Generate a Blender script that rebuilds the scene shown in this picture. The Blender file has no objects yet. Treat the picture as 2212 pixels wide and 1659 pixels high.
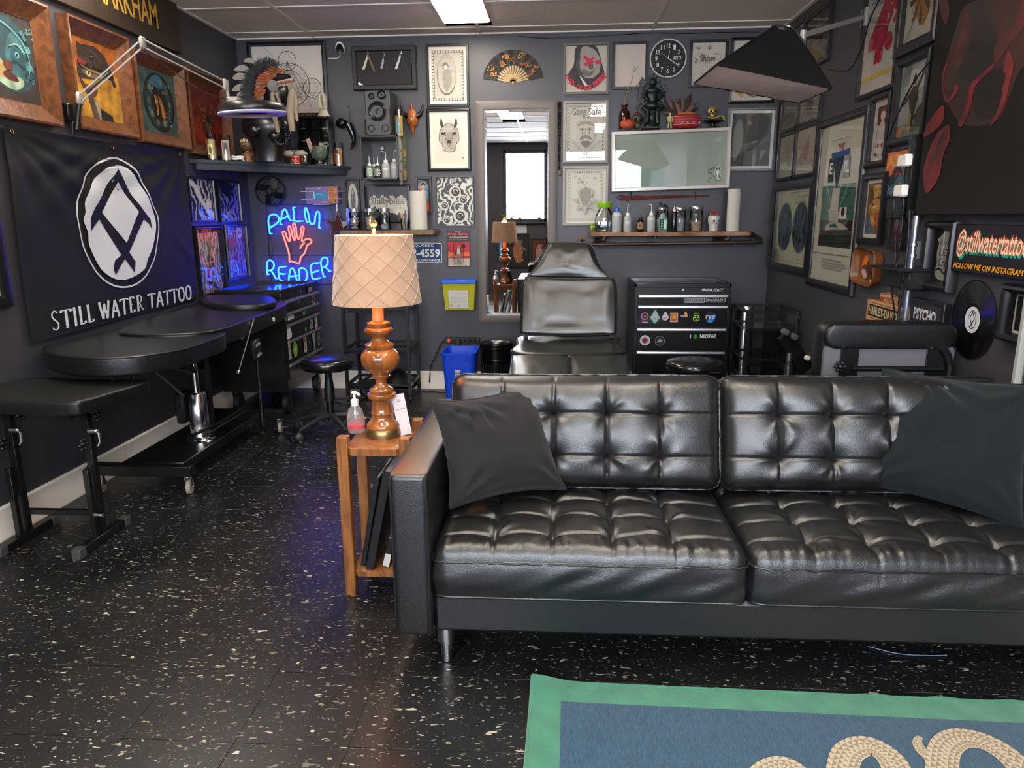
import bpy, bmesh, math, random
from mathutils import Vector, Matrix
R = math.radians
random.seed(7)
sc = bpy.context.scene
COL = sc.collection
# ---------------------------------------------------------------- camera
XL, XR, D, H, YR = -2.38, 1.573, 5.621, 2.621, -2.3
CAMP = dict(yaw=3.6831, pitch=12.9734, roll=-.4165, f=1565.93, h=1.3389)
def cam_axes():
    y, pt, r = R(CAMP['yaw']), R(CAMP['pitch']), R(CAMP['roll'])
    fw = Vector((-math.sin(y)*math.cos(pt), math.cos(y)*math.cos(pt), -math.sin(pt)))
    rt = Vector((math.cos(y), math.sin(y), 0)); up = rt.cross(fw)
    return math.cos(r)*rt+math.sin(r)*up, -math.sin(r)*rt+math.cos(r)*up, fw
RT, UP, FW = cam_axes()
CP = Vector((0, 0, CAMP['h']))
cd = bpy.data.cameras.new('camera'); cam = bpy.data.objects.new('camera', cd); COL.objects.link(cam)
m = Matrix((RT, UP, -FW)).transposed().to_4x4(); m.translation = CP
cam.matrix_world = m
cd.sensor_fit = 'HORIZONTAL'; cd.sensor_width = 36; cd.lens = CAMP['f']/2212*36; cd.clip_start = .05
sc.camera = cam
# ---------------------------------------------------------------- world, exposure
w = bpy.data.worlds.new('daylight'); sc.world = w; w.use_nodes = True
bg = w.node_tree.nodes['Background']; bg.inputs[0].default_value = (.82, .89, 1, 1); bg.inputs[1].default_value = 26
sc.view_settings.view_transform = 'Standard'; sc.view_settings.look = 'None'
sc.view_settings.exposure = .5; sc.view_settings.gamma = 1; sc.view_settings.use_curve_mapping = False
PANEL_W = 21.0
def portal(x0, x1, z0, z1):
    l = bpy.data.lights.new('window_portal', 'AREA'); l.shape = 'RECTANGLE'; l.size = x1-x0; l.size_y = z1-z0
    l.cycles.is_portal = True
    o = bpy.data.objects.new('window_portal', l); COL.objects.link(o)
    o.location = ((x0+x1)/2, YR+.02, (z0+z1)/2); o.rotation_euler = (R(90), 0, 0)
# ---------------------------------------------------------------- helpers
def P(px, py, ax, val):
    """point where the sight line through a photo pixel meets a real plane (axis 0/1/2 = value)"""
    d = FW + RT*(px-1106)/CAMP['f'] - UP*(py-829.5)/CAMP['f']
    return CP + d*((val-CP[ax])/d[ax])
def lin(c):
    c = c.lstrip('#'); o = []
    for i in (0, 2, 4):
        v = int(c[i:i+2], 16)/255
        o.append(v/12.92 if v <= .04045 else ((v+.055)/1.055)**2.4)
    return (*o, 1)
MATS = {}
def mat(name, col='#808080', rough=.5, metal=0., spec=.5, coat=0., coatr=.1, emit=None, es=0., trans=0., ior=1.45, alpha=1., bump=None, sheen=0., vary=None):
    """bump=(scale, strength[, detail]); vary=(second colour, scale, contrast) mottles the colour"""
    if name in MATS: return MATS[name]
    m = bpy.data.materials.new(name); m.use_nodes = True; nt = m.node_tree; b = nt.nodes['Principled BSDF']
    b.inputs['Base Color'].default_value = lin(col); b.inputs['Roughness'].default_value = rough
    b.inputs['Metallic'].default_value = metal; b.inputs['Specular IOR Level'].default_value = spec
    b.inputs['Coat Weight'].default_value = coat; b.inputs['Coat Roughness'].default_value = coatr
    b.inputs['Transmission Weight'].default_value = trans; b.inputs['IOR'].default_value = ior
    b.inputs['Alpha'].default_value = alpha; b.inputs['Sheen Weight'].default_value = sheen
    if emit: b.inputs['Emission Color'].default_value = lin(emit) if isinstance(emit, str) else (*emit, 1); b.inputs['Emission Strength'].default_value = es
    if bump or vary:
        tc = nt.nodes.new('ShaderNodeTexCoord')
    if bump:
        n = nt.nodes.new('ShaderNodeTexNoise'); n.inputs['Scale'].default_value = bump[0]; n.inputs['Detail'].default_value = bump[2] if len(bump) > 2 else 3
        bp = nt.nodes.new('ShaderNodeBump'); bp.inputs['Strength'].default_value = bump[1]; bp.inputs['Distance'].default_value = .004
        nt.links.new(tc.outputs['Object'], n.inputs['Vector']); nt.links.new(n.outputs['Fac'], bp.inputs['Height']); nt.links.new(bp.outputs[0], b.inputs['Normal'])
    if vary:
        n = nt.nodes.new('ShaderNodeTexNoise'); n.inputs['Scale'].default_value = vary[1]; n.inputs['Detail'].default_value = 4
        cr = nt.nodes.new('ShaderNodeValToRGB'); k = vary[2] if len(vary) > 2 else .15
        cr.color_ramp.elements[0].position = .5-k; cr.color_ramp.elements[1].position = .5+k
        cr.color_ramp.elements[0].color = lin(col); cr.color_ramp.elements[1].color = lin(vary[0])
        nt.links.new(tc.outputs['Object'], n.inputs['Vector']); nt.links.new(n.outputs['Fac'], cr.inputs[0]); nt.links.new(cr.outputs[0], b.inputs['Base Color'])
    MATS[name] = m; return m
def wood(name, c1, c2, scale=6., rough=.4, dist=4., stretch=(1, 1, 12), coat=0., bump=.15, spec=.5):
    if name in MATS: return MATS[name]
    m = mat(name, c1, rough, coat=coat, spec=spec); nt = m.node_tree; b = nt.nodes['Principled BSDF']
    tc = nt.nodes.new('ShaderNodeTexCoord'); mp = nt.nodes.new('ShaderNodeMapping'); mp.inputs['Scale'].default_value = [1/s*12 if s > 1 else 12 for s in stretch]
    n = nt.nodes.new('ShaderNodeTexNoise'); n.inputs['Scale'].default_value = scale; n.inputs['Detail'].default_value = 6; n.inputs['Distortion'].default_value = dist*.25
    cr = nt.nodes.new('ShaderNodeValToRGB'); cr.color_ramp.elements[0].position = .36; cr.color_ramp.elements[1].position = .64
    cr.color_ramp.elements[0].color = lin(c1); cr.color_ramp.elements[1].color = lin(c2)
    bp = nt.nodes.new('ShaderNodeBump'); bp.inputs['Strength'].default_value = bump; bp.inputs['Distance'].default_value = .003
    L = nt.links.new
    L(tc.outputs['Object'], mp.inputs[0]); L(mp.outputs[0], n.inputs['Vector']); L(n.outputs['Fac'], cr.inputs[0]); L(cr.outputs[0], b.inputs['Base Color'])
    L(n.outputs['Fac'], bp.inputs['Height']); L(bp.outputs[0], b.inputs['Normal'])
    return m
def inkmat(name, c1, c2, scale=30., dist=8., lo=.45, hi=.55, stretch=(1, 1, 1), c3=None, rough=.45):
    """printed swirl pattern"""
    if name in MATS: return MATS[name]
    m = mat(name, c1, rough); nt = m.node_tree; b = nt.nodes['Principled BSDF']; L = nt.links.new
    tc = nt.nodes.new('ShaderNodeTexCoord'); mp = nt.nodes.new('ShaderNodeMapping'); mp.inputs['Scale'].default_value = stretch
    wv = nt.nodes.new('ShaderNodeTexWave'); wv.inputs['Scale'].default_value = scale; wv.inputs['Distortion'].default_value = dist; wv.inputs['Detail'].default_value = 3; wv.inputs['Detail Scale'].default_value = 1.6
    cr = nt.nodes.new('ShaderNodeValToRGB'); cr.color_ramp.elements[0].position = lo; cr.color_ramp.elements[1].position = hi
    cr.color_ramp.elements[0].color = lin(c1); cr.color_ramp.elements[1].color = lin(c2)
    if c3:
        e = cr.color_ramp.elements.new((lo+hi)/2); e.color = lin(c3)
    L(tc.outputs['Object'], mp.inputs[0]); L(mp.outputs[0], wv.inputs['Vector']); L(wv.outputs['Fac'], cr.inputs[0]); L(cr.outputs[0], b.inputs['Base Color'])
    return m
def glassmat(name, tint=(1, 1, 1), refl=1.0, rough=.0, add=.04):
    """thin pane: clear with a Fresnel reflection"""
    if name in MATS: return MATS[name]
    m = bpy.data.materials.new(name); m.use_nodes = True; nt = m.node_tree; nt.nodes.clear(); L = nt.links.new
    o = nt.nodes.new('ShaderNodeOutputMaterial'); mx = nt.nodes.new('ShaderNodeMixShader'); t = nt.nodes.new('ShaderNodeBsdfTransparent'); g = nt.nodes.new('ShaderNodeBsdfGlossy')
    f = nt.nodes.new('ShaderNodeFresnel'); f.inputs[0].default_value = 1.45; a = nt.nodes.new('ShaderNodeMath'); a.operation = 'MULTIPLY_ADD'; a.inputs[1].default_value = refl; a.inputs[2].default_value = add
    t.inputs[0].default_value = (*tint, 1); g.inputs['Roughness'].default_value = rough
    L(f.outputs[0], a.inputs[0]); L(a.outputs[0], mx.inputs[0]); L(t.outputs[0], mx.inputs[1]); L(g.outputs[0], mx.inputs[2]); L(mx.outputs[0], o.inputs[0])
    MATS[name] = m; return m

def rotm(a, ax): return Matrix.Rotation(R(a), 4, ax)
def T(x, y, z): return Matrix.Translation((x, y, z))
def align(p0, p1):
    """matrix with z from p0 towards p1"""
    z = (Vector(p1)-Vector(p0)).normalized(); q = z.to_track_quat('Z', 'Y'); mm = q.to_matrix().to_4x4(); mm.translation = Vector(p0); return mm
def catmull(pts, n=6, closed=True):
    out = []; N = len(pts); rng = range(N if closed else N-1)
    for i in rng:
        g = lambda k: Vector(pts[k % N]) if closed else Vector(pts[min(max(k, 0), N-1)])
        a, b, c, d = g(i-1), g(i), g(i+1), g(i+2)
        for j in range(n):
            t = j/n
            out.append(.5*((2*b)+(c-a)*t+(2*a-5*b+4*c-d)*t*t+(3*b-a-3*c+d)*t**3))
    if not closed: out.append(Vector(pts[-1]))
    return out
def rrect(w, h, r, n=5, cx=0, cy=0):
    o = []
    for sx, sy, a0 in ((1, 1, 0), (-1, 1, 90), (-1, -1, 180), (1, -1, 270)):
        for i in range(n+1):
            a = R(a0+90*i/n); o.append((cx+sx*(w/2-r)+r*math.cos(a), cy+sy*(h/2-r)+r*math.sin(a)))
    return o
class MB:
    def __init__(s, M=None): s.v = []; s.f = []; s.m = []; s.M = M or Matrix(); s.mi = 0
    def add(s, vs, fs, mi=None, M=None):
        k = len(s.v); MM = s.M @ M if M is not None else s.M
        s.v += [MM @ Vector((*p, 0)[:3] if len(p) == 2 else p) for p in vs]; s.f += [[i+k for i in f] for f in fs]; s.m += [s.mi if mi is None else mi]*len(fs); return s
    def box(s, c, d, b=0., mi=None, M=None):
        hx = [x/2 for x in d]; b = min(b, min(hx)*.95)
        vs = []; idx = {}
        MM = T(*c) if M is None else M @ T(*c)
        if b <= 0:
            for i, (x, y, z) in enumerate([(x, y, z) for x in (-1, 1) for y in (-1, 1) for z in (-1, 1)]): vs.append((x*hx[0], y*hx[1], z*hx[2]))
            return s.add(vs, [(0, 1, 3, 2), (4, 6, 7, 5), (0, 4, 5, 1), (2, 3, 7, 6), (0, 2, 6, 4), (1, 5, 7, 3)], mi, MM)
        S = [(x, y, z) for x in (-1, 1) for y in (-1, 1) for z in (-1, 1)]
        for sg in S:
            for a in range(3):
                idx[sg, a] = len(vs); vs.append([sg[i]*(hx[i] if i == a else hx[i]-b) for i in range(3)])
        F = []
        for a in range(3):
            o1, o2 = [i for i in range(3) if i != a]
            for sa in (-1, 1):
                q = []
                for u, w_ in ((-1, -1), (1, -1), (1, 1), (-1, 1)):
                    sg = [0, 0, 0]; sg[a] = sa; sg[o1] = u; sg[o2] = w_; q.append(idx[tuple(sg), a])
                F.append(q)
        for c_ in range(3):
            a, b_ = [i for i in range(3) if i != c_]
            for sa in (-1, 1):
                for sb in (-1, 1):
                    g = lambda sc_: tuple({a: sa, b_: sb, c_: sc_}[i] for i in range(3))
                    F.append([idx[g(-1), a], idx[g(1), a], idx[g(1), b_], idx[g(-1), b_]])
        for sg in S: F.append([idx[sg, 0], idx[sg, 1], idx[sg, 2]])
        return s.add(vs, F, mi, MM)
    def box2(s, p0, p1, b=0., mi=None, M=None):
        return s.box([(a+c)/2 for a, c in zip(p0, p1)], [abs(a-c) for a, c in zip(p0, p1)], b, mi, M)
    def lathe(s, prof, M=None, n=24, mi=None, cap=True, sx=1., sy=1.):
        vs = []; F = []
        for r, z in prof:
            for i in range(n):
                a = 2*math.pi*i/n; vs.append((r*math.cos(a)*sx, r*math.sin(a)*sy, z))
        for j in range(len(prof)-1):
            for i in range(n): F.append((j*n+i, j*n+(i+1) % n, (j+1)*n+(i+1) % n, (j+1)*n+i))
        if cap: F.append(list(range(n))[::-1]); F.append([(len(prof)-1)*n+i for i in range(n)])
        return s.add(vs, F, mi, M)
    def cyl(s, p0, p1, r, r1=None, n=16, mi=None, cap=True):
        L = (Vector(p1)-Vector(p0)).length
        return s.lathe([(r, 0), (r if r1 is None else r1, L)], align(p0, p1), n, mi, cap)
    def bar(s, p0, p1, w_, h_=None, b=.001, mi=None):
        """square tube between two points"""
        L = (Vector(p1)-Vector(p0)).length; h_ = h_ or w_
        d = (Vector(p1)-Vector(p0)).normalized(); up = Vector((0, 0, 1)) if abs(d.z) < .95 else Vector((0, 1, 0))
        x = up.cross(d).normalized(); y = d.cross(x)
        mm = Matrix((x, y, d)).transposed().to_4x4(); mm.translation = Vector(p0)
        return s.box((0, 0, L/2), (w_, h_, L), b, mi, mm)
    def tube(s, pts, r, n=8, mi=None, closed=False, cap=True):
        pts = [Vector(p) for p in pts]; N = len(pts); vs = []; F = []
        up = None
        rr = r if callable(r) else (lambda t: r)
        for i, p in enumerate(pts):
            a = pts[(i-1) % N] if (closed or i > 0) else p; b = pts[(i+1) % N] if (closed or i < N-1) else p
            t = (b-a).normalized() if (b-a).length > 1e-9 else Vector((0, 0, 1))
            if up is None: up = t.orthogonal().normalized()
            up = (up-t*up.dot(t)); up = up.normalized() if up.length > 1e-6 else t.orthogonal().normalized(); v2 = t.cross(up)
            q = rr(i/max(1, N-1))
            for k in range(n):
                an = 2*math.pi*k/n; vs.append(p+up*math.cos(an)*q+v2*math.sin(an)*q)
        for i in range(N if closed else N-1):
            for k in range(n):
                j = (i+1) % N; F.append((i*n+k, i*n+(k+1) % n, j*n+(k+1) % n, j*n+k))
        if cap and not closed: F.append(list(range(n))[::-1]); F.append([(N-1)*n+k for k in range(n)])
        return s.add(vs, F, mi)
    def sphere(s, c, r, nu=16, nv=10, mi=None, M=None, fn=None):
        r = (r, r, r) if not hasattr(r, '__len__') else r; vs = []; F = []
        for j in range(nv+1):
            for i in range(nu):
                ph = math.pi*j/nv; th = 2*math.pi*i/nu; d = Vector((math.sin(ph)*math.cos(th), math.sin(ph)*math.sin(th), -math.cos(ph)))
                k = fn(d) if fn else 1; vs.append((c[0]+r[0]*d.x*k, c[1]+r[1]*d.y*k, c[2]+r[2]*d.z*k))
        for j in range(nv):
            for i in range(nu): F.append((j*nu+i, j*nu+(i+1) % nu, (j+1)*nu+(i+1) % nu, (j+1)*nu+i))
        return s.add(vs, F, mi, M)
    def prism(s, pts, z0, z1, mi=None, M=None, taper=0.):
        n = len(pts); cx = sum(p[0] for p in pts)/n; cy = sum(p[1] for p in pts)/n; k = 1-taper
        vs = [(p[0], p[1], z0) for p in pts]+[(cx+(p[0]-cx)*k, cy+(p[1]-cy)*k, z1) for p in pts]
        F = [list(range(n))[::-1], list(range(n, 2*n))]+[(i, (i+1) % n, n+(i+1) % n, n+i) for i in range(n)]
        return s.add(vs, F, mi, M)
    def pad(s, pts, h, r=.02, crown=.0, mi=None, M=None, seg=5, inner=7, top=None):
        """upholstered pad over an outline; rounded edges, slightly crowned top"""
        n = len(pts); X0, X1, Y0, Y1 = min(p[0] for p in pts), max(p[0] for p in pts), min(p[1] for p in pts), max(p[1] for p in pts); cx, cy = (X0+X1)/2, (Y0+Y1)/2
        def off(p, q, d):  # inset about the centroid by distance d
            L = math.hypot(p[0]-cx, p[1]-cy); k = max(0, (L-d)/L); return (cx+(p[0]-cx)*k, cy+(p[1]-cy)*k, q)
        rings = []
        for i in range(seg+1):
            a = math.pi/2*i/seg; rings.append((r*(1-math.sin(a)), r*(1-math.cos(a))))
        vs = []
        for d, z in rings: vs += [off(p, z, d) for p in pts]
        for d, z in rings[::-1]: vs += [off(p, h-z, d) for p in pts]
        L0 = len(rings)*2
        for i in range(1, inner+1):
            k = 1-i/(inner+.4)
            for v in (off(p, 0, r) for p in pts):
                x, y = cx+(v[0]-cx)*k, cy+(v[1]-cy)*k; ux, uy = (x-cx)/(X1-X0)*2, (y-cy)/(Y1-Y0)*2
                vs.append((x, y, h+crown*(1-min(1, abs(ux)/.93)**3)*(1-min(1, abs(uy)/.93)**3)+(top(ux, uy) if top else 0)))
        NR = L0+inner; F = []
        for j in range(NR-1):
            for i in range(n): F.append((j*n+i, j*n+(i+1) % n, (j+1)*n+(i+1) % n, (j+1)*n+i))
        F.append(list(range(n))[::-1]); F.append([(NR-1)*n+i for i in range(n)])
        return s.add(vs, F, mi, M)
    def grid(s, fn, nu, nv, mi=None, M=None, cu=False):
        vs = [fn(i/nu, j/nv) for j in range(nv+1) for i in range(nu+1)]
        F = [(j*(nu+1)+i, j*(nu+1)+i+1, (j+1)*(nu+1)+i+1, (j+1)*(nu+1)+i) for j in range(nv) for i in range(nu)]
        return s.add(vs, F, mi, M)
    def build(s, name, mats, parent=None, ang=38, kind=None, recalc=True, label=None):
        me = bpy.data.meshes.new(name); inv = ROOTM.get(parent.name, Matrix()).inverted() if parent else Matrix()
        me.from_pydata([inv @ p for p in s.v], [], s.f)
        mats = mats if isinstance(mats, (list, tuple)) else [mats]
        for mt in mats: me.materials.append(mt)
        me.polygons.foreach_set('material_index', s.m)
        if recalc:
            bm = bmesh.new(); bm.from_mesh(me); bmesh.ops.recalc_face_normals(bm, faces=bm.faces); bm.to_mesh(me); bm.free()
        me.polygons.foreach_set('use_smooth', [True]*len(me.polygons)); me.set_sharp_from_angle(angle=R(ang)); me.update()
        o = bpy.data.objects.new(name, me); COL.objects.link(o)
        if parent: o.parent = parent; ROOTM[o.name] = ROOTM.get(parent.name, Matrix())
        if kind: o['kind'] = kind
        if label: o['label'] = label
        return o
ROOTM = {}
def tag(o, label, cat, group=None, kind=None):
    o['label'] = label; o['category'] = cat
    if group: o['group'] = group
    if kind: o['kind'] = kind
    return o
def thing(name, label, cat, loc=(0, 0, 0), M=None, group=None):
    o = bpy.data.objects.new(name, None); COL.objects.link(o); o.empty_display_size = .05
    MM = M if M is not None else T(*loc)
    o.matrix_world = MM; ROOTM[o.name] = MM.copy(); return tag(o, label, cat, group)
def single(name, mb, mats, label, cat, group=None, loc=None, kind=None, **k):
    """a thing that is one mesh, origin at its base"""
    if loc is None:
        xs = [sum(p[i] for p in mb.v)/len(mb.v) for i in range(2)]; loc = (xs[0], xs[1], min(p[2] for p in mb.v))
    mb.v = [p-Vector(loc) for p in mb.v]
    o = mb.build(name, mats, **k); o.location = loc; ROOTM[o.name] = T(*loc); return tag(o, label, cat, group, kind)
def structure(name, mb, mats, parent=None, **k):
    o = mb.build(name, mats, parent, **k)
    if not parent: o['kind'] = 'structure'
    return o
def copy_tree(o, M=None, label=None, group=None, parent=None):
    kids = [c for c in ALLKIDS(o)]
    c = o.copy(); COL.objects.link(c); c.parent = parent
    if M is not None: c.matrix_world = M; ROOTM[c.name] = M
    if label: c['label'] = label
    if group: c['group'] = group
    for k in kids: copy_tree(k, parent=c)
    return c
def ALLKIDS(o): return [x for x in COL.objects if x.parent == o]
# wall frames: x to the right, y up, z out of the wall
WM = {'back': Matrix(((1, 0, 0, 0), (0, 0, -1, D), (0, 1, 0, 0), (0, 0, 0, 1))),
      'left': Matrix(((0, 0, 1, XL), (1, 0, 0, 0), (0, 1, 0, 0), (0, 0, 0, 1))),
      'right': Matrix(((0, 0, -1, XR), (-1, 0, 0, 0), (0, 1, 0, 0), (0, 0, 0, 1)))}
def uv(wall, px, py, off=0.):
    p = P(px, py, *{'back': (1, D-off), 'left': (0, XL+off), 'right': (0, XR-off)}[wall])
    q = WM[wall].inverted() @ p; return q.x, q.y
# lettering
_TX = {}
def textgeo(s, bold=0.):
    k = (s, bold)
    if k not in _TX:
        c = bpy.data.curves.new('t', 'FONT'); c.body = s; c.resolution_u = 2; c.offset = bold
        o = bpy.data.objects.new('t', c); COL.objects.link(o)
        me = o.evaluated_get(bpy.context.evaluated_depsgraph_get()).to_mesh()
        vs = [tuple(v.co[:2]) for v in me.vertices]; fs = [list(p.vertices) for p in me.polygons]
        o.evaluated_get(bpy.context.evaluated_depsgraph_get()).to_mesh_clear()
        bpy.data.objects.remove(o); bpy.data.curves.remove(c)
        x0 = min(v[0] for v in vs); y0 = min(v[1] for v in vs); x1 = max(v[0] for v in vs); y1 = max(v[1] for v in vs)
        _TX[k] = ([((v[0]-x0)/(x1-x0), (v[1]-y0)/(y1-y0)) for v in vs], fs, (x1-x0)/(y1-y0))
    return _TX[k]
class Art:
    """flat print: coloured shapes layered a hair apart; coordinates 0..1 over the sheet"""
    def __init__(s, M, x0, y0, w_, h_, z=0., dz=.00025, warp=None):
        s.mb = MB(M); s.x0, s.y0, s.w, s.h, s.z, s.dz = x0, y0, w_, h_, z, dz; s.cols = []; s.warp = warp; s.rnd = random.Random(int(abs(x0*977+y0*131)*10) % 9999)
    paint = False
    def mi(s, c):
        if s.paint and isinstance(c, str):
            q = '#%02x%02x%02x' % tuple(int(int(c[i:i+2], 16)*.62) for i in (1, 3, 5)); c = mat('oil_'+c.lstrip('#'), c, .5, spec=.35, vary=(q, 16, .2))
        if c not in s.cols: s.cols.append(c)
        return s.cols.index(c)
    def up(s): s.z += s.dz; return s
    def poly(s, c, pts, z=None):
        s.up(); P3 = [(s.x0+p[0]*s.w, s.y0+p[1]*s.h) for p in pts]
        if s.warp: return s.scan(c, [P3])
        s.mb.add([(x, y, s.z) for x, y in P3], [list(range(len(P3)))], s.mi(c)); return s
    def scan(s, c, loops, dv=.008, du=.02):
        ys = [p[1] for l in loops for p in l]; y0, y1 = min(ys), max(ys); mi = s.mi(c); n = max(1, int((y1-y0)/dv))
        rows = sorted(set([round(y, 6) for y in ys]+[round(y0+(y1-y0)*i/n, 6) for i in range(n+1)]))
        def cross(yy):
            xs = []
            for l in loops:
                for i in range(len(l)):
                    a, b = l[i], l[(i+1) % len(l)]
                    if (a[1] > yy) != (b[1] > yy): xs.append(a[0]+(b[0]-a[0])*(yy-a[1])/(b[1]-a[1]))
            return sorted(xs)
        for ya, yb in zip(rows, rows[1:]):
            if yb-ya < 2e-6: continue
            ca, cb_ = cross(ya+5e-7), cross(yb-5e-7)
            if len(ca) != len(cb_): continue
            for k in range(0, len(ca)-1, 2):
                a0, a1, b0, b1 = ca[k], ca[k+1], cb_[k], cb_[k+1]; m_ = max(1, int(max(a1-a0, b1-b0)/du)); vs = []
                for j in range(m_+1):
                    t = j/m_
                    for xx, y2 in ((a0+(a1-a0)*t, ya), (b0+(b1-b0)*t, yb)): vs.append(s.warp(xx, y2, s.z))
                s.mb.add(vs, [(2*j, 2*j+2, 2*j+3, 2*j+1) for j in range(m_)], mi)
        return s
    def blob(s, c, pts, n=5): return s.poly(c, [tuple(p) for p in catmull([Vector((a, b, 0)) for a, b in pts], n)])
    def rect(s, c, x0, y0, x1, y1): return s.poly(c, [(x0, y0), (x1, y0), (x1, y1), (x0, y1)])
    def circ(s, c, x, y, r, ry=None, n=28, a0=0):
        k = s.w/s.h; ry = r*k if ry is None else ry
        return s.poly(c, [(x+r*math.cos(2*math.pi*i/n+a0), y+ry*math.sin(2*math.pi*i/n+a0)) for i in range(n)])
    def line(s, c, pts, w_=.01, w2=None, smooth=0, closed=False, up=True):
        """ribbon, width in sheet widths"""
        if smooth: pts = [tuple(p) for p in catmull([Vector((a, b, 0)) for a, b in pts], smooth, closed)]
        q = [Vector((s.x0+p[0]*s.w, s.y0+p[1]*s.h)) for p in pts]
        if closed: q.append(q[0])
        if up: s.up()
        N = len(q); vs = []; w2 = w_ if w2 is None else w2
        for i in range(N):
            t = (q[min(i+1, N-1)]-q[max(i-1, 0)]);
            if closed and i in (0, N-1): t = q[1]-q[N-2]
            t = t.normalized() if t.length > 0 else Vector((1, 0)); nn = Vector((-t.y, t.x))*(w_+(w2-w_)*i/max(1, N-1))*s.w/2
            for sg in (1, -1):
                v = q[i]+nn*sg; vs.append(s.warp(v.x, v.y, s.z) if s.warp else (v.x, v.y, s.z))
        s.mb.add(vs, [(2*i, 2*i+2, 2*i+3, 2*i+1) for i in range(N-1)], s.mi(c)); return s
    def ring(s, c, x, y, r, w_=.01, ry=None, n=36):
        k = s.w/s.h; ry = r*k if ry is None else ry
        return s.line(c, [(x+r*math.cos(2*math.pi*i/n), y+ry*math.sin(2*math.pi*i/n)) for i in range(n)], w_, closed=True)
    def text(s, c, t, x0, y0, x1, y1, bold=0., rot=0., shear=0.):
        vs, fs, asp = textgeo(t, bold); s.up(); o = []
        for a, b in vs:
            xx = (x0+(x1-x0)*a+shear*b)*s.w; yy = (y0+(y1-y0)*b)*s.h
            if rot:
                cx, cy = (x0+x1)/2*s.w, (y0+y1)/2*s.h; dx, dy = xx-cx, yy-cy; xx = cx+dx*math.cos(R(rot))-dy*math.sin(R(rot)); yy = cy+dx*math.sin(R(rot))+dy*math.cos(R(rot))
            o.append((s.x0+xx, s.y0+yy, s.z))
        s.mb.add(o, fs, s.mi(c)); return s
    def scrib(s, c, box, n=10, w_=.006, seed=1, curl=2.5, L=.25):
        """loose pen curls"""
        rd = random.Random(seed); x0, y0, x1, y1 = box; s.up()
        for i in range(n):
            x, y = rd.uniform(x0, x1), rd.uniform(y0, y1); a = rd.uniform(0, 6.28); k = rd.uniform(-1, 1)*curl*6; st = L*rd.uniform(.5, 1.1)/14; pts = []
            for j in range(14):
                pts.append((min(max(x, x0), x1), min(max(y, y0), y1))); x += math.cos(a)*st; y += math.sin(a)*st*s.w/s.h; a += k*st*(1+j*.25)
            s.line(c, pts, w_, w_*.4, up=False)
        return s
    def flush(s, parent, name='sticker'):
        if s.mb.f:
            s.build(parent, name); M = s.mb.M; s.mb = MB(M); s.cols = []
        return s
    def build(s, parent, name='print', sub=None, **k):
        mats = [c if not isinstance(c, str) else mat('ink_'+c.lstrip('#'), c, .55, spec=.3) for c in s.cols]
        return s.mb.build(name, mats, parent, recalc=False, **k)
# ---------------------------------------------------------------- materials
wallm = mat('wall_paint', '#37353a', .42, spec=.5, bump=(90, .12), vary=('#3b393e', 1.6, .2))
leather = mat('black_leather', '#101011', .4, spec=.9, coat=.25, coatr=.36, bump=(260, .2, 2))
leather2 = mat('worn_vinyl', '#171814', .33, spec=.8, coat=.2, coatr=.3, bump=(140, .1), vary=('#141513', 9, .2))
vinylb = mat('black_vinyl', '#101012', .38, spec=.5, bump=(180, .15))
clothb = mat('charcoal_cotton', '#262425', .95, spec=.08, sheen=.08, bump=(420, .35), vary=('#272526', 5, .3))
clothg = mat('green_grey_cotton', '#181d1f', .95, spec=.08, sheen=.08, bump=(420, .35), vary=('#1a1f21', 5, .3))
blackm = mat('black_metal', '#0c0c0d', .32, spec=.5, metal=.0, coat=.2)
blackp = mat('black_plastic', '#111112', .4, spec=.5)
blackmat = mat('matt_black', '#0b0b0c', .7, spec=.3)
chrome = mat('chrome', '#d6d8da', .12, metal=1)
alu = mat('brushed_steel', '#b9babd', .32, metal=1)
whitep = mat('white_plastic', '#d9d7d2', .45)
framek = mat('black_frame', '#121214', .3, spec=.5)
frameg = mat('grey_frame', '#5d5855', .5)
glass = glassmat('clear_glass', refl=1.3, add=.03)
glassc = glassmat('picture_glass', refl=.7, add=.015)
paper = mat('cream_paper', '#c9c2b4', .7)
oak = wood('golden_oak', '#8f5a2a', '#63391a', 5, .4, 3, (1, 1, 12), coat=.2)
mapleo = wood('varnished_maple', '#96592a', '#6e3c18', 2.2, .28, 2, (1, 1, 5), coat=.6)

# ---------------------------------------------------------------- room shell
def slab(p0, p1): return MB().box2(p0, p1)
structure('wall_back', slab((XL-.1, D, -.02), (XR+.1, D+.1, H+.05)), wallm)
structure('wall_left', slab((XL-.1, YR, -.02), (XL, D, H+.05)), wallm)
structure('wall_right', slab((XR, YR, -.02), (XR+.1, D, H+.05)), wallm)
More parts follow.
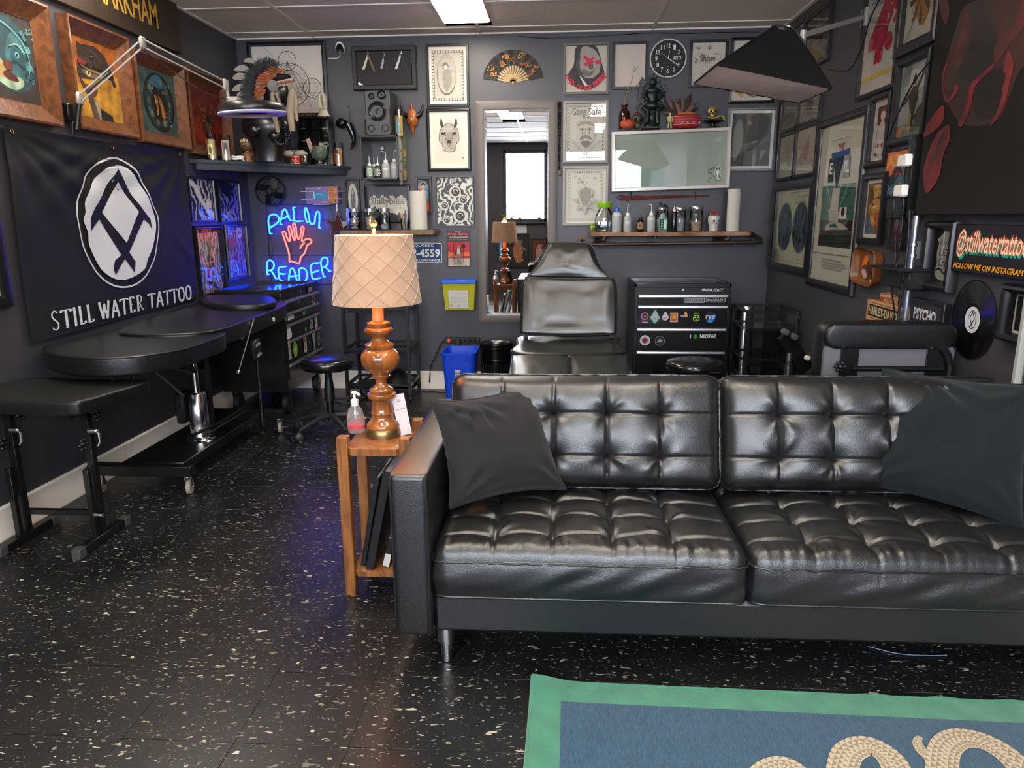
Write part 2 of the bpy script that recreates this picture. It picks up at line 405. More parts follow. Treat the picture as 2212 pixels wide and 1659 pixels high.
# front wall behind the camera with three shop windows
wins = [(-2.3, -1.35, 1.2, 2.52), (-1.0, -.22, 1.25, 2.5), (.05, 1.5, 1.2, 2.52)]
mb = MB(); xs = [XL-.1]
for x0, x1, z0, z1 in wins:
    mb.box2((xs[-1], YR-.12, -.02), (x0, YR, H+.05)); mb.box2((x0, YR-.12, -.02), (x1, YR, z0)); mb.box2((x0, YR-.12, z1), (x1, YR, H+.05)); xs.append(x1)
mb.box2((xs[-1], YR-.12, -.02), (XR+.1, YR, H+.05)); structure('wall_front', mb, wallm)
for i, (x0, x1, z0, z1) in enumerate(wins):
    mb = MB()
    for a, b in (((x0, z0), (x1, z0+.05)), ((x0, z1-.05), (x1, z1)), ((x0, z0), (x0+.05, z1)), ((x1-.05, z0), (x1, z1))): mb.box2((a[0], YR-.09, a[1]), (b[0], YR-.03, b[1]), .004)
    wo = structure('window_%d' % (i+1), mb, mat('window_frame', '#3a3a40', .5))
    structure('window_pane', slab((x0+.05, YR-.065, z0+.05), (x1-.05, YR-.06, z1-.05)), glass, wo)
    structure('window_sill', MB().box2((x0-.03, YR-.02, z0-.03), (x1+.03, YR+.1, z0), .005), mat('window_frame'), wo)
    portal(x0, x1, z0, z1)
# floor: twelve-inch tiles over a slab
TS, TX0, TY0 = .3048, -.2309, 1.8981
fl = mat('floor_tile', '#1b1b1c', .2, spec=.5)
nt = fl.node_tree; b = nt.nodes['Principled BSDF']; L = nt.links.new
geo = nt.nodes.new('ShaderNodeNewGeometry')
def flecks(scale, thr, st):
    mp = nt.nodes.new('ShaderNodeMapping'); mp.inputs['Scale'].default_value = st; L(geo.outputs['Position'], mp.inputs[0])
    nz = nt.nodes.new('ShaderNodeTexNoise'); nz.inputs['Scale'].default_value = 40; nz.inputs['Detail'].default_value = 1
    mx = nt.nodes.new('ShaderNodeMix'); mx.data_type = 'VECTOR'; mx.inputs[0].default_value = .035; L(mp.outputs[0], mx.inputs[4]); L(mp.outputs[0], nz.inputs['Vector']); L(nz.outputs['Color'], mx.inputs[5])
    v = nt.nodes.new('ShaderNodeTexVoronoi'); v.inputs['Scale'].default_value = scale; L(mx.outputs[1], v.inputs['Vector'])
    sp = nt.nodes.new('ShaderNodeSeparateColor'); L(v.outputs['Color'], sp.inputs[0])
    mr = nt.nodes.new('ShaderNodeMath'); mr.operation = 'MULTIPLY'; L(sp.outputs[0], mr.inputs[0]); L(sp.outputs[1], mr.inputs[1])
    m2 = nt.nodes.new('ShaderNodeMath'); m2.operation = 'MULTIPLY'; L(mr.outputs[0], m2.inputs[0]); m2.inputs[1].default_value = thr
    lt = nt.nodes.new('ShaderNodeMath'); lt.operation = 'LESS_THAN'; L(v.outputs['Distance'], lt.inputs[0]); L(m2.outputs[0], lt.inputs[1])
    return lt, sp
f1, s1 = flecks(62, .47, (.62, 1.5, 1)); f2, s2 = flecks(120, .42, (.6, 1.5, 1))
cr = nt.nodes.new('ShaderNodeValToRGB'); cr.color_ramp.elements[0].color = lin('#55524a'); cr.color_ramp.elements[1].color = lin('#b0a996'); L(s1.outputs[2], cr.inputs[0])
nb = nt.nodes.new('ShaderNodeTexNoise'); nb.inputs['Scale'].default_value = 2.2; nb.inputs['Detail'].default_value = 5; L(geo.outputs['Position'], nb.inputs['Vector'])
cb = nt.nodes.new('ShaderNodeValToRGB'); cb.color_ramp.elements[0].position = .38; cb.color_ramp.elements[0].color = lin('#141416'); cb.color_ramp.elements[1].color = lin('#242425'); L(nb.outputs['Fac'], cb.inputs[0])
m1 = nt.nodes.new('ShaderNodeMix'); m1.data_type = 'RGBA'; L(f1.outputs[0], m1.inputs[0]); L(cb.outputs[0], m1.inputs[6]); L(cr.outputs[0], m1.inputs[7])
m2 = nt.nodes.new('ShaderNodeMix'); m2.data_type = 'RGBA'; L(f2.outputs[0], m2.inputs[0]); L(m1.outputs[2], m2.inputs[6]); m2.inputs[7].default_value = lin('#77725f'); L(m2.outputs[2], b.inputs['Base Color'])
rr = nt.nodes.new('ShaderNodeMapRange'); rr.inputs[3].default_value = .27; rr.inputs[4].default_value = .42; L(nb.outputs['Fac'], rr.inputs[0]); L(rr.outputs[0], b.inputs['Roughness'])
bn = nt.nodes.new('ShaderNodeTexNoise'); bn.inputs['Scale'].default_value = 26; bn.inputs['Detail'].default_value = 2; L(geo.outputs['Position'], bn.inputs['Vector'])
bp = nt.nodes.new('ShaderNodeBump'); bp.inputs['Strength'].default_value = .12; bp.inputs['Distance'].default_value = .004; L(bn.outputs['Fac'], bp.inputs['Height']); L(bp.outputs[0], b.inputs['Normal'])
flo = structure('floor', slab((XL-.1, YR-.1, -.08), (XR+.1, D+.1, -.0035)), mat('floor_seam', '#4a4440', .8))
def cuts(lo, hi, off, st):
    k = math.ceil((lo-off)/st); v = [lo]
    while off+k*st < hi-.01:
        if off+k*st > lo+.01: v.append(off+k*st)
        k += 1
    return v+[hi]
xs_, ys_ = cuts(XL, XR, TX0, TS), cuts(YR, D, TY0, TS); full = None; near = MB(); g_ = .0007
for i in range(len(xs_)-1):
    for j in range(len(ys_)-1):
        w_, h_ = xs_[i+1]-xs_[i], ys_[j+1]-ys_[j]; cx, cy = (xs_[i]+xs_[i+1])/2, (ys_[j]+ys_[j+1])/2
        if cy < .95: near.box((cx, cy, -.0018), (w_-2*g_, h_-2*g_, .0036), .0005); continue
        if abs(w_-TS) < 1e-4 and abs(h_-TS) < 1e-4:
            if full is None: full = MB().box((0, 0, -.0018), (TS-2*g_, TS-2*g_, .0036), .0005).build('tile', fl, flo); o = full
            else: o = full.copy(); COL.objects.link(o)
            o.location = (cx, cy, 0)
        else:
            o = MB().box((0, 0, -.0018), (w_-2*g_, h_-2*g_, .0036), .0005).build('tile', fl, flo); o.location = (cx, cy, 0)
near.build('tile_field', fl, flo, kind='stuff')
# ceiling: lay-in panels in a metal grid
cpan = mat('ceiling_panel', '#d8d0ca', .9, bump=(60, .25), vary=('#cfc7c1', 30, .3)); grd = mat('ceiling_grid_metal', '#dcd4ce', .5)
ce = structure('ceiling', slab((XL-.1, YR-.1, H+.03), (XR+.1, D+.1, H+.1)), blackmat)
GX, GY, CW, CH = -.5675, 5.4413, 1.219, .6096
cx_, cy_ = cuts(XL, XR, GX, CW), cuts(YR, D, GY, CH)
LIGHTS = []
a = P(963, 47, 2, H); c = P(1055, 48, 2, H); ly = a.y
lx = (a.x+c.x)/2
for (ax, ay) in ((lx, ly-.61), (lx-1.45, ly-1.9), (lx+1.15, ly-3.5), (lx, ly-3.6), (lx-1.3, ly-5.2), (lx+1.15, ly-5.4)): LIGHTS.append((ax, ay))
ftile = None
for i in range(len(cx_)-1):
    for j in range(len(cy_)-1):
        x0, x1, y0, y1 = cx_[i]+.008, cx_[i+1]-.008, cy_[j]+.008, cy_[j+1]-.008
        # panels are cut round the light fittings
        segs = [(x0, x1)]
        for ax, ay in LIGHTS:
            if y1 > ay-.61 and y0 < ay+.61:
                ns = []
                for s0, s1 in segs:
                    if ax-.16 > s0 and ax+.16 < s1: ns += [(s0, ax-.16), (ax+.16, s1)]
                    elif ax+.16 <= s0 or ax-.16 >= s1: ns.append((s0, s1))
                    elif ax-.16 > s0: ns.append((s0, ax-.16))
                    elif ax+.16 < s1: ns.append((ax+.16, s1))
                segs = ns
        for s0, s1 in segs:
            o = MB().box2((s0, y0, H+.006), (s1, y1, H+.02), .002).build('ceiling_tile', cpan, ce)
for x in cx_[1:-1]: MB().box2((x-.012, YR, H-.001), (x+.012, D, H+.006), .001).build('grid_bar', grd, ce)
for y in cy_[1:-1]: MB().box2((XL, y-.012, H), (XR, y+.012, H+.006), .001).build('grid_bar', grd, ce)
for n_, p0, p1 in (('trim_1', (XL, D-.022, H-.004), (XR, D, H+.006)), ('trim_2', (XL, YR, H-.004), (XL+.022, D, H+.006)), ('trim_3', (XR-.022, YR, H-.004), (XR, D, H+.006))):
    structure(n_, MB().box2(p0, p1, .001), grd)
for i, (ax, ay) in enumerate(LIGHTS):
    nm = ['lit ceiling panel light straight above the mirror and tattoo chair', 'lit ceiling panel light above the padded bed side', 'lit ceiling panel light above the softbox side', 'lit ceiling panel light over the sofa', 'lit ceiling panel light near the front window, left', 'lit ceiling panel light near the front window, right'][i]
    t = thing('ceiling_light', nm, 'light', (ax, ay, H))
    MB().box2((ax-.16, ay-.615, H-.008), (ax+.16, ay+.615, H+.024), .002).build('fitting', grd, t)
    MB().box2((ax-.148, ay-.603, H-.012), (ax+.148, ay+.603, H-.0085)).build('diffuser', mat('light_panel', '#ffffff', .6, emit=(1, .9, .76), es=PANEL_W*1.0), t)
# baseboards
bbm = mat('baseboard_paint', '#e0d6ca', .45, vary=('#d0c4b6', 6, .3))
def bboard(n_, M, u0, u1):
    mb = MB(M); mb.add([(u, y, z) for u in (u0, u1) for y, z in ((0, 0), (0, .018), (.014, .018), (.02, .014), (.135, .014), (.143, .006), (.143, 0))], [[0, 1, 2, 3, 4, 5, 6], [13, 12, 11, 10, 9, 8, 7]]+[(i, i+1, i+8, i+7) for i in range(6)]); structure(n_, mb, bbm)
bboard('baseboard_back', WM['back'], XL, XR); bboard('baseboard_left', WM['left'], YR, D); bboard('baseboard_right', WM['right'], -D, -YR)

# ---------------------------------------------------------------- sofa
def hash2(a, b):
    v = math.sin(a*127.1+b*311.7)*43758.5453; return v-math.floor(v)
def vnoise(x, y):
    ix, iy = math.floor(x), math.floor(y); fx, fy = x-ix, y-iy; fx = fx*fx*(3-2*fx); fy = fy*fy*(3-2*fy)
    a, b, c, d = hash2(ix, iy), hash2(ix+1, iy), hash2(ix, iy+1), hash2(ix+1, iy+1)
    return (a+(b-a)*fx)*(1-fy)+(c+(d-c)*fx)*fy
def tuft_cushion(w_, d_, th, cols, rows, M, name, parent, seed=0, crown=.02, re=.035, rc=.05, dimple=.03, groove=.010, sidew=.006, nx=200, ny=150, edgew=.004, smat=leather):
    """button-tufted leather cushion, top in local +z, origin at the front-left bottom corner"""
    mb = MB(M)
    tx = [w_*c for c in cols]; ty = [d_*r for r in rows]
    def shape(u, v):
        x, y = u*w_, v*d_
        # rounded corner squeeze
        ex, ey = min(x, w_-x), min(y, d_-y)
        z = th
        if ex < rc and ey < rc:
            dx, dy = rc-ex, rc-ey; L = math.hypot(dx, dy); mxx = max(dx, dy)
            if L > 0:
                k = mxx/L; x = x+(1 if x < w_/2 else -1)*(dx-dx*k)*.8; y = y+(1 if y < d_/2 else -1)*(dy-dy*k)*.8
            e = rc-mxx
        else: e = min(ex, ey)
        z += crown*(1-((2*u-1)**4))*(1-((2*v-1)**4))
        if e < re: z -= re-math.sqrt(max(0, re*re-(re-e)**2))
        fade = min(1, e/.05)
        # grooves along seams
        for t in tx: z -= groove*math.exp(-((x-t)/.006)**2)*(.35+.65*fade)
        for t in ty: z -= groove*math.exp(-((y-t)/.006)**2)*(.35+.65*fade)
        for t in tx: z -= .003*math.exp(-((x-t)/.03)**2)*fade
        for t in ty: z -= .003*math.exp(-((y-t)/.03)**2)*fade
        for i, a in enumerate(tx):
            for j, b in enumerate(ty):
                dx, dy = x-a, y-b; r = math.hypot(dx, dy)
                if r < .16:
                    z -= dimple*math.exp(-r/.024)
                    th_ = math.atan2(dy, dx); h = hash2(i+seed*7, j+3); am = .0052*math.exp(-((r-.042)/.04)**2)
                    for k_, ph in ((2, h*6.3), (3, h*17.), (2, 2+h*29.)): z += am*(max(0, math.cos(k_*th_*.5+ph))**14-.15)
        nn = vnoise(x*55+seed*9, y*9)*.5+vnoise(x*90+seed, y*30)*.25
        fe = math.exp(-((y-.03)/.035)**2)
        z += edgew*fe*(nn-.4)*2+.0022*(vnoise(x*16+seed*5, y*16)-.5)*fade
        return (x, y, z)
    mb.grid(shape, nx, ny)
    # sides: follow the outline of the top sheet down
    N = 0; out = []
    for i in range(nx): out.append((i/nx, 0))
    for j in range(ny): out.append((1, j/ny))
    for i in range(nx): out.append((1-i/nx, 1))
    for j in range(ny): out.append((0, 1-j/ny))
    base = [shape(u, v) for u, v in out]; n = len(base); cx, cy = w_/2, d_/2; rows_ = 9; vs = []
    for k in range(rows_+1):
        t = k/rows_
        for (x, y, z), (u, v) in zip(base, out):
            nx_, ny_ = (x-cx)/w_*2, (y-cy)/d_*2; L = max(abs(nx_), abs(ny_)); ux, uy = (nx_ if abs(nx_) > .94*L else 0), (ny_ if abs(ny_) > .94*L else 0)
            q = math.hypot(ux, uy) or 1; ux /= q; uy /= q
            bul = .008*math.sin(math.pi*t)+sidew*math.sin(math.pi*t)*(vnoise((x+y)*14+t*3+seed*3, t*2.2+seed)-.5)*2
            zz = z*(1-t)+0*t
            vs.append((x+ux*bul, y+uy*bul, zz))
    F = [(k*n+i, k*n+(i+1) % n, (k+1)*n+(i+1) % n, (k+1)*n+i) for k in range(rows_) for i in range(n)]; F.append([rows_*n+i for i in range(n)])
    mb.add(vs, F)
    o = mb.build(name, smat, parent, ang=60, recalc=True)
    # welt round the upper edge and the lower edge
    pb = MB(M); pb.tube([(x+(.004 if x > cx else -.004), y+(.004 if y > cy else -.004), z-.004) for x, y, z in base[::2]], .0032, 6, closed=True)
    pb.tube([(x+(.001 if x > cx else -.001), y+(.001 if y > cy else -.001), .006) for x, y, z in base[::2]], .0032, 6, closed=True)
    pb.build('piping', leather, o, ang=60)
    return o
SX0, SX1, SY0, SY1 = -.472, 1.56, 1.885, 2.775; AW = .112
sofa = thing('sofa', 'black leather sofa with button-tufted cushions and steel legs', 'sofa', ((SX0+SX1)/2, (SY0+SY1)/2, 0))
for x0 in (SX0, SX1-AW):
    mb = MB(); mb.pad(rrect(AW, SY1-SY0, .022, 4), .64-.14, .016, .004, M=T(x0+AW/2, (SY0+SY1)/2, .14), inner=3)
    arm = mb.build('armrest', leather, sofa, ang=60)
    pp = MB()
    for x in (x0+.006, x0+AW-.006):
        pp.tube([(x, SY0+.004, .15), (x, SY0+.004, .61), (x, SY0+.008, .63), (x, SY0+.03, .637), (x, SY1-.03, .637)], .0032, 6)
    pp.build('piping', leather, arm)
MB().box2((SX0+AW, SY0+.03, .14), (SX1-AW, SY1-.02, .262), .012).build('base_rail', leather, sofa)
MB().box2((SX0+AW, SY1-.09, .25), (SX1-AW, SY1, .71), .025).build('back_frame', leather, sofa)
sw = (SX1-SX0-2*AW)/2-.006
for i in range(2):
    x0 = SX0+AW+.003+i*(sw+.006)
    tuft_cushion(sw, .56, .155, (.195, .385, .58, .775), (.165, .39, .62, .85), T(x0, SY0+.012-.004, .262), 'seat_cushion', sofa, seed=i+1, crown=.03, dimple=.024, groove=.007, edgew=.006, sidew=.007)
    Mb = T(x0, SY0+.515, .425) @ rotm(90-17, 'X')
    tuft_cushion(sw, .375, .135, (.195, .385, .58, .775), (.28, .655), Mb, 'back_cushion', sofa, seed=i+5, crown=.045, re=.045, dimple=.036, groove=.006, edgew=.001, sidew=.004, ny=110)
for x, y in ((-.336, 1.99), (1.42, 1.99), (-.336, 2.66), (1.42, 2.66)):
    mb = MB(); mb.lathe([(.019, .003), (.019, .062), (.027, .066), (.027, .145)], T(x, y, 0), 20)
    mb.build('leg', chrome, sofa); 

def pillow(name, A, B, C_, D_, th, label, m_, seed, pinch=.09, off=(0, 0, 0), group=None):
    """cushion over four corner points (top-left, top-right, bottom-right, bottom-left)"""
    A, B, C_, D_ = [Vector(p) for p in (A, B, C_, D_)]
    nrm = ((B-A).cross(D_-A)+(B-C_).cross(C_-D_)*0).normalized()
    if nrm.y > 0: nrm = -nrm
    def base(u, v):
        uu, vv = 2*u-1, 2*v-1
        ku = 1-pinch*(1-vv*vv)*0; s_, t_ = uu*(1-pinch*(1-vv*vv)*1.0)*1, vv*(1-pinch*(1-uu*uu)*1.0)
        s_, t_ = uu*(1-pinch*(1-uu*uu)*0-pinch*(1-abs(vv)**2)), vv*(1-pinch*(1-abs(uu)**2))
        a, b = (s_+1)/2, (t_+1)/2
        return (A*(1-a)+B*a)*(1-b)+(D_*(1-a)+C_*a)*b
    def H_(u, v):
        uu, vv = abs(2*u-1), abs(2*v-1)
        return th*.5*((1-uu**2.6)**.55)*((1-vv**2.6)**.55)
    def wr(u, v):
        z = 0
        # folds running in from corners
        for (a, b, k) in ((0, 0, 1), (1, 0, .6), (0, 1, .7), (1, 1, .6), (.28, .0, .9)):
            dx, dy = u-a, v-b; r = math.hypot(dx, dy); th_ = math.atan2(dy, dx)
            z += k*.011*math.exp(-((r-.22)/.16)**2)*math.sin(th_*11+seed+a*3+b*5)
        z += .022*(vnoise(u*4+seed, v*3.2)-.5)+.006*(vnoise(u*9+v*5+seed, v*7-u*4)-.5)
        return z*min(1, 6*min(u, 1-u, v, 1-v)+.0)
    mb = MB(); n = 56
    mb.grid(lambda u, v: base(u, v)+nrm*(H_(u, v)+wr(u, v)+.004), n, n)
    mb.grid(lambda u, v: base(u, v)-nrm*(H_(u, v)-wr(v, u)*.5+.004), n, n)
    edge = [(i/n, 0) for i in range(n)]+[(1, i/n) for i in range(n)]+[(1-i/n, 1) for i in range(n)]+[(0, 1-i/n) for i in range(n)]
    r_ = thing(name, label, 'pillow', (A+B+C_+D_)/4-Vector((0, 0, abs((A-D_).z)/2)), group=group)
    mb.v and mb.build('cover', m_, r_, ang=60)
    pb = MB(); pb.tube([base(u, v) for u, v in edge], .005, 6, closed=True); pb.build('seam', m_, r_, ang=60)
    return r_
pillow('throw_pillow', P(932, 868, 1, 2.16), P(1150, 826, 1, 2.42), P(1222, 1056, 1, 2.27), P(972, 1098, 1, 2.06), .15, 'charcoal cotton pillow slumped against the left sofa arm', clothb, 3.1, pinch=.12)
pillow('throw_pillow', P(1908, 796, 1, 2.47), P(2240, 832, 1, 2.36), P(2209, 1142, 1, 2.10), P(1856, 1042, 1, 2.30), .16, 'dark green-grey pillow leaning on the right end of the sofa', clothg, 8.3, pinch=.07)

# ---------------------------------------------------------------- rug
rg = mat('rug_green', '#468467', .95, spec=.1, sheen=.3, bump=(500, .5), vary=('#38705a', 14, .25))
rb = mat('rug_blue', '#1c3448', .95, spec=.1, sheen=.3, bump=(500, .5), vary=('#33566c', 90, .2))
for mm_ in (rb,):
    for n_ in mm_.node_tree.nodes:
        if n_.type == 'TEX_NOISE' and n_.inputs['Scale'].default_value == 90:
            mp = mm_.node_tree.nodes.new('ShaderNodeMapping'); mp.inputs['Scale'].default_value = (6, .5, 1); mm_.node_tree.links.new(n_.inputs['Vector'].links[0].from_socket, mp.inputs[0]); mm_.node_tree.links.new(mp.outputs[0], n_.inputs['Vector'])
ra = math.atan2(P(2212, 1527, 2, 0).y-P(1200, 1482, 2, 0).y, P(2212, 1527, 2, 0).x-P(1200, 1482, 2, 0).x)
p0 = P(1150, 1476, 2, 0)
RM = T(p0.x, p0.y, 0) @ Matrix.Rotation(ra, 4, 'Z')
RW, RL, BW = 1.50, 1.9, .085
rug = thing('rug', 'blue rug with green border and cream coiled snake pattern', 'rug', M=RM)
def rugz(x, y):
    z = .006
    z += .02*math.exp(-((x)**2+(y)**2)/.006)
    if y > -.05: z += .004*max(0, math.sin(x*34))*min(1, max(0, x-.75)/.2)*(1+y/.05)
    return z
def ruggrid(x0, x1, y0, y1, nx, ny, m_, n_, dz=0.):
    mb = MB(RM); mb.grid(lambda u, v: (x0+(x1-x0)*u, y0+(y1-y0)*v, rugz(x0+(x1-x0)*u, y0+(y1-y0)*v)+dz), nx, ny); return mb
mb = ruggrid(0, RW, -BW, 0, 120, 8, rg, 'x')
for a in ((0, BW, -RL, -BW, 6, 60), (RW-BW, RW, -RL, -BW, 6, 60), (0, RW, -RL-BW, -RL, 60, 4)):
    g = ruggrid(*a, rg, 'x'); k = len(mb.v); mb.v += g.v; mb.f += [[i+k for i in f] for f in g.f]; mb.m += g.m
ed = MB(RM); ed.tube([(RW*i/100, .001, rugz(RW*i/100, 0)) for i in range(101)], .0045, 6); ed.tube([(0, -RL*i/40, rugz(0, -RL*i/40)) for i in range(41)], .0045, 6)
mb.build('border', rg, rug, recalc=False); ed.build('edge_binding', rg, rug)
ruggrid(BW, RW-BW, -RL, -BW, 40, 40, rb, 'x').build('field', rb, rug, recalc=False)
# snake: a scaled ribbon following a coiling path
sk1, sk2 = mat('snake_cream', '#b0a48e', .95, spec=.1), mat('snake_taupe', '#897b69', .95, spec=.1)
RI = RM.inverted()
def rp(x, y): q = RI @ P(x, y, 2, 0); return Vector((q.x, q.y, 0))
q0 = MB(RM)
def ribbon(px, w0, w1, grow, zz=.0085):
    pth = catmull([rp(*q) for q in px], 9, closed=False); N = len(pth); rows = []
    for i in range(N):
        t = (pth[min(i+1, N-1)]-pth[max(0, i-1)]).normalized(); n_ = Vector((-t.y, t.x, 0)); w_ = w0+(w1-w0)*min(1, i/N*grow); rows.append([pth[i]+n_*w_*(a/3-1) for a in range(7)])
    for i in range(N-1):
        for a in range(6):
            V = [(p.x, p.y, zz) for p in (rows[i][a], rows[i][a+1], rows[i+1][a+1], rows[i+1][a])]
            if (a+i) % 2: q0.add(V, [(0, 1, 2)], 0); q0.add(V, [(0, 2, 3)], 1)
            else: q0.add(V, [(0, 1, 3)], 1 if a % 3 else 0); q0.add(V, [(1, 2, 3)], 0)
ribbon(((1988, 1597), (1981, 1606), (1988, 1624), (2008, 1640), (2028, 1662), (2030, 1700)), .006, .03, 1., .0078)
ribbon(((2330, 1850), (2260, 1740), (2190, 1650), (2130, 1610), (2075, 1600), (2042, 1620), (2034, 1660), (2030, 1720), (2000, 1790), (1965, 1760), (1945, 1690), (1920, 1642), (1875, 1617), (1832, 1632), (1817, 1680), (1810, 1760), (1780, 1810), (1745, 1770), (1738, 1712), (1722, 1680), (1690, 1662), (1650, 1680), (1625, 1730), (1600, 1800)), .036, .036, 1)
q0.build('snake_motif', [sk1, sk2], rug, recalc=False)
# ---------------------------------------------------------------- framed things on the walls
def frame(wall, tl, br, label, fw=.02, depth=.022, fm=None, mw=0., mc='#cfc9bc', art=None, bgc='#cfc9bc', gl=True, name='picture_frame', group=None, cat='picture', tilt=0., off=0., prof='flat', size=None, rec=.006, lean=0.):
    """hung picture: frame of four rails, mount, print and pane"""
    fm = fm or framek
    x0, y1 = uv(wall, *tl, off+depth); x1, y0 = uv(wall, *br, off+depth)
    if size: x1, y0 = x0+size[0], y1-size[1]
    W_, H_ = x1-x0, y1-y0; cx, cy = (x0+x1)/2, (y0+y1)/2
    M = WM[wall] @ T(cx, cy, off+.001) @ rotm(tilt, 'Z') @ rotm(lean, 'X')
    t = thing(name, label, cat, M=M, group=group)
    mb = MB(M); w2, h2 = W_/2, H_/2
    if prof == 'flat': pr_ = [(0, 0), (0, depth*.92), (fw*.12, depth), (fw*.85, depth), (fw, depth*.85), (fw, 0)]
    elif prof == 'scoop': pr_ = [(0, 0), (.002, depth), (.012, depth+.002), (fw*.9, .016), (fw, .014), (fw, 0)]
    elif prof == 'round': pr_ = [(0, 0), (0, depth*.5), (fw*.2, depth*.9), (fw*.5, depth), (fw*.8, depth*.85), (fw, depth*.4), (fw, 0)]
    else: pr_ = prof
    cs = [(-1, -1), (1, -1), (1, 1), (-1, 1)]
    for k in range(4):
        a, b = cs[k], cs[(k+1) % 4]; vs = []
        for c in (a, b):
            for d, z in pr_: vs.append((c[0]*(w2-d), c[1]*(h2-d), z))
        n = len(pr_); mb.add(vs, [(i, i+1, n+i+1, n+i) for i in range(n-1)]+[(0, n-1, 2*n-1, n)])
    mb.add([(-w2+.001, -h2+.001, 0), (w2-.001, -h2+.001, 0), (w2-.001, h2-.001, 0), (-w2+.001, h2-.001, 0)], [(0, 1, 2, 3)])
    mb.build('frame', fm, t)
    iw, ih = w2-fw*.9, h2-fw*.9; zb = rec
    mwx, mwy = (mw, mw) if not hasattr(mw, '__len__') else mw
    if mwx > 0 or mwy > 0:
        mo = MB(M); a, b = iw-mwx, ih-mwy
        mo.add([(-iw, -ih, zb), (iw, -ih, zb), (iw, ih, zb), (-iw, ih, zb), (-a, -b, zb), (a, -b, zb), (a, b, zb), (-a, b, zb), (-a, -b, zb-.002), (a, -b, zb-.002), (a, b, zb-.002), (-a, b, zb-.002)], [(0, 1, 5, 4), (1, 2, 6, 5), (2, 3, 7, 6), (3, 0, 4, 7), (4, 5, 9, 8), (5, 6, 10, 9), (6, 7, 11, 10), (7, 4, 8, 11)])
        mo.build('mount', mat('mount_'+mc.lstrip('#'), mc, .8, spec=.2), t, recalc=False)
        iw, ih = a, b; zb -= .002
    A = Art(M, -iw, -ih, 2*iw, 2*ih, zb-.0012); A.paint = cat == 'painting'
    A.rect(bgc, 0, 0, 1, 1)
    if art: art(A)
    A.build(t)
    if gl:
        g = MB(M); q = rec+.004; a, b = w2-fw*.9, h2-fw*.9; g.add([(-a, -b, q), (a, -b, q), (a, b, q), (-a, b, q)], [(0, 1, 2, 3)]); g.build('glass_pane', glassc, t, recalc=False)
    return t
K = '#1a1a1c'; GR = '#8f8a82'; CR = '#c9c2b2'
# carved mask paintings in deep wooden frames
carved = wood('carved_brown_wood', '#63391c', '#422510', 2.0, .38, 9, (1, 2.2, 2.2), coat=.3, bump=.6)
def art_mask1(A):
    A.rect('#3a322e', 0, 0, 1, 1); A.blob('#2d4a52', [(.3, .2), (.62, .12), (.88, .25), (.92, .55), (.8, .85), (.5, .95), (.3, .8), (.2, .5)])
    A.blob('#3f6f76', [(.5, .3), (.72, .25), (.84, .42), (.8, .66), (.68, .8), (.55, .7), (.48, .5)]); A.blob('#9fb59a', [(.3, .22), (.55, .14), (.72, .22), (.68, .3), (.5, .27), (.36, .34)])
    A.blob('#b79a6a', [(.2, .5), (.38, .46), (.46, .36), (.4, .26), (.25, .3), (.15, .4)]); A.blob('#5a2420', [(.44, .34), (.58, .31), (.64, .25), (.5, .24), (.4, .28)])
    A.blob('#2a5560', [(.56, .5), (.66, .46), (.76, .52), (.7, .6), (.6, .6)]); A.circ('#7fb0b0', .67, .54, .035); A.circ(K, .67, .54, .018)
    for i in range(6): A.blob('#4f8890' if i % 2 else '#24414a', [(.78+.02*i, .3+.1*i), (.9, .3+.1*i), (.9, .36+.1*i), (.78+.02*i, .37+.1*i)])
    A.line('#1c3238', [(.3, .8), (.2, .5), (.3, .2)], .03, smooth=5); A.line('#8fb8b0', [(.55, .62), (.68, .66), (.8, .58)], .02, smooth=4); A.line('#1d3036', [(.5, .42), (.62, .46), (.78, .4)], .016, smooth=4); A.blob('#7a3a2c', [(.42, .42), (.52, .46), (.56, .38), (.48, .35)]); A.scrib('#5f979a', (.74, .2, .97, .9), 16, .012, 4, 5, .2)
    A.line('#6fa3a6', [(.4, .88), (.6, .82), (.78, .7), (.86, .5), (.8, .3)], .014, smooth=5)
def art_mask2(A):
    A.rect('#94511c', 0, 0, 1, 1); A.rect('#b07a28', 0, 0, 1, .62); A.rect('#bb8830', 0, 0, 1, .4)
    A.poly('#2b211d', [(.12, .93), (.2, .9), (.5, .93), (.7, .86), (.86, .62), (.9, .5), (.84, .46), (.8, .55), (.5, .6), (.12, .62)])
    A.blob('#3a2a24', [(.08, .5), (.35, .5), (.72, .56), (.8, .6), (.5, .72), (.14, .74)]); A.blob('#6e5a3a', [(.16, .56), (.4, .52), (.66, .56), (.5, .62), (.25, .62)])
    A.circ('#c2b28a', .3, .57, .05); A.circ(K, .3, .57, .022); A.circ('#3a2b25', .4, .78, .09); A.circ('#16110f', .4, .78, .055); A.circ('#7a6a50', .4, .79, .015)
    A.blob('#5a3a28', [(.1, .5), (.2, .42), (.42, .42), (.44, .34), (.32, .28), (.16, .36)]); A.blob('#a06a48', [(.3, .44), (.42, .42), (.4, .37), (.3, .38)])
    A.poly('#4a4038', [(.22, .3), (.42, .24), (.44, 0), (.3, 0)]); A.poly('#8a7a68', [(.34, .26), (.44, .22), (.46, .0), (.42, 0)]); A.poly('#262020', [(.46, .16), (.72, .08), (.72, 0), (.46, 0)])
    A.line('#8a7350', [(.14, .64), (.4, .6), (.74, .62)], .02, smooth=4); A.line('#16110f', [(.18, .68), (.5, .66), (.82, .6)], .02, smooth=4); A.circ('#c2b28a', .55, .57, .035); A.scrib('#57402e', (.16, .62, .8, .88), 14, .012, 7, 5, .25)
    A.blob('#7a2a22', [(.12, .72), (.26, .7), (.22, .66), (.1, .66)])
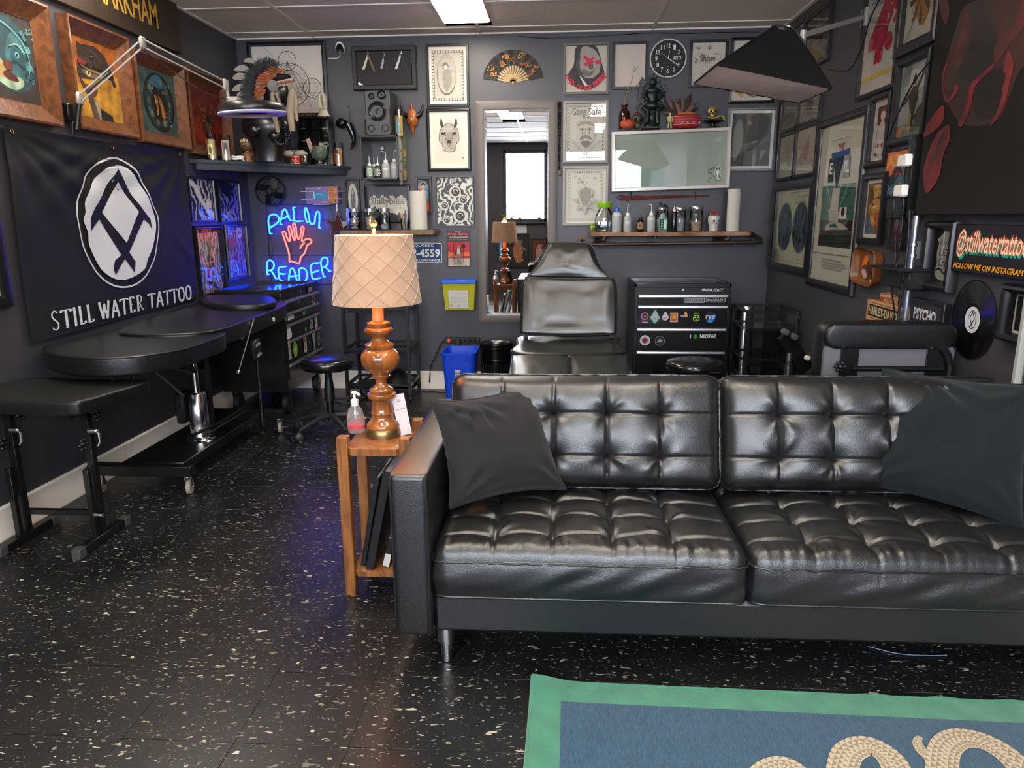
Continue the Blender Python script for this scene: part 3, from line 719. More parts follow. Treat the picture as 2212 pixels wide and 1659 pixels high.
def art_mask3(A):
    A.rect('#3d5552', 0, 0, 1, 1); A.circ('#191b1c', .53, .5, .4, .45); A.circ('#2a2c2a', .52, .5, .36, .41)
    A.circ('#243a40', .5, .52, .33, .38); A.circ('#1c1a18', .52, .48, .2, .28); A.blob('#2a5f80', [(.3, .78), (.5, .92), (.68, .84), (.6, .72), (.42, .74)])
    for i in range(10):
        a = 6.28*i/10; A.circ('#4d5340' if i % 2 else '#5f6a55', .52+.27*math.cos(a), .5+.33*math.sin(a), .045, .05)
    A.blob('#8a5628', [(.5, .62), (.6, .5), (.66, .34), (.6, .22), (.54, .3), (.52, .45)]); A.blob('#c88a48', [(.55, .5), (.6, .42), (.62, .3), (.57, .3)]); A.circ('#141312', .48, .52, .03); A.scrib('#8fa58a', (.22, .16, .84, .86), 20, .012, 5, 5, .15); A.line('#a86a34', [(.4, .6), (.46, .4), (.44, .3)], .04, smooth=4)
def art_mask4(A):
    A.rect('#6e1d14', 0, 0, 1, 1); A.rect('#8c2a18', 0, 0, 1, .45); A.blob('#5a2416', [(.3, .55), (.5, .6), (.72, .56), (.7, .3), (.56, .1), (.44, .1), (.32, .3)])
    A.blob('#231a17', [(.42, .45), (.56, .5), (.62, .3), (.54, .16), (.44, .24)]); A.blob('#5f5340', [(.46, .4), (.54, .42), (.56, .26), (.5, .2)])
    for x, s_ in ((.34, -.18), (.44, -.05), (.58, .08), (.7, .2)): A.poly('#8a5a30', [(x, .56), (x+.06, .56), (x+.03+s_, .78)])
    A.scrib('#a8603a', (.3, .2, .72, .6), 16, .02, 6, 4, .2); A.blob('#c04a28', [(.38, .14), (.46, .2), (.46, .08), (.4, .05)])
for tl, br, lb, a, k in (((-95, -70), (141, 276), 'wood-framed painting of a blue-green carved mask, left end of the wall', art_mask1, .085),
                         ((142, 26), (304, 302), 'wood-framed painting of a dark mask on a golden ground behind the lamp arm', art_mask2, .075),
                         ((288, 101), (416, 325), 'wood-framed painting of an oval dark mask on teal ground', art_mask3, .07),
                         ((403, 141), (509, 347), 'wood-framed painting of a horned mask on red ground beside the bust', art_mask4, .07)):
    frame('left', tl, br, lb, fw=k, depth=.055, fm=carved, art=a, prof='scoop', rec=.012, gl=False, bgc='#3a322e', cat='painting')
x0, y0 = uv('left', 90, 0, .03); x1, y1 = uv('left', 393, 117, .03)
MS = WM['left'] @ T((x0+x1)/2, (y0+y1)/2, 0)
pts = [uv('left', *q, .03) for q in ((90, 0), (393, 117))]
sg = thing('wall_sign', 'long dark wooden board with gold lettering at the ceiling', 'sign', M=WM['left'] @ T(x1, y1, 0))
zt = .0
mb = MB(WM['left']); ub = uv('left', 90, 0, .03)[1]; yb = y1
mb.box2((x0-1.0, yb, .002), (x1, yb+.335, .03), .003); mb.build('board', wood('dark_board', '#2e2118', '#241a13', 3, .5, 2, (1, 6, 1), bump=.1), sg)
A = Art(WM['left'], 0, 0, 1, 1, .031); xa, ya = uv('left', 206, 0, .03); xb, yb2 = uv('left', 343, 70, .03)
A.text('#b08a34', 'MARKHAM', xa, yb+.085, xb, yb+.22, .015); A.build(sg, 'lettering')

# cloth banner with emblem
bnc = mat('banner_cloth', '#17171b', .62, spec=.3, bump=(300, .2))
Bq = [Vector((*uv('left', *q, .02), 0)) for q in ((66, 741), (427, 645), (397, 325), (3, 268))]
def bmap(u, v, z=0.):
    p = (Bq[0]*(1-u)+Bq[1]*u)*(1-v)+(Bq[3]*(1-u)+Bq[2]*u)*v
    sag = -.025*math.sin(math.pi*u)*v*(1-.5*v)*(1 if u > .5 else 1.0)
    h = .022+.004*math.sin(u*9+v*3)+.004*math.sin(u*4-v*7+1)
    for (a, b, k) in ((0, 1, 1.), (1, 1, .8), (.48, 1, .5)):
        dx, dy = u-a, v-b; r = math.hypot(dx, dy); th_ = math.atan2(dy, dx); h += k*.007*math.exp(-((r-.3)/.22)**2)*math.sin(th_*16+a*2)
    dx, dy = u-.93, v-.35; h += .010*math.exp(-(((dx+dy*.7)/.03)**2))*math.exp(-((dx*.7-dy)/.16)**2)
    return (p.x, p.y+sag, max(.004, h)+z)
bw_, bh_ = 1., 1.
ban = thing('banner', 'black cloth banner with white oval emblem and lettering on the left wall', 'banner', M=WM['left'] @ T((Bq[0].x+Bq[1].x)/2, (Bq[0].y+Bq[1].y)/2, 0))
mb = MB(WM['left']); mb.grid(lambda u, v: bmap(u, v), 90, 70); mb.build('cloth', bnc, ban, recalc=False, ang=80)
def pxuv(px, py):
    q = uv('left', px, py, .025); u, v = .5, .5
    for _ in range(12):
        p = Vector(bmap(u, v)[:2]+(0,)); du = Vector(bmap(u+.01, v)[:2]+(0,))-p; dv = Vector(bmap(u, v+.01)[:2]+(0,))-p
        ex, ey = q[0]-p.x, q[1]-p.y; det = du.x*dv.y-du.y*dv.x; u += .01*(ex*dv.y-ey*dv.x)/det; v += .01*(ey*du.x-ex*du.y)/det
    return u, v
def cpx(pts, s=3.387, ox=0, oy=270): return [pxuv(ox+a/s, oy+b/s) for a, b in pts]
outer = cpx([(820, 235), (700, 275), (640, 350), (605, 430), (580, 520), (572, 600), (568, 670), (580, 760), (605, 880), (645, 980), (700, 1080), (770, 1150), (850, 1187), (930, 1190), (1000, 1165), (1060, 1110), (1100, 1030), (1125, 960), (1140, 860), (1153, 760), (1150, 660), (1120, 580), (1085, 500), (1040, 410), (985, 330), (910, 265)])
cen = (sum(p[0] for p in outer)/len(outer), sum(p[1] for p in outer)/len(outer))
def inset(l, d): return [(cen[0]+(p[0]-cen[0])*d, cen[1]+(p[1]-cen[1])*d) for p in l]
white = '#c3c6cc'
A = Art(WM['left'], 0, 0, 1, 1, .0045, dz=.0022, warp=lambda u, v, z: bmap(u, v, z))
sm = lambda l: [tuple(p)[:2] for p in catmull([Vector((a, b, 0)) for a, b in l], 4)]
A.up(); A.scan(white, [sm(outer), sm(inset(outer, .972))], dv=.006, du=.03)
inner = cpx([(845, 297), (760, 320), (690, 395), (650, 480), (625, 560), (630, 640), (615, 700), (645, 790), (650, 870), (690, 970), (740, 1060), (820, 1120), (900, 1132), (980, 1105), (1050, 1050), (1065, 990), (1100, 900), (1125, 780), (1125, 680), (1090, 560), (1040, 460), (985, 380), (920, 318)])
A.up(); A.scan(white, [sm(inner)], dv=.006, du=.03)
def E_(pts, s=3.387): A.up(); A.scan('#15151a', [cpx(pts, s)], dv=.005, du=.03)
E_([(850, 318), (800, 400), (740, 520), (695, 600), (665, 680), (665, 775), (695, 735), (730, 690), (880, 950), (835, 990), (822, 1050), (838, 1100), (875, 1030), (905, 980), (940, 1030), (975, 1080), (980, 1000), (935, 930), (1040, 690), (1075, 720), (1098, 765), (1088, 690), (1040, 630), (960, 520), (900, 410)])
A.up(); A.scan(white, [cpx([(847, 415), (1003, 635), (915, 862), (745, 640)])], dv=.005, du=.03)
# seriffed capitals
SER = {'S': [[(.72, .86), (.62, .97), (.4, 1), (.18, .88), (.14, .72), (.3, .58), (.56, .45), (.76, .3), (.7, .1), (.45, 0), (.2, .03), (.1, .16)]], 'T': [[(.5, 0), (.5, .96)], [(.02, .95), (.98, .95)], [(.02, .84), (.02, .96)], [(.98, .84), (.98, .96)], [(.36, .01), (.64, .01)]],
       'I': [[(.5, 0), (.5, 1)], [(.34, .99), (.66, .99)], [(.34, .01), (.66, .01)]], 'L': [[(.3, 0), (.3, 1)], [(.12, .99), (.48, .99)], [(.12, .02), (.86, .02)], [(.86, .02), (.88, .16)]],
       'W': [[(.06, 1), (.3, 0)], [(.3, 0), (.5, .9)], [(.5, .9), (.7, 0)], [(.7, 0), (.94, 1)], [(0, .99), (.18, .99)], [(.84, .99), (1, .99)]], 'A': [[(.08, 0), (.5, 1)], [(.5, 1), (.9, 0)], [(.22, .34), (.76, .34)], [(0, .01), (.2, .01)], [(.76, .01), (1, .01)]],
       'E': [[(.28, 0), (.28, 1)], [(.12, .98), (.8, .98)], [(.28, .52), (.66, .52)], [(.12, .02), (.84, .02)], [(.8, .98), (.8, .84)], [(.84, .02), (.86, .16)]], 'R': [[(.26, 0), (.26, 1)], [(.1, .98), (.5, .98), (.74, .86), (.7, .62), (.5, .52), (.28, .5)], [(.48, .52), (.68, .18), (.96, .0)], [(.12, .01), (.4, .01)]],
       'O': [[(.5, 0), (.2, .12), (.08, .5), (.2, .88), (.5, 1), (.8, .88), (.92, .5), (.8, .12), (.5, 0)]], ' ': []}
def serif(A, c, txt, p0, p1, h0, h1, adv):
    """letters along a base line p0-p1 in banner space; heights h0..h1"""
    tot = sum(adv.get(ch, 1.) for ch in txt); x = 0
    for ch in txt:
        wd_ = adv.get(ch, 1.)/tot; t = (x+wd_*.5); hh = h0+(h1-h0)*t
        for st in SER[ch]:
            vert = abs(st[0][0]-st[-1][0]) < .05 and len(st) == 2; q = []
            for a, b in st:
                tt = x+wd_*(.06+.88*a); q.append((p0[0]+(p1[0]-p0[0])*tt, p0[1]+(p1[1]-p0[1])*tt+hh*b))
            q2 = []
            for i in range(len(q)-1):
                for j in range(4): q2.append((q[i][0]+(q[i+1][0]-q[i][0])*j/4, q[i][1]+(q[i+1][1]-q[i][1])*j/4))
            q2.append(q[-1]); A.line(c, [tuple(p)[:2] for p in q2], (.012 if vert or ch in 'SOWA' and len(st) > 1 and st[0][0] <= st[-1][0] else .006), up=False)
        x += wd_
A.up(); a, b = pxuv(104, 715), pxuv(412, 645); a2, b2 = pxuv(103, 673), pxuv(405, 617)
serif(A, white, 'STILL WATER TATTOO', a, b, a2[1]-a[1], b2[1]-b[1], {'I': .5, ' ': .45, 'W': 1.25, 'S': .8, 'L': .75, 'E': .8, 'O': 1.05, 'T': .95})
A.build(ban, 'emblem_print')
for q in ((.03, .975), (.5, .975), (.97, .975)):
    gm = MB(); p = bmap(*q); gm.M = WM['left'] @ T(p[0], p[1], p[2]+.001); gm.tube([(.009*math.cos(i*.628), .009*math.sin(i*.628), 0) for i in range(10)], .0022, 6, closed=True); gm.build('grommet', mat('brass', '#a5895a', .3, metal=1), ban)

def art_wave(A):
    A.rect(inkmat('wave_print', '#14162c', '#b9b9c4', 5, 14, .42, .6, (1, 1, 1)), 0, 0, 1, 1); A.circ('#d6d3cc', .8, .42, .12, .12)
    A.line('#cfcfd4', [(.0, 1), (.3, .8), (.5, .5), (.8, .2), (1, .1)], .12, smooth=5)
def art_wave2(A):
    A.rect(MATS['wave_print'], 0, 0, 1, 1); A.blob('#1b1d3c', [(.05, .98), (.5, .99), (.8, .9), (.6, .6), (.3, .7)]); A.line('#9b9bb0', [(.1, 0), (.5, .2), (.95, .55)], .08, smooth=5)
frame('left', (406, 380), (471, 479), 'left panel of the crashing-wave print pair below the shelf', fw=.012, art=art_wave, group=None)
frame('left', (470, 388), (525, 480), 'right panel of the crashing-wave print pair below the shelf', fw=.012, art=art_wave2)
def art_koi(A):
    A.rect(inkmat('floral_print', '#c5bdb2', '#6a5f62', 7, 12, .55, .75), 0, 0, 1, 1); A.blob('#8a7a3a', [(.5, .9), (.62, .8), (.5, .62), (.42, .7)]); A.blob('#5a4a3a', [(.38, .62), (.6, .6), (.66, .45), (.44, .42)])
    A.circ('#a0583a', .42, .34, .17, .1); A.circ('#d08a5a', .45, .35, .1, .07); A.blob('#3f352c', [(.2, .3), (.3, .2), (.6, .18), (.75, .05), (.5, .1), (.25, .22)]); A.line('#c5a45a', [(.45, .95), (.55, .7), (.5, .5), (.62, .3), (.5, .12)], .05, smooth=5)
def art_peony(A):
    A.rect(inkmat('peony_print', '#a49cc0', '#4a3f80', 6, 10, .4, .65), 0, 0, 1, 1); A.blob('#b0607a', [(.2, .7), (.45, .8), (.5, .62), (.3, .55)]); A.blob('#7a3f90', [(.35, .4), (.55, .44), (.55, .28), (.4, .26)]); A.circ('#d8d0c8', .75, .86, .12); A.circ(K, .72, .87, .03); A.circ(K, .8, .87, .03)
frame('left', (421, 488), (496, 640), 'tall black-framed print of a flower and gourd on cream, lit blue by the neon', fw=.02, mw=(.035, .03), mc='#35304a', art=art_koi)
frame('left', (487, 485), (543, 598), 'narrow black-framed purple peony print nearest the neon corner', fw=.014, art=art_peony, depth=.03)
frame('left', (-95, 435), (32, 661), 'dark-framed picture cut off by the left photo edge', fw=.05, mw=.02, art=lambda A: A.scrib(GR, (.1, .1, .9, .9), 12, .01))

# ---------------- back wall
def art_geo(A):
    c = '#3c3833'; A.ring(c, .5, .78, .125, .008); A.ring(c, .5, .42, .29, .008); A.ring(c, .5, .42, .2, .006); A.ring(c, .83, .38, .125, .008)
    for cx, cy, r in ((.5, .78, .12), (.5, .42, .28), (.83, .38, .12)):
        tri = [(cx+r*math.sin(6.283*i/3), cy+r*1.17*math.cos(6.283*i/3)) for i in range(3)]; A.line(c, tri, .006, closed=True)
        tri = [(cx+r*math.sin(6.283*i/3+3.1416), cy+r*1.17*math.cos(6.283*i/3+3.1416)) for i in range(3)]
        if r > .2 or cx > .6: A.line(c, tri, .006, closed=True)
    for i in range(6): A.line(c, [(.5, .78), (.3+.1*i, .1)], .004)
    A.line(c, [(.1, .22), (.9, .22)], .004); A.line(c, [(.18, .98), (.32, .84)], .003)
frame('back', (531, 91), (711, 252), 'large black-framed white print of linked circles and triangles', fw=.03, art=art_geo, bgc='#c4bab2', gl=False)
def art_lady(A):
    A.rect('#b3ac9f', .04, .03, .96, .97); c = '#55504a'
    for (x0, y0, x1, y1) in ((.05, .04, .95, .085), (.05, .915, .95, .96), (.05, .04, .11, .96), (.89, .04, .95, .96)): A.rect('#6d675f', x0, y0, x1, y1)
    for i in range(11): A.rect('#c9c3b5', .08+.078*i, .045, .13+.078*i, .08); A.rect('#c9c3b5', .08+.078*i, .92, .13+.078*i, .955)
    for i in range(14): A.rect('#c9c3b5', .06, .1+.058*i, .1, .14+.058*i); A.rect('#c9c3b5', .9, .1+.058*i, .94, .14+.058*i)
    A.circ('#a9a397', .47, .52, .27, .36); A.ring(c, .47, .52, .27, .006, ry=.36); A.ring('#807a70', .44, .72, .15, .006, ry=.11)
    A.circ('#77716a', .44, .67, .09, .07); A.circ('#b9b3a7', .45, .64, .055, .05); A.blob('#8f8a80', [(.38, .58), (.56, .6), (.62, .45), (.58, .3), (.45, .2), (.36, .35)]); A.scrib('#6f6a62', (.32, .2, .7, .6), 26, .006, 3)
frame('back', (919, 95), (1014, 229), 'black-framed drawing of a praying haloed woman with chain border', fw=.018, gl=False, mw=(.012, .012), art=art_lady)
def art_beast(A):
    c = '#3a3734'; A.rect('#c3bdb0', .12, .1, .88, .9)
    A.blob('#a49e93', [(.36, .75), (.5, .79), (.64, .75), (.74, .66), (.76, .5), (.68, .42), (.66, .32), (.5, .29), (.36, .32), (.32, .42), (.24, .5), (.27, .66)]); A.blob('#8d887e', [(.4, .55), (.5, .64), (.6, .55), (.56, .4), (.44, .4)])
    A.blob(c, [(.3, .88), (.28, .76), (.36, .72), (.35, .8)]); A.blob(c, [(.7, .88), (.72, .76), (.64, .72), (.65, .8)])
    A.line(c, [(.36, .75), (.5, .79), (.64, .75), (.74, .66), (.76, .5), (.68, .42), (.66, .32), (.5, .29), (.36, .32), (.32, .42), (.24, .5), (.27, .66)], .012, closed=True, smooth=5)
    for s_ in (-1, 1):
        A.blob(c, [(.5+s_*.08, .62), (.5+s_*.17, .64), (.5+s_*.2, .6), (.5+s_*.12, .59)])
        for k in range(6): A.line(c, [(.5+s_*.04, .75-.06*k), (.5+s_*.14, .74-.055*k), (.5+s_*.22, .68-.05*k)], .007, smooth=4)
    A.circ(c, .5, .47, .05, .03); A.line(c, [(.5, .46), (.5, .38), (.42, .35)], .008, smooth=3); A.line(c, [(.5, .38), (.58, .35)], .008); A.scrib(c, (.33, .32, .67, .74), 22, .006, 5, 3, .14); A.scrib(c, (.82, .16, .88, .19), 4, .01, 2, 3, .08)
frame('back', (920, 234), (1018, 369), 'black-framed ink drawing of a horned beast face on cream', fw=.022, gl=False, art=art_beast, bgc='#cdc6b8')
def art_ben(A):
    A.rect('#b7b0a0', 0, 0, 1, 1); A.blob('#38363a', [(.3, .99), (.7, .99), (.82, .8), (.88, .6), (.95, .35), (.8, .15), (.5, .05), (.2, .15), (.05, .35), (.2, .6), (.22, .85)])
    A.blob('#9c948a', [(.38, .95), (.62, .95), (.8, .78), (.84, .55), (.8, .4), (.62, .3), (.42, .36), (.35, .55)]); A.blob('#6b665f', [(.42, .5), (.6, .44), (.72, .5), (.62, .36), (.46, .36)]); A.blob('#5a5651', [(.55, .62), (.66, .6), (.66, .5), (.58, .5)])
    A.blob('#504c48', [(.36, .8), (.34, .55), (.44, .4), (.36, .36), (.25, .6)]); A.poly('#d2cabb', [(.34, .36), (.38, .34), (.55, .14), (.48, .12)])
    for cx, cy in ((.56, .68),): A.line('#c52846', [(cx-.12, cy+.09), (cx+.1, cy-.06)], .06, .09); A.line('#c52846', [(cx-.1, cy-.1), (cx+.12, cy+.06)], .08, .05)
    A.blob('#c52846', [(.72, .66), (.86, .69), (.84, .62), (.74, .6)])
    for i, ch in enumerate('EYES ON THE PRIZE'):
        if ch == ' ': continue
        t = i/16; x = .02+.92*t; y = .3-.26*math.sin(math.pi*t)+.03*t; A.text('#c9304c', ch, x-.035, y-.03, x+.045, y+.085, .03, rot=-50+100*t)
frame('back', (1217, 93), (1315, 203), 'grey-framed portrait poster with red X over the eye', fw=.018, fm=frameg, mw=0, art=art_ben, bgc='#c4bcae')
frame('back', (1324, 90), (1398, 192), 'black-framed very faint pencil drawing left of the clock', fw=.018, gl=False, art=lambda A: A.scrib('#a89c8f', (.1, .1, .9, .9), 40, .006, 11, 3, .3), bgc='#b8ada2')
def art_eyes(A):
    c = '#5d564f'
    for x in (.2, .52): A.ring(c, x, .87, .07, .01, ry=.025); A.circ(c, x, .87, .03); A.line(c, [(x-.1, .9), (x, .93), (x+.1, .9)], .01, smooth=3)
    A.scrib(c, (.1, .5, .9, .75), 26, .01, 4, 4, .3); A.scrib('#847b72', (.15, .08, .85, .45), 24, .007, 6, 3, .3); A.text('#4d4741', 'Show', .25, .55, .72, .72, .01)
frame('back', (1492, 86), (1569, 188), 'black-framed sketch of eyes and script right of the clock', fw=.018, art=art_eyes, bgc='#b9afa3')
def art_yel(A): A.blob('#b59a3a', [(.2, .7), (.6, .85), (.7, .5), (.3, .3)]); A.blob('#7b7468', [(.5, .3), (.8, .25), (.7, .08), (.4, .1)]); A.blob('#a8903a', [(.05, .2), (.25, .3), (.3, .05)])
frame('back', (1581, 81), (1672, 222), 'black-framed flash print half hidden behind the softbox', fw=.02, art=art_yel, bgc='#b9b0a4')
def art_dkph(A):
    A.rect('#3a3836', 0, 0, .3, 1); A.rect('#59554e', .34, 0, 1, 1); A.blob('#6d6a60', [(.1, .1), (.3, .5), (.2, .9), (.02, .6)]); A.blob('#45423c', [(.4, .3), (.8, .5), (.95, .9), (.5, .95)]); A.line('#2c2a29', [(.32, 0), (.32, 1)], .02)
frame('back', (1574, 233), (1672, 369), 'dark-framed brown print with white mount in the right corner', fw=.016, fm=mat('pewter_frame', '#6c6a66', .3, metal=.6), mw=(.022, .022), mc='#b9b8b4', art=art_dkph, bgc='#4a4640')
def border(A, c='#5d5a54', n=14):
    A.line(c, [(.05, .035), (.95, .035), (.95, .965), (.05, .965)], .008, closed=True); A.line(c, [(.11, .075), (.89, .075), (.89, .925), (.11, .925)], .005, closed=True)
    for i in range(n):
        t = (i+.5)/n
        for x in (.08, .92): A.rect(c, x-.008, .06+.88*t-.018, x+.008, .06+.88*t+.008)
        for y in (.055, .945): A.rect(c, .08+.84*t-.012, y-.006, .08+.84*t+.02, y+.006)
def art_face(A):
    border(A); c = '#5a5750'; A.text(c, 'Gone', .16, .8, .5, .92, -.005); A.text(c, 'Safe', .56, .8, .88, .92, -.005); A.text(c, 'But', .42, .72, .6, .8, -.005)
    A.blob('#a8a498', [(.32, .7), (.5, .74), (.68, .7), (.72, .5), (.66, .34), (.5, .26), (.34, .34), (.28, .5)]); A.blob('#8a857b', [(.32, .66), (.5, .7), (.68, .66), (.7, .6), (.5, .64), (.3, .6)])
    for x in (.41, .59): A.line(c, [(x-.07, .55), (x, .57), (x+.07, .55), (x, .535)], .008, closed=True, smooth=3); A.circ(c, x, .55, .018); A.line(c, [(x, .52), (x, .46)], .008); A.line(c, [(x-.025, .49), (x+.025, .49)], .006)
    A.line(c, [(.5, .55), (.48, .46), (.54, .46)], .007, smooth=3); A.blob('#7b766c', [(.38, .42), (.5, .45), (.62, .42), (.64, .36), (.5, .39), (.36, .36)]); A.blob('#6b665e', [(.4, .34), (.6, .34), (.56, .26), (.44, .26)])
    A.line(c, [(.15, .36), (.5, .1), (.88, .36)], .008); A.line(c, [(.46, .1), (.49, .17), (.52, .17), (.55, .1)], .008); A.scrib('#7a756c', (.12, .1, .88, .34), 10, .005, 9)
frame('back', (1217, 218), (1313, 352), 'grey-framed drawing of a bandana-wearing face with tear marks', fw=.02, fm=mat('greige_frame', '#8b8580', .45), art=art_face, bgc='#b9b5a8')
def art_star(A):
    border(A); c = '#66635c'; A.scrib(c, (.2, .72, .8, .9), 18, .007, 12, 4, .25)
    st = [(.5+(.34 if i % 2 == 0 else .17)*math.sin(6.283*i/16), .42+(.28 if i % 2 == 0 else .15)*math.cos(6.283*i/16)) for i in range(16)]; A.poly('#a8a599', st); A.line(c, st, .007, closed=True)
    A.blob('#8d897e', [(.36, .6), (.5, .66), (.64, .6), (.62, .42), (.5, .3), (.38, .42)]); A.scrib(c, (.3, .25, .7, .66), 26, .007, 5, 4, .2)
frame('back', (1216, 359), (1312, 487), 'light-framed engraving of a starburst beast below the bandana face', fw=.018, gl=False, fm=MATS['greige_frame'], mw=(.01, .01), mc='#c9c7bf', art=art_star, bgc='#b8b8ac')
def art_paisley(A):
    A.rect(inkmat('paisley_print', '#2b2c30', '#b9b7ac', 6, 18, .38, .58), 0, 0, 1, 1)
    for x, y, r in ((.5, .7, .16), (.72, .54, .13), (.2, .42, .12), (.62, .2, .18), (.25, .12, .12), (.45, .9, .09)): A.circ('#bcbaaf', x, y, r); A.circ('#3c3d40', x+.01, y, r*.72); A.line('#c4c2b8', [(x+r*.5*math.cos(a_*.5)*(1-a_*.06), y+r*.4*math.sin(a_*.5)*(1-a_*.06)) for a_ in range(12)], .018, smooth=3)
frame('back', (940, 381), (1025, 489), 'thin-framed black and white swirling paisley print', fw=.008, art=art_paisley, gl=False)
def art_saint(A):
    A.rect('#2e3440', 0, 0, 1, 1)
    for i in range(17): a_ = 3.1416*(i/16); A.poly('#b9b2a4', [(.45, .7), (.45+.42*math.cos(a_-.05), .7+.24*math.sin(a_-.05)), (.45+.42*math.cos(a_+.05), .7+.24*math.sin(a_+.05))])
    A.circ('#c9694a', .3, .72, .16); A.circ('#30262a', .46, .82, .18); A.circ('#b7aea2', .47, .78, .13); A.blob('#4d7f96', [(.55, .75), (.85, .62), (.85, .3), (.6, .35), (.5, .6)]); A.blob('#c4bbb0', [(.3, .62), (.55, .66), (.6, .4), (.5, .28), (.35, .4)]); A.rect('#b5382c', .1, 0, .9, .22); A.blob('#b5382c', [(.4, .3), (.8, .36), (.85, .1), (.45, .1)]); A.circ(K, .43, .79, .03); A.circ(K, .52, .79, .03)
frame('back', (896, 382), (934, 461), 'small dark-framed print of a skull-faced saint with sun rays', fw=.018, fm=mat('dark_brown_frame', '#1e1614', .35), art=art_saint)
def art_virgin(A):
    A.rect('#141213', 0, 0, 1, 1); A.circ('#b9b4a8', .5, .6, .42, .34)
    for i in range(40): a_ = 6.283*i/40; A.line('#3a3735', [(.5+.3*math.cos(a_), .6+.24*math.sin(a_)), (.5+.41*math.cos(a_), .6+.33*math.sin(a_))], .012, up=False)
    A.circ('#9f9a90', .5, .6, .26, .22); A.blob('#4a4744', [(.5, .84), (.66, .7), (.68, .45), (.6, .3), (.4, .3), (.32, .45), (.34, .7)]); A.circ('#b5afa3', .48, .74, .07, .05); A.scrib('#b9b4a8', (.38, .3, .62, .68), 16, .014, 3, 3, .2); A.blob('#a7a297', [(.3, .22), (.7, .22), (.8, .3), (.5, .26), (.2, .3)])
frame('back', (743, 386), (781, 492), 'small black-framed white oval figure with rays behind the glass jars', fw=.016, fm=MATS['dark_brown_frame'], art=art_virgin)
def art_script(A):
    A.rect('#191717', 0, 0, 1, 1); c = '#b3ad9f'
    for i in range(13): A.circ(c, .1+.067*i, .55+.05*math.sin(i*1.9), .06, .17)
    for i in range(9): A.circ(c, .36+.07*i, .36+.04*math.sin(i*2.3), .06, .15)
    A.text('#55514a', 'Shillybliss', .08, .42, .9, .7, .0); A.scrib('#5c5850', (.1, .3, .92, .7), 34, .006, 7, 5, .12)
frame('back', (786, 399), (888, 482), 'wide black-framed board with cream cut-out lettering', fw=.02, fm=MATS['dark_brown_frame'], art=art_script)
# shadow box with razors
t = frame('back', (758, 100), (900, 192), 'dark shadow box holding three open razors', fw=.034, depth=.05, fm=mat('charcoal_box', '#1d1c1e', .5), bgc='#262321', rec=.03, name='shadow_box', cat='shadow box')
Mx = ROOTM[t.name]
def razor(x, y, c1, c2, s_=1., op=22):
    rz = MB(Mx @ T(x, y, .0)); 
    for sg_, ln in ((-1, .105), (1, .12)):
        m4 = rotm(sg_*op, 'Z'); rz.mi = 0 if sg_ < 0 else 1
        rz.prism([(-.006, 0), (.006, 0), (.009 if sg_ < 0 else .006, -ln*s_*.5), (.009 if sg_ < 0 else .005, -ln*s_), (-.007, -ln*s_)], .031, .0335, M=m4)
    rz.tube([(0, -.002, .0325), (.003, .01, .0325), (.001, .022, .0325), (-.006, .026, .0325)], .0025, 6, 0)
    return rz.build('razor', [c1, c2], t)
razor(-.118, .09, mat('bone', '#c9bfae', .4), mat('horn_tan', '#7a5a34', .4)); razor(.0, .08, mat('dull_steel', '#8d8a88', .35, metal=.7), blackp, .8, 16); razor(.125, .095, alu, blackp, 1.05)
# deep white box with plants and a scorpion
t = frame('back', (1323, 281), (1575, 409), 'deep white-framed shadow box with a scorpion, carrying the curios', fw=.026, depth=.11, fm=mat('white_gloss_frame', '#b9b3ac', .3, coat=.4), mw=0, bgc='#8f988c', rec=.085, name='shadow_box', cat='shadow box', tilt=1.4,
          art=lambda A: (A.rect('#7d9287', 0, 0, .45, .35), A.scrib('#3a3a38', (.84, .06, .94, .34), 14, .006, 3, 5, .08)))
Mx = ROOTM[t.name]; sc_ = MB(Mx @ T(.34, -.11, .085))
sc_.M = sc_.M @ Matrix.Scale(.55, 4)
sc_.sphere((0, .02, .006), (.02, .035, .006), 12, 6); sc_.tube([(0, -.01, .006), (-.012, -.045, .007), (-.004, -.075, .008), (.018, -.075, .008), (.022, -.05, .008)], lambda q: .007-.004*q, 6)
for s_ in (-1, 1):
    sc_.tube([(s_*.012, .045, .006), (s_*.035, .06, .006), (s_*.03, .085, .006)], .0045, 6); sc_.tube([(s_*.03, .085, .006), (s_*.02, .1, .006), (s_*.012, .095, .006)], .0035, 6)
    for k in range(4): sc_.tube([(s_*.016, .035-.014*k, .005), (s_*.04, .04-.02*k, .007), (s_*.05, .028-.024*k, .003)], .0022, 5)
sc_.build('scorpion', mat('pale_scorpion', '#c9c2b4', .5), t)
W2 = MATS['white_gloss_frame']
# mirror
t = frame('back', (1026, 218), (1196, 704), 'tall wall mirror in a wide grey-brown frame', fw=.063, depth=.028, fm=mat('taupe_frame', '#5a524d', .45, bump=(80, .05)), gl=False, name='wall_mirror', cat='mirror', bgc='#222222', size=(.60, 1.63))
Mx = ROOTM[t.name]; o = [c for c in COL.objects if c.parent == t and c.name.startswith('print')][0]; bpy.data.objects.remove(o)
mw_, mh_ = .30-.0567, .815-.0567; mb = MB(Mx); bv = .022
mb.add([(-mw_+bv, -mh_+bv, .012), (mw_-bv, -mh_+bv, .012), (mw_-bv, mh_-bv, .012), (-mw_+bv, mh_-bv, .012), (-mw_, -mh_, .0095), (mw_, -mh_, .0095), (mw_, mh_, .0095), (-mw_, mh_, .0095)], [(0, 1, 2, 3), (4, 5, 1, 0), (5, 6, 2, 1), (6, 7, 3, 2), (7, 4, 0, 3)])
mb.build('mirror_glass', mat('mirror_silver', '#f4f4f4', .0, metal=1), t, ang=1, recalc=False)
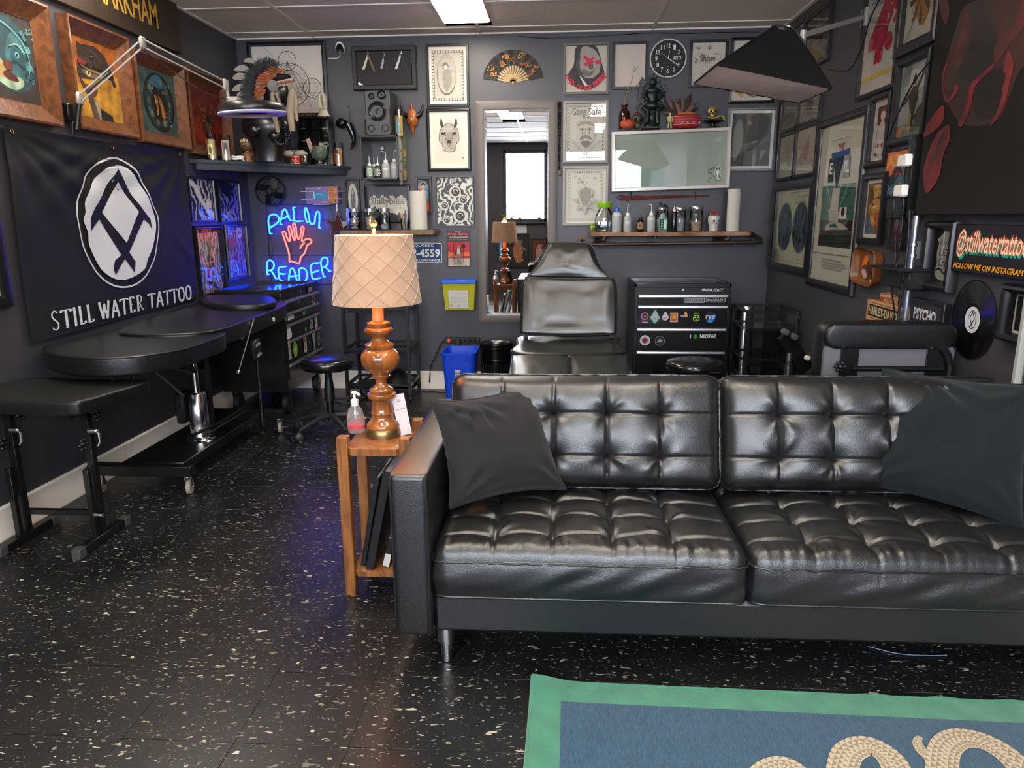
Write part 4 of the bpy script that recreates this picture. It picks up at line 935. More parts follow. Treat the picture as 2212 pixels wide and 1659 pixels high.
# clock
x, y = uv('back', 1443.5, 126, .03); Mx = WM['back'] @ T(x, y, 0); t = thing('wall_clock', 'round black wall clock with white numerals and rim', 'clock', M=Mx)
MB(Mx).lathe([(.118, 0), (.128, .01), (.131, .03), (.127, .036), (.122, .034), (.121, .028)], n=48).build('rim', mat('clock_rim', '#cfc9c2', .4), t)
A = Art(Mx, -.121, -.121, .242, .242, .0285); A.circ('#1c1b1c', .5, .5, .499, n=48); q = '#d9d4cb'
for i in range(60):
    a_ = 6.2832*i/60; r0 = .44 if i % 5 else .42; A.line(q, [(.5+r0*math.sin(a_), .5+r0*math.cos(a_)), (.5+.47*math.sin(a_), .5+.47*math.cos(a_))], .005 if i % 5 else .011, up=False)
for i in range(1, 13):
    if i == 3: continue
    a_ = 6.2832*i/12; x, y = .5+.345*math.sin(a_), .5+.345*math.cos(a_); w_ = .05 if i < 10 else .075; A.text(q, str(i), x-w_*.7, y-.065, x+w_*.7, y+.065, .015)
A.rect(q, .66, .46, .87, .55); A.rect('#8f8a84', .675, .47, .765, .54); A.rect('#2a2828', .77, .47, .86, .54); A.line(q, [(.46, .265), (.54, .272)], .01)
A.build(t, 'dial')
A = Art(Mx, -.121, -.121, .242, .242, .031, dz=.0008); A.line(q, [(.5, .5), (.535, .72)], .022, .012); A.line(q, [(.5, .5), (.76, .33)], .026, .014); A.line('#b9b4ac', [(.54, .47), (.29, .65)], .008); A.circ(q, .5, .5, .02); A.build(t, 'hands')
MB(Mx).lathe([(.0, .0345), (.121, .0345)], n=48, cap=False).build('crystal', glassc, t, recalc=False)
# hand fan
x, y = uv('back', 1108, 178, .01); Mx = WM['back'] @ T(x, y, .004); t = thing('hand_fan', 'open black folding fan with gold painting', 'fan', M=Mx)
fanm = mat('fan_black', '#1a1413', .6)
for k in range(18):
    a0, a1 = R(8+164*k/18), R(8+164*(k+1)/18); z0, z1 = (.002, .008) if k % 2 else (.008, .002)
    f_ = MB(Mx); r0, r1 = .115, .222; f_.add([(r0*math.cos(a0), r0*math.sin(a0), z0), (r1*math.cos(a0), r1*math.sin(a0), z0), (r1*math.cos(a1), r1*math.sin(a1), z1), (r0*math.cos(a1), r0*math.sin(a1), z1)], [(0, 1, 2, 3)]); f_.build('fan_pleat', fanm, t, recalc=False)
A = Art(Mx, -.22, -.01, .44, .24, .0095)
gd = '#9a5a20'
for i, (a_, r_) in enumerate(((30, .19), (48, .16), (70, .19), (88, .15), (105, .185), (128, .16), (148, .19), (60, .14), (118, .14), (20, .15), (160, .15))):
    cx, cy = .5+r_*math.cos(R(a_))/.44, (.01+r_*math.sin(R(a_)))/.24; A.scrib(gd if i % 2 else '#c0853a', (cx-.06, cy-.08, cx+.06, cy+.08), 7, .012, i, 5, .12)
A.build(t, 'gold_painting')
mb = MB(Mx)
for k in range(15):
    a_ = R(12+156*k/14); mb.prism([(.012, -.0035), (.118, -.006), (.118, .006), (.012, .0035)], .001, .0035, M=Matrix.Rotation(a_, 4, 'Z'))
mb.cyl((0, 0, 0), (0, 0, .006), .008, n=12); mb.build('sticks', mat('fan_gold', '#8c7345', .4, metal=.3), t)
# number plate
x0, y1 = uv('back', 871, 524, .006); x1, y0 = uv('back', 954.6, 567, .006); Mx = WM['back'] @ T(x0, y0, .003) @ rotm(-.8, 'Z'); w_, h_ = x1-x0, y1-y0
t = thing('licence_plate', 'blue and white old licence plate partly behind the lampshade', 'licence plate', M=Mx)
MB(Mx).prism(rrect(w_, h_, .012, 4, w_/2, h_/2), 0, .0015).build('plate', mat('plate_white', '#c6c8c8', .4), t)
A = Art(Mx, 0, 0, w_, h_, .0017); A.poly('#1c3157', [((a_+w_/2)/w_, (b_+h_/2)/h_) for a_, b_ in rrect(w_*.965, h_*.93, .01)])
q = '#ccd0d0'; A.text(q, 'QUÉBEC', .28, .78, .8, .95, .02); A.text(q, '4P-4559', .05, .27, .95, .7, .03); A.text(q, 'LA BELLE PROVINCE', .12, .07, .95, .2, .02); A.build(t, 'lettering')
# blister card with figure
x0, y1 = uv('back', 964, 497, .01); x1, y0 = uv('back', 1017, 577, .01); w_, h_ = x1-x0, y1-y0; Mx = WM['back'] @ T(x0, y0, .004)
t = thing('toy_card', 'red and black blister card with a small pirate figure', 'toy', M=Mx)
MB(Mx).prism(rrect(w_, h_, .01, 3, w_/2, h_/2), 0, .002).build('card', mat('card_black', '#2a2022', .5), t)
A = Art(Mx, 0, 0, w_, h_, .0022); A.rect('#a82c38', .05, .38, .95, .68); A.rect('#c8603a', .05, .26, .95, .4); A.rect('#8c2f33', .5, .24, .95, .3); A.rect('#a8988a', .05, .03, .95, .24); A.scrib('#4a1f24', (.06, .2, .5, .6), 16, .014, 3, 4, .2); A.scrib('#6a5a50', (.08, .04, .92, .2), 14, .012, 8, 3, .3)
A.text('#c05058', 'Anne Bonny', .05, .84, .92, .94, .02); A.text('#c9c0b8', 'BUTTOCK FIGURE', .14, .78, .88, .82, .01); A.text('#b0a8a0', 'PIRATE', .38, .95, .62, .975); A.line('#b9aaa4', [(.1, .74), (.9, .74)], .008); A.circ('#1d1c1f', .71, .57, .1); A.ring('#55545a', .71, .57, .09, .01); A.build(t, 'print_art')
f_ = MB(Mx @ T(w_*.5, h_*.12, .006)); f_.sphere((0, h_*.42, 0), (.009, .011, .008), 10, 8, 0); f_.box((0, h_*.31, 0), (.024, .045, .01), .004, 1); f_.box((-.006, h_*.12, 0), (.010, .065, .009), .003, 2); f_.box((.007, h_*.12, 0), (.010, .065, .009), .003, 2)
f_.tube([(-.013, h_*.37, 0), (-.024, h_*.28, 0), (-.026, h_*.2, .002)], .0035, 6, 3); f_.tube([(.013, h_*.37, 0), (.024, h_*.28, 0), (.026, h_*.2, .002)], .0035, 6, 3)
f_.build('figure', [mat('skin_pl', '#b58a6c', .5), mat('wht', '#c2bab0', .5), mat('tanp', '#8f857a', .5), mat('drk', '#2a2426', .5)], t)
MB(Mx).box2((w_*.28, h_*.1, .002), (w_*.72, h_*.68, .016), .006).build('blister', glassmat('blister_plastic', refl=.6, add=.01), t)
# sharps bin
x0, y1 = uv('back', 953, 612, .12); x1, y0 = uv('back', 1029, 672, .12); w_ = x1-x0; Mx = WM['back'] @ T((x0+x1)/2, y0, .002)
t = thing('sharps_container', 'yellow wall bin with blue lid and white notice', 'container', M=Mx)
mb = MB(Mx @ rotm(-90, 'X')); mb.M = Mx
hh = y1-y0; w1, w0 = w_*.47, w_*.41
mb.add([(-w0, 0, 0), (w0, 0, 0), (w1, hh, 0), (-w1, hh, 0), (-w0, .006, .09), (w0, .006, .09), (w1, hh, .12), (-w1, hh, .12)], [(0, 3, 2, 1), (4, 5, 6, 7), (0, 1, 5, 4), (2, 3, 7, 6), (0, 4, 7, 3), (1, 2, 6, 5)]); mb.build('tub', mat('yellow_tub', '#a8a41e', .4, spec=.5), t)
MB(Mx).box2((-w_/2, hh-.002, 0), (w_/2, hh+.028, .135), .006).build('lid', mat('blue_lid', '#1b55c8', .4), t)
A = Art(Mx @ T(0, .02, .095) @ rotm(13, 'X'), -w_*.3, .0, w_*.57, hh*.68, .002); A.rect('#c9c5bb', 0, 0, 1, 1)
for i in range(8): A.rect('#a19c92', .1, .82-.07*i, .9-.1*(i % 3), .835-.07*i)
A.circ('#c0504a', .12, .15, .05); A.rect('#8c8880', .45, .1, .55, .18); A.build(t, 'notice')
# ---------------- right wall
def art_map(A):
    A.rect('#a9aa90', 0, 0, 1, 1); A.line('#6f6f60', [(.06, .05), (.94, .05), (.94, .95), (.06, .95)], .006, closed=True)
    m_ = inkmat('star_map', '#1d2732', '#46565c', 5, 9, .35, .7)
    for x in (.27, .73): A.circ('#7f826f', x, .5, .225, .33); A.circ(m_, x, .5, .215, .315)
    A.scrib('#7a7a68', (.1, .1, .9, .2), 14, .006, 3); A.scrib('#7a7a68', (.1, .8, .9, .9), 14, .006, 5); A.text('#6a6a5a', 'CELESTIAL', .38, .93, .62, .95)
frame('right', (1673, 399), (1738, 597), 'large black-framed chart with two dark star globes', fw=.045, depth=.03, art=art_map)
def art_flash(c1, c2, sd):
    def f(A): A.scrib(c1, (.1, .15, .9, .9), 26, .012, sd, 4, .3); A.blob(c2, [(.4, .3), (.6, .35), (.65, .6), (.5, .75), (.35, .55)]); A.scrib('#4a4642', (.3, .25, .7, .8), 14, .01, sd+1, 4, .2)
    return f
frame('right', (1682, 292), (1712, 386), 'small black-framed sketch above the star chart, left one', fw=.02, art=art_flash('#6b655e', '#8f887c', 4), bgc='#9a9487')
frame('right', (1716, 278), (1757, 378), 'black-framed rose sketch beside the tall movie poster', fw=.02, art=art_flash('#7a5a54', '#a08378', 7), bgc='#a49c8f')
frame('right', (1688, 215), (1720, 277), 'small dark-framed grey print close under the softbox, left one', fw=.018, art=art_flash('#3f3d3b', '#6a655e', 9), bgc='#77726a')
frame('right', (1722, 192), (1768, 258), 'dark-framed grey figure print close under the softbox, right one', fw=.02, art=art_flash('#4a4745', '#5a5650', 12), bgc='#8a857b')
frame('right', (1713, 60), (1733, 90), 'tiny black-framed print at the ceiling behind the softbox', fw=.012, art=art_flash('#55504b', '#6a655e', 14), bgc='#77726a')
def art_two(A): A.rect('#4a4640', 0, .52, 1, 1); A.rect('#6a5e4c', 0, 0, 1, .48); A.scrib('#2f2b28', (.1, .05, .9, .45), 16, .03, 3, 5, .4); A.line('#8a857b', [(.1, .75), (.9, .75)], .02); A.line('#8a857b', [(.5, .55), (.5, .95)], .02); A.rect(K, 0, .48, 1, .52)
frame('right', (1737, 43), (1785, 128), 'dark-framed pair of brown prints above the softbox arm', fw=.02, art=art_two, bgc='#55504b')
def art_evil(A):
    g = inkmat('teal_rays', '#12302f', '#3f7a70', 1.2, 1.5, .3, .8, (1, 1, .15))
    A.rect('#35604f', .13, .23, .9, .62); A.rect('#1c2a26', .13, .23, .9, .36)
    for i in range(9): A.poly('#5d9183' if i % 2 else '#2f6a60', [(.5, .4), (.13+.085*i, .62), (.17+.085*i, .62)])
    A.rect('#2b1d18', .13, .36, .9, .4); A.poly('#b5b2a6', [(.4, .6), (.56, .6), (.56, .4), (.36, .42)]); A.poly('#a8a59a', [(.33, .47), (.62, .45), (.58, .39), (.38, .39)]); A.poly('#9c9a90', [(.3, .36), (.46, .4), (.68, .38), (.84, .345), (.3, .335)]); A.rect('#c2bfb4', .6, .41, .76, .48); A.circ(K, .68, .45, .04); A.poly('#23584f', [(.4, .37), (.52, .38), (.6, .36), (.4, .355)])
    A.text('#8c2a24', 'THE', .44, .83, .58, .87, .03)
    A.rect('#23262a', .26, .64, .38, .79); A.poly('#24436e', [(.3, .82), (.72, .83), (.66, .74), (.36, .73)]); A.poly('#15181c', [(.36, .78), (.6, .79), (.48, .6)]); A.rect('#7d7f80', .6, .66, .74, .79)
    A.text('#c9c5b8', 'E', .29, .69, .36, .76, .03); A.text('#c9c5b8', 'IL', .62, .69, .74, .76, .03); A.text('#2a3038', 'V', .4, .62, .58, .8, .03)
    A.rect('#b5b2a6', .3, .9, .7, .905); A.line('#5a5850', [(.05, .185), (.93, .185)], .006)
    for i, y in enumerate((.145, .125, .108, .09)): A.rect('#77746a', .28+.04*(i == 3), y, .84-.1*(i == 0)-.08*(i == 3), y+.008)
frame('right', (1765, 264), (1834, 641), 'very tall black-framed pale green movie poster on the right wall', fw=.045, depth=.03, mw=0, art=art_evil, bgc='#b4b3a2', prof='round')
def art_price(A):
    A.rect('#b3b0a6', 0, 0, 1, 1); q = '#3a4c86'; A.text(q, 'SATISFACTION', .12, .9, .95, .96, .02, shear=.05); A.text(q, 'AWAKENING', .2, .79, .93, .87, .03, shear=.05); A.text(q, 'OF', .4, .73, .55, .77, .02); A.text(q, 'FREE-EASE', .14, .64, .82, .72, .03, shear=.05); A.line('#2e3a66', [(.3, .62), (.7, .625)], .012)
    A.text('#a31c30', '4', .12, .2, .62, .62, .09, shear=.08); A.text('#a31c30', '99', .58, .42, .93, .64, .05, shear=.05); A.circ('#a31c30', .72, .32, .1)
    A.rect('#b9a53a', .04, .1, .96, .13); A.scrib('#7a7876', (.02, .3, .14, .6), 8, .01, 3)
frame('right', (1874, -95), (1927, 188), 'black-framed price poster with big red numerals', fw=.02, depth=.025, art=art_price, bgc='#a8a59c')
def art_flower(A):
    A.blob('#4a4326', [(.3, .9), (.6, .95), (.55, .6), (.4, .5), (.25, .7)]); A.blob('#6b4a50', [(.45, .75), (.6, .7), (.6, .5), (.48, .5)]); A.blob('#9a6a30', [(.3, .5), (.55, .55), (.75, .35), (.62, .15), (.45, .2), (.3, .35)])
    for i in range(8): a_ = i*.8; A.poly('#4a4426', [(.45, .5), (.45+.35*math.cos(a_), .5+.35*math.sin(a_)), (.45+.3*math.cos(a_+.25), .5+.3*math.sin(a_+.25))])
    A.line('#8a8450', [(.1, .05), (.3, .25), (.2, .4)], .015, smooth=4); A.line('#8a8450', [(.6, .2), (.9, .4), (.95, .7)], .015, smooth=4)
frame('right', (1951, -110), (2017, 86), 'black-framed bird and leaf painting cut off by the ceiling edge', fw=.045, depth=.03, art=art_flower, bgc='#b5af9e')
def art_skel(A):
    A.rect('#3a2420', .12, .62, .88, .93); A.circ('#6a3a3a', .5, .83, .22, .09); A.circ('#b9b2b0', .5, .76, .17, .08); A.blob('#b2aca6', [(.38, .66), (.62, .66), (.8, .45), (.85, .2), (.15, .2), (.2, .45)]); A.line('#2f2b2a', [(.38, .68), (.2, .5), (.15, .2)], .03, smooth=4); A.line('#2f2b2a', [(.62, .68), (.82, .45), (.84, .2)], .02, smooth=4)
    A.rect('#3a2420', .12, .06, .88, .12); A.circ('#c2bcb6', .5, .2, .3, .14); A.circ('#8f3038', .36, .24, .08, .045); A.circ('#8f3038', .62, .24, .08, .045); A.rect('#8f8a86', .36, .09, .64, .1)
frame('right', (1879, 210), (1908, 357), 'tall narrow black-framed print of a lady above a skull', fw=.028, depth=.03, mw=(.012, .012), art=art_skel, bgc='#b8b2aa')
def art_statue(A):
    A.rect('#8c9492', 0, 0, 1, 1); A.blob('#a9afac', [(.1, .8), (.5, .9), (.9, .7), (.6, .6), (.2, .65)]); A.rect('#5f6a52', 0, 0, 1, .18); A.blob('#3f4a3a', [(.5, .1), (.95, .12), (.95, .4), (.7, .38)]); A.blob('#a8703a', [(.0, .12), (.25, .15), (.1, .02)])
    for i in range(9): A.line('#4d5a62', [(.12+.03*i, .98), (.05+.03*i, .7)], .012, up=False)
    b_ = '#3c352c'; A.blob(b_, [(.42, .65), (.6, .66), (.66, .5), (.58, .3), (.62, .1), (.4, .1), (.44, .3), (.36, .5)]); A.circ(b_, .5, .75, .07, .06); A.poly(b_, [(.46, .8), (.54, .8), (.5, .86)]); A.line(b_, [(.58, .62), (.72, .75), (.82, .88)], .08, .05); A.circ(b_, .84, .9, .06, .05); A.line(b_, [(.42, .6), (.22, .48), (.12, .46), (.1, .52)], .06, .03, smooth=3); A.blob('#8a7a4a', [(.42, .3), (.5, .3), (.5, .08), (.42, .08)])
frame('right', (1935, 133), (1989, 302), 'black-framed photo print of a bronze statue raising its arm', fw=.03, depth=.03, art=art_statue, bgc='#8c9492')
x0, y1 = uv('right', 1915, 331, .02); x1, y0 = uv('right', 1960, 423, .02); w_, h_ = x1-x0, y1-y0; Mx = WM['right'] @ T(x0, y0, .002)
t = thing('poster', 'unframed orange poster behind the white chargers', 'poster', M=Mx); MB(Mx).box2((0, 0, 0), (w_, h_, .012), .001).build('board', mat('poster_edge', '#2a2422', .6), t)
A = Art(Mx, 0, 0, w_, h_, .0125); A.rect('#b5683f', 0, 0, 1, 1); A.text('#c98a4a', 'ASIA', -.0, .66, .9, .96, .05); A.blob('#20282e', [(.0, .02), (.0, .35), (.25, .5), (.4, .66), (.62, .62), (.75, .4), (1, .3), (1, .02)]); A.blob('#3c5660', [(.1, .1), (.4, .3), (.6, .5), (.9, .2), (.6, .05)]); A.line('#9a3a28', [(.3, .5), (.65, .5)], .02); A.line('#9a3a28', [(.5, .58), (.42, .42)], .02); A.scrib('#8fa6a8', (.05, .05, .9, .3), 10, .012, 3, 4, .2); A.build(t)
def art_mer(A):
    A.rect('#6a4a2c', 0, 0, 1, 1); A.rect('#53657a', .0, 0, .6, .35); A.blob('#b98a34', [(.1, .55), (.5, .7), (.9, .6), (.7, .4), (.5, .1), (.2, .4)]); A.circ('#8a7a90', .6, .82, .2, .09); A.blob('#bf9a4a', [(.3, .9), (.6, .97), (.8, .85), (.4, .7)]); A.blob('#a8602c', [(.5, .4), (.9, .45), (.8, .1), (.6, .2)]); A.scrib('#3c2c1c', (.05, .05, .95, .95), 20, .02, 4, 5, .4)
frame('right', (1862, 377), (1897, 529), 'narrow black-framed golden mermaid print', fw=.03, depth=.03, mw=(.012, .02), art=art_mer, bgc='#6a4a2c')
frame('right', (1920, 455), (1945, 541), 'small black-framed maroon print behind the hanging cables', fw=.022, depth=.025, art=lambda A: (A.rect('#4a1f2c', 0, 0, 1, 1), A.rect('#5f2a38', .1, .5, .9, .7), A.line('#3a1820', [(0, .4), (1, .4)], .03), A.line('#3a1820', [(0, .75), (1, .75)], .03)), bgc='#4a1f2c')
def art_let(A):
    A.rect('#121213', 0, 0, 1, 1); c = '#9a988f'
    A.blob(c, [(.3, .88), (.5, .97), (.72, .88), (.86, .8), (.8, .7), (.88, .5), (.82, .3), (.9, .18), (.7, .06), (.35, .06), (.15, .18), (.22, .35), (.16, .55), (.22, .72), (.14, .8)])
    for t_, y0_, y1_ in (('HAND', .68, .78), ('LET', .5, .63), ('Craft', .3, .46)): A.text('#2d2c2a', t_, .28, y0_, .78, y1_, .01)
    A.line('#1d1c1b', [(.2, .22), (.4, .26), (.6, .18), (.8, .24)], .05, smooth=4); A.scrib('#3b3a37', (.24, .12, .8, .9), 40, .008, 6, 5, .12)
frame('right', (1996, 477), (2040, 634), 'rounded black frame with silvery script lettering below the canvas', fw=.035, depth=.045, art=art_let, prof='round', bgc='#121213')
# airbrushed handle sign
x0, y1 = uv('right', 2066, 484, .035); _, y0 = uv('right', 2059, 585, .035); x1, _ = uv('right', 2232, 484, .035); w_, h_ = x1-x0, y1-y0
Mx = WM['right'] @ T(x0, y0, .002); t = thing('wall_sign', 'black sign with orange and mint brush lettering', 'sign', M=Mx)
MB(Mx).box2((0, 0, 0), (w_, h_, .03), .002).build('board', blackp, t)
A = Art(Mx, 0, 0, w_, h_, .0305)
for dx, dy, c, bl in ((.016, -.05, '#2f8f78', .02), (-.008, .02, '#a8431f', .035), (0, 0, '#d9b79c', .012)):
    A.text(c, '@stillwatertattoo', .03+dx, .3+dy, .97+dx, .9+dy, bl, shear=.03)
A.text('#c98c1a', 'FOLLOW ME ON INSTAGRAM', .03, .07, .96, .19, .03, shear=.01); A.build(t, 'lettering')
# record
c_ = uv('right', 2100, 691, .006); Mx = WM['right'] @ T(c_[0], c_[1], .003); t = thing('vinyl_record', 'black vinyl record with white centre label on the right wall', 'record', M=Mx)
prof = [(.0, 0), (.15, 0), (.1505, .001), (.15, .0022)]+[(.147-.0028*i, .0022-(.0006 if i % 2 else 0)) for i in range(32)]+[(.05, .0024), (.0, .0024)]
MB(Mx).lathe(prof, n=64, cap=False).build('disc', mat('vinyl_black', '#08080a', .22, coat=.3), t, ang=20)
A = Art(Mx, -.05, -.05, .1, .1, .0027); A.circ('#c2c2c6', .5, .5, .5, n=40); A.circ('#b5b5ba', .5, .5, .46, n=40)
A.circ('#15151a', .5, .5, .27, .36); A.circ(white, .5, .5, .235, .325); A.line('#15151a', [(.5, .8), (.34, .56), (.56, .26), (.62, .2)], .06); A.line('#15151a', [(.5, .8), (.66, .56), (.44, .26), (.38, .2)], .06); A.build(t, 'centre_label')
# portraits
def art_port(A):
    A.rect('#1b1b1e', 0, 0, 1, 1); A.blob('#55534f', [(.3, .85), (.55, .9), (.7, .7), (.62, .4), (.45, .25), (.3, .4), (.22, .6)]); A.blob('#7b7872', [(.32, .7), (.45, .72), (.44, .5), (.3, .52)]); A.blob('#1a1a1c', [(.3, .62), (.4, .64), (.4, .6), (.3, .59)]); A.blob('#26262a', [(.28, .4), (.42, .42), (.4, .36), (.28, .36)]); A.blob('#0e0e10', [(.3, .86), (.5, .98), (.75, .9), (.8, .6), (.66, .62), (.6, .82)])
frame('right', (2160, 611), (2222, 757), 'rounded black frame with a dark portrait photo beside the record', fw=.032, depth=.05, mw=(.01, .012), mc='#c4c2ba', art=art_port, prof='round')
x0, y1 = uv('right', 2210, 655, .02)
frame('right', (2212, 640), (2226, 830), 'silver-framed picture just entering at the right photo edge', fw=.02, depth=.03, fm=mat('silver_frame', '#8b8a86', .4), size=(.26, .40), off=.075, art=lambda A: (A.rect('#20202c', 0, 0, 1, 1), A.text('#b5b5c0', 'V', .02, .1, .2, .25, .03)), bgc='#20202c')
# PSYCHO sleeve
x0, y1 = uv('right', 1970, 641, .03); x1, _ = uv('right', 2043, 643, .03); s_ = x1-x0; Mx = WM['right'] @ T(x0, y1-s_, .002); t = thing('framed_record_sleeve', 'black-framed record sleeve with bold white capitals behind the recliner', 'picture', M=Mx)
MB(Mx).box2((0, 0, 0), (s_, s_, .028), .002).build('frame', framek, t)
A = Art(Mx, 0, 0, s_, s_, .0285); A.rect('#26262b', .07, .07, .93, .93); A.text('#b9b8b4', 'PSYCHO', .12, .68, .8, .86, .04); A.text('#a5a4a0', 'PUNK-O-RAMA', .12, .55, .8, .65, .03); A.rect('#77767a', .1, .1, .9, .5); A.build(t)
# motorcycle sign
M1 = uv('right', 1876, 617, .01); M2 = uv('right', 1958, 688, .01); w_, h_ = M2[0]-M1[0], .212; Mx = WM['right'] @ T(M1[0], M1[1]-h_-.01, .003); w_ *= 1.05
t = thing('metal_sign', 'shield-shaped cream and orange motorcycle sign below the small shelf', 'sign', M=Mx)
ol = [(.0, .26), (.0, .74), (.3, .78), (.3, .93), (.5, 1.0), (.7, .93), (.7, .78), (1, .74), (1, .26), (.72, .2), (.72, .1), (.5, 0), (.28, .1), (.28, .2)]
MB(Mx).prism([(a_*w_, b_*h_) for a_, b_ in ol], 0, .004).build('plate', mat('sign_cream', '#b59a6c', .5), t)
A = Art(Mx, 0, 0, w_, h_, .0042); A.line('#a8481f', [(a_*.96+.02, b_*.95+.025) for a_, b_ in ol], .014, closed=True); A.rect('#2c2418', .04, .36, .96, .64); A.text('#b9a880', 'HARLEY-DAVIDSON', .06, .4, .94, .6, .03); A.text('#a8481f', 'MOTOR', .32, .74, .68, .88, .04); A.text('#a8481f', 'CYCLES', .32, .14, .68, .26, .04); A.rect('#a8481f', .04, .67, .96, .69); A.rect('#a8481f', .04, .31, .96, .33); A.build(t, 'lettering')
# wooden dish plaque
x0, y1 = uv('right', 1842, 534, .05); x1, y0 = uv('right', 1883, 621, .05); w_, h_ = x1-x0, y1-y0; Mx = WM['right'] @ T((x0+x1)/2, (y0+y1)/2, .002) @ rotm(-3, 'Z')
t = thing('wooden_dish', 'orange-brown wooden dish with a carved fish hung on the right wall', 'dish', M=Mx); dm = wood('dish_wood', '#7a4a24', '#5c3416', 4, .4, 3, (1, 4, 1), coat=.3)
mb = MB(Mx); rr_ = [rrect(w_*a_, h_*b_, .05*a_, 5) for a_, b_ in ((.86, .9), (1, 1), (.97, .98), (.84, .9), (.8, .87))]; zz = (0, .045, .05, .016, .014); n = len(rr_[0])
mb.add([(x, y, z) for l, z in zip(rr_, zz) for x, y in l], [(j*n+i, j*n+(i+1) % n, (j+1)*n+(i+1) % n, (j+1)*n+i) for j in range(4) for i in range(n)]+[[i for i in range(n)], [4*n+i for i in range(n)]]); mb.build('dish', dm, t)
A = Art(Mx, -w_*.4, -h_*.43, w_*.8, h_*.86, .017, dz=.003); A.blob('#c9641a', [(.2, .5), (.3, .8), (.55, .85), (.45, .6), (.5, .45)]); A.blob('#5a5048', [(.5, .9), (.9, .85), (.8, .6), (.6, .62)]); A.blob('#3f3228', [(.3, .45), (.5, .55), (.8, .25), (.9, .1), (.6, .12)]); A.blob('#b58a80', [(.3, .35), (.5, .4), (.6, .2), (.45, .12)]); A.blob('#c98a30', [(.75, .16), (.95, .12), (.9, .05)]); A.build(t, 'fish')
# small black wall shelf
p = uv('right', 1875, 573, .0); q = uv('right', 1962, 580, .0)
mb = MB(WM['right']); x0, x1 = uv('right', 1905, 575, .1)[0], uv('right', 1968, 580, .1)[0]; y = uv('right', 1920, 577, .14)[1]
mb.box2((x0, y-.012, 0), (x1, y, .15), .002); mb.box2((x0+.01, y-.09, 0), (x1-.01, y-.012, .1), .004); single('wall_shelf', mb, blackp, 'small empty black shelf above the motorcycle sign', 'shelf')
# big canvas
x0, y0 = uv('right', 1978, 464, .07); x1 = x0+1.15; Mx = WM['right'] @ T(x0, y0, .03)
ct = H-.05-y0; t = thing('painted_canvas', 'huge black canvas with a red abstract crab-like figure', 'painting', M=Mx)
MB(Mx).box2((0, 0, 0), (x1-x0, ct, .045), .003).build('canvas', mat('canvas_black', '#12110f', .8, spec=.25, bump=(300, .3)), t)
A = Art(Mx, 0, 0, 1, 1, .0455)
def cv(px, py):
    q = uv('right', px, py, .076); return q[0]-x0, q[1]-y0
def cb(c, pts, s=3.456, ox=1820, oy=0, n=5): A.blob(c, [cv(ox+a_/s, oy+b_/s) for a_, b_ in pts], n)
dr = mat('paint_dark_red', '#30120f', .75, vary=('#1c1817', 5, .12)); md = mat('paint_mid_red', '#4a1614', .75, vary=('#221615', 8, .14)); hr = mat('paint_red', '#6a1a1c', .75, vary=('#3a1514', 14, .2))
cb(dr, [(900, 60), (1000, 0), (1150, -40), (1355, -60), (1500, 60), (1480, 400), (1330, 520), (1250, 700), (1150, 900), (900, 930), (780, 760), (740, 600), (790, 400), (850, 200)])
cb('#1c1918', [(960, 200), (1100, 150), (1160, 300), (1120, 480), (960, 600), (860, 560), (880, 400)]); cb('#1b1918', [(1000, 650), (1180, 500), (1200, 640), (1130, 860), (1000, 880)])
cb(md, [(930, 100), (880, 260), (830, 420), (870, 500), (930, 380), (980, 240)]); cb(md, [(720, 0), (780, 0), (800, 80), (775, 180), (740, 120)]); cb(md, [(1200, 0), (1355, 0), (1355, 200), (1240, 340), (1150, 470), (1130, 380), (1200, 200)])
cb(hr, [(1240, 380), (1275, 450), (1270, 540), (1230, 680), (1190, 670), (1230, 560), (1200, 520)]); cb(hr, [(1240, 560), (1230, 720), (1180, 850), (1100, 945), (1150, 850), (1200, 700)]); cb(hr, [(840, 630), (870, 640), (860, 690), (800, 760), (760, 740), (745, 560), (790, 470), (755, 600), (780, 730), (830, 690)])
cb(hr, [(740, 790), (765, 830), (740, 930), (610, 1025), (640, 920)]); cb(hr, [(800, 930), (800, 1050), (760, 1150), (720, 1330), (630, 1440), (605, 1300), (640, 1150), (710, 1000)]); cb(md, [(790, 950), (790, 1040), (730, 1160), (690, 1200), (720, 1050)]); cb(hr, [(960, 640), (1030, 560), (1130, 480), (1120, 520), (1000, 640), (960, 800), (900, 940), (870, 920), (930, 780)])
A.build(t, 'red_paint')
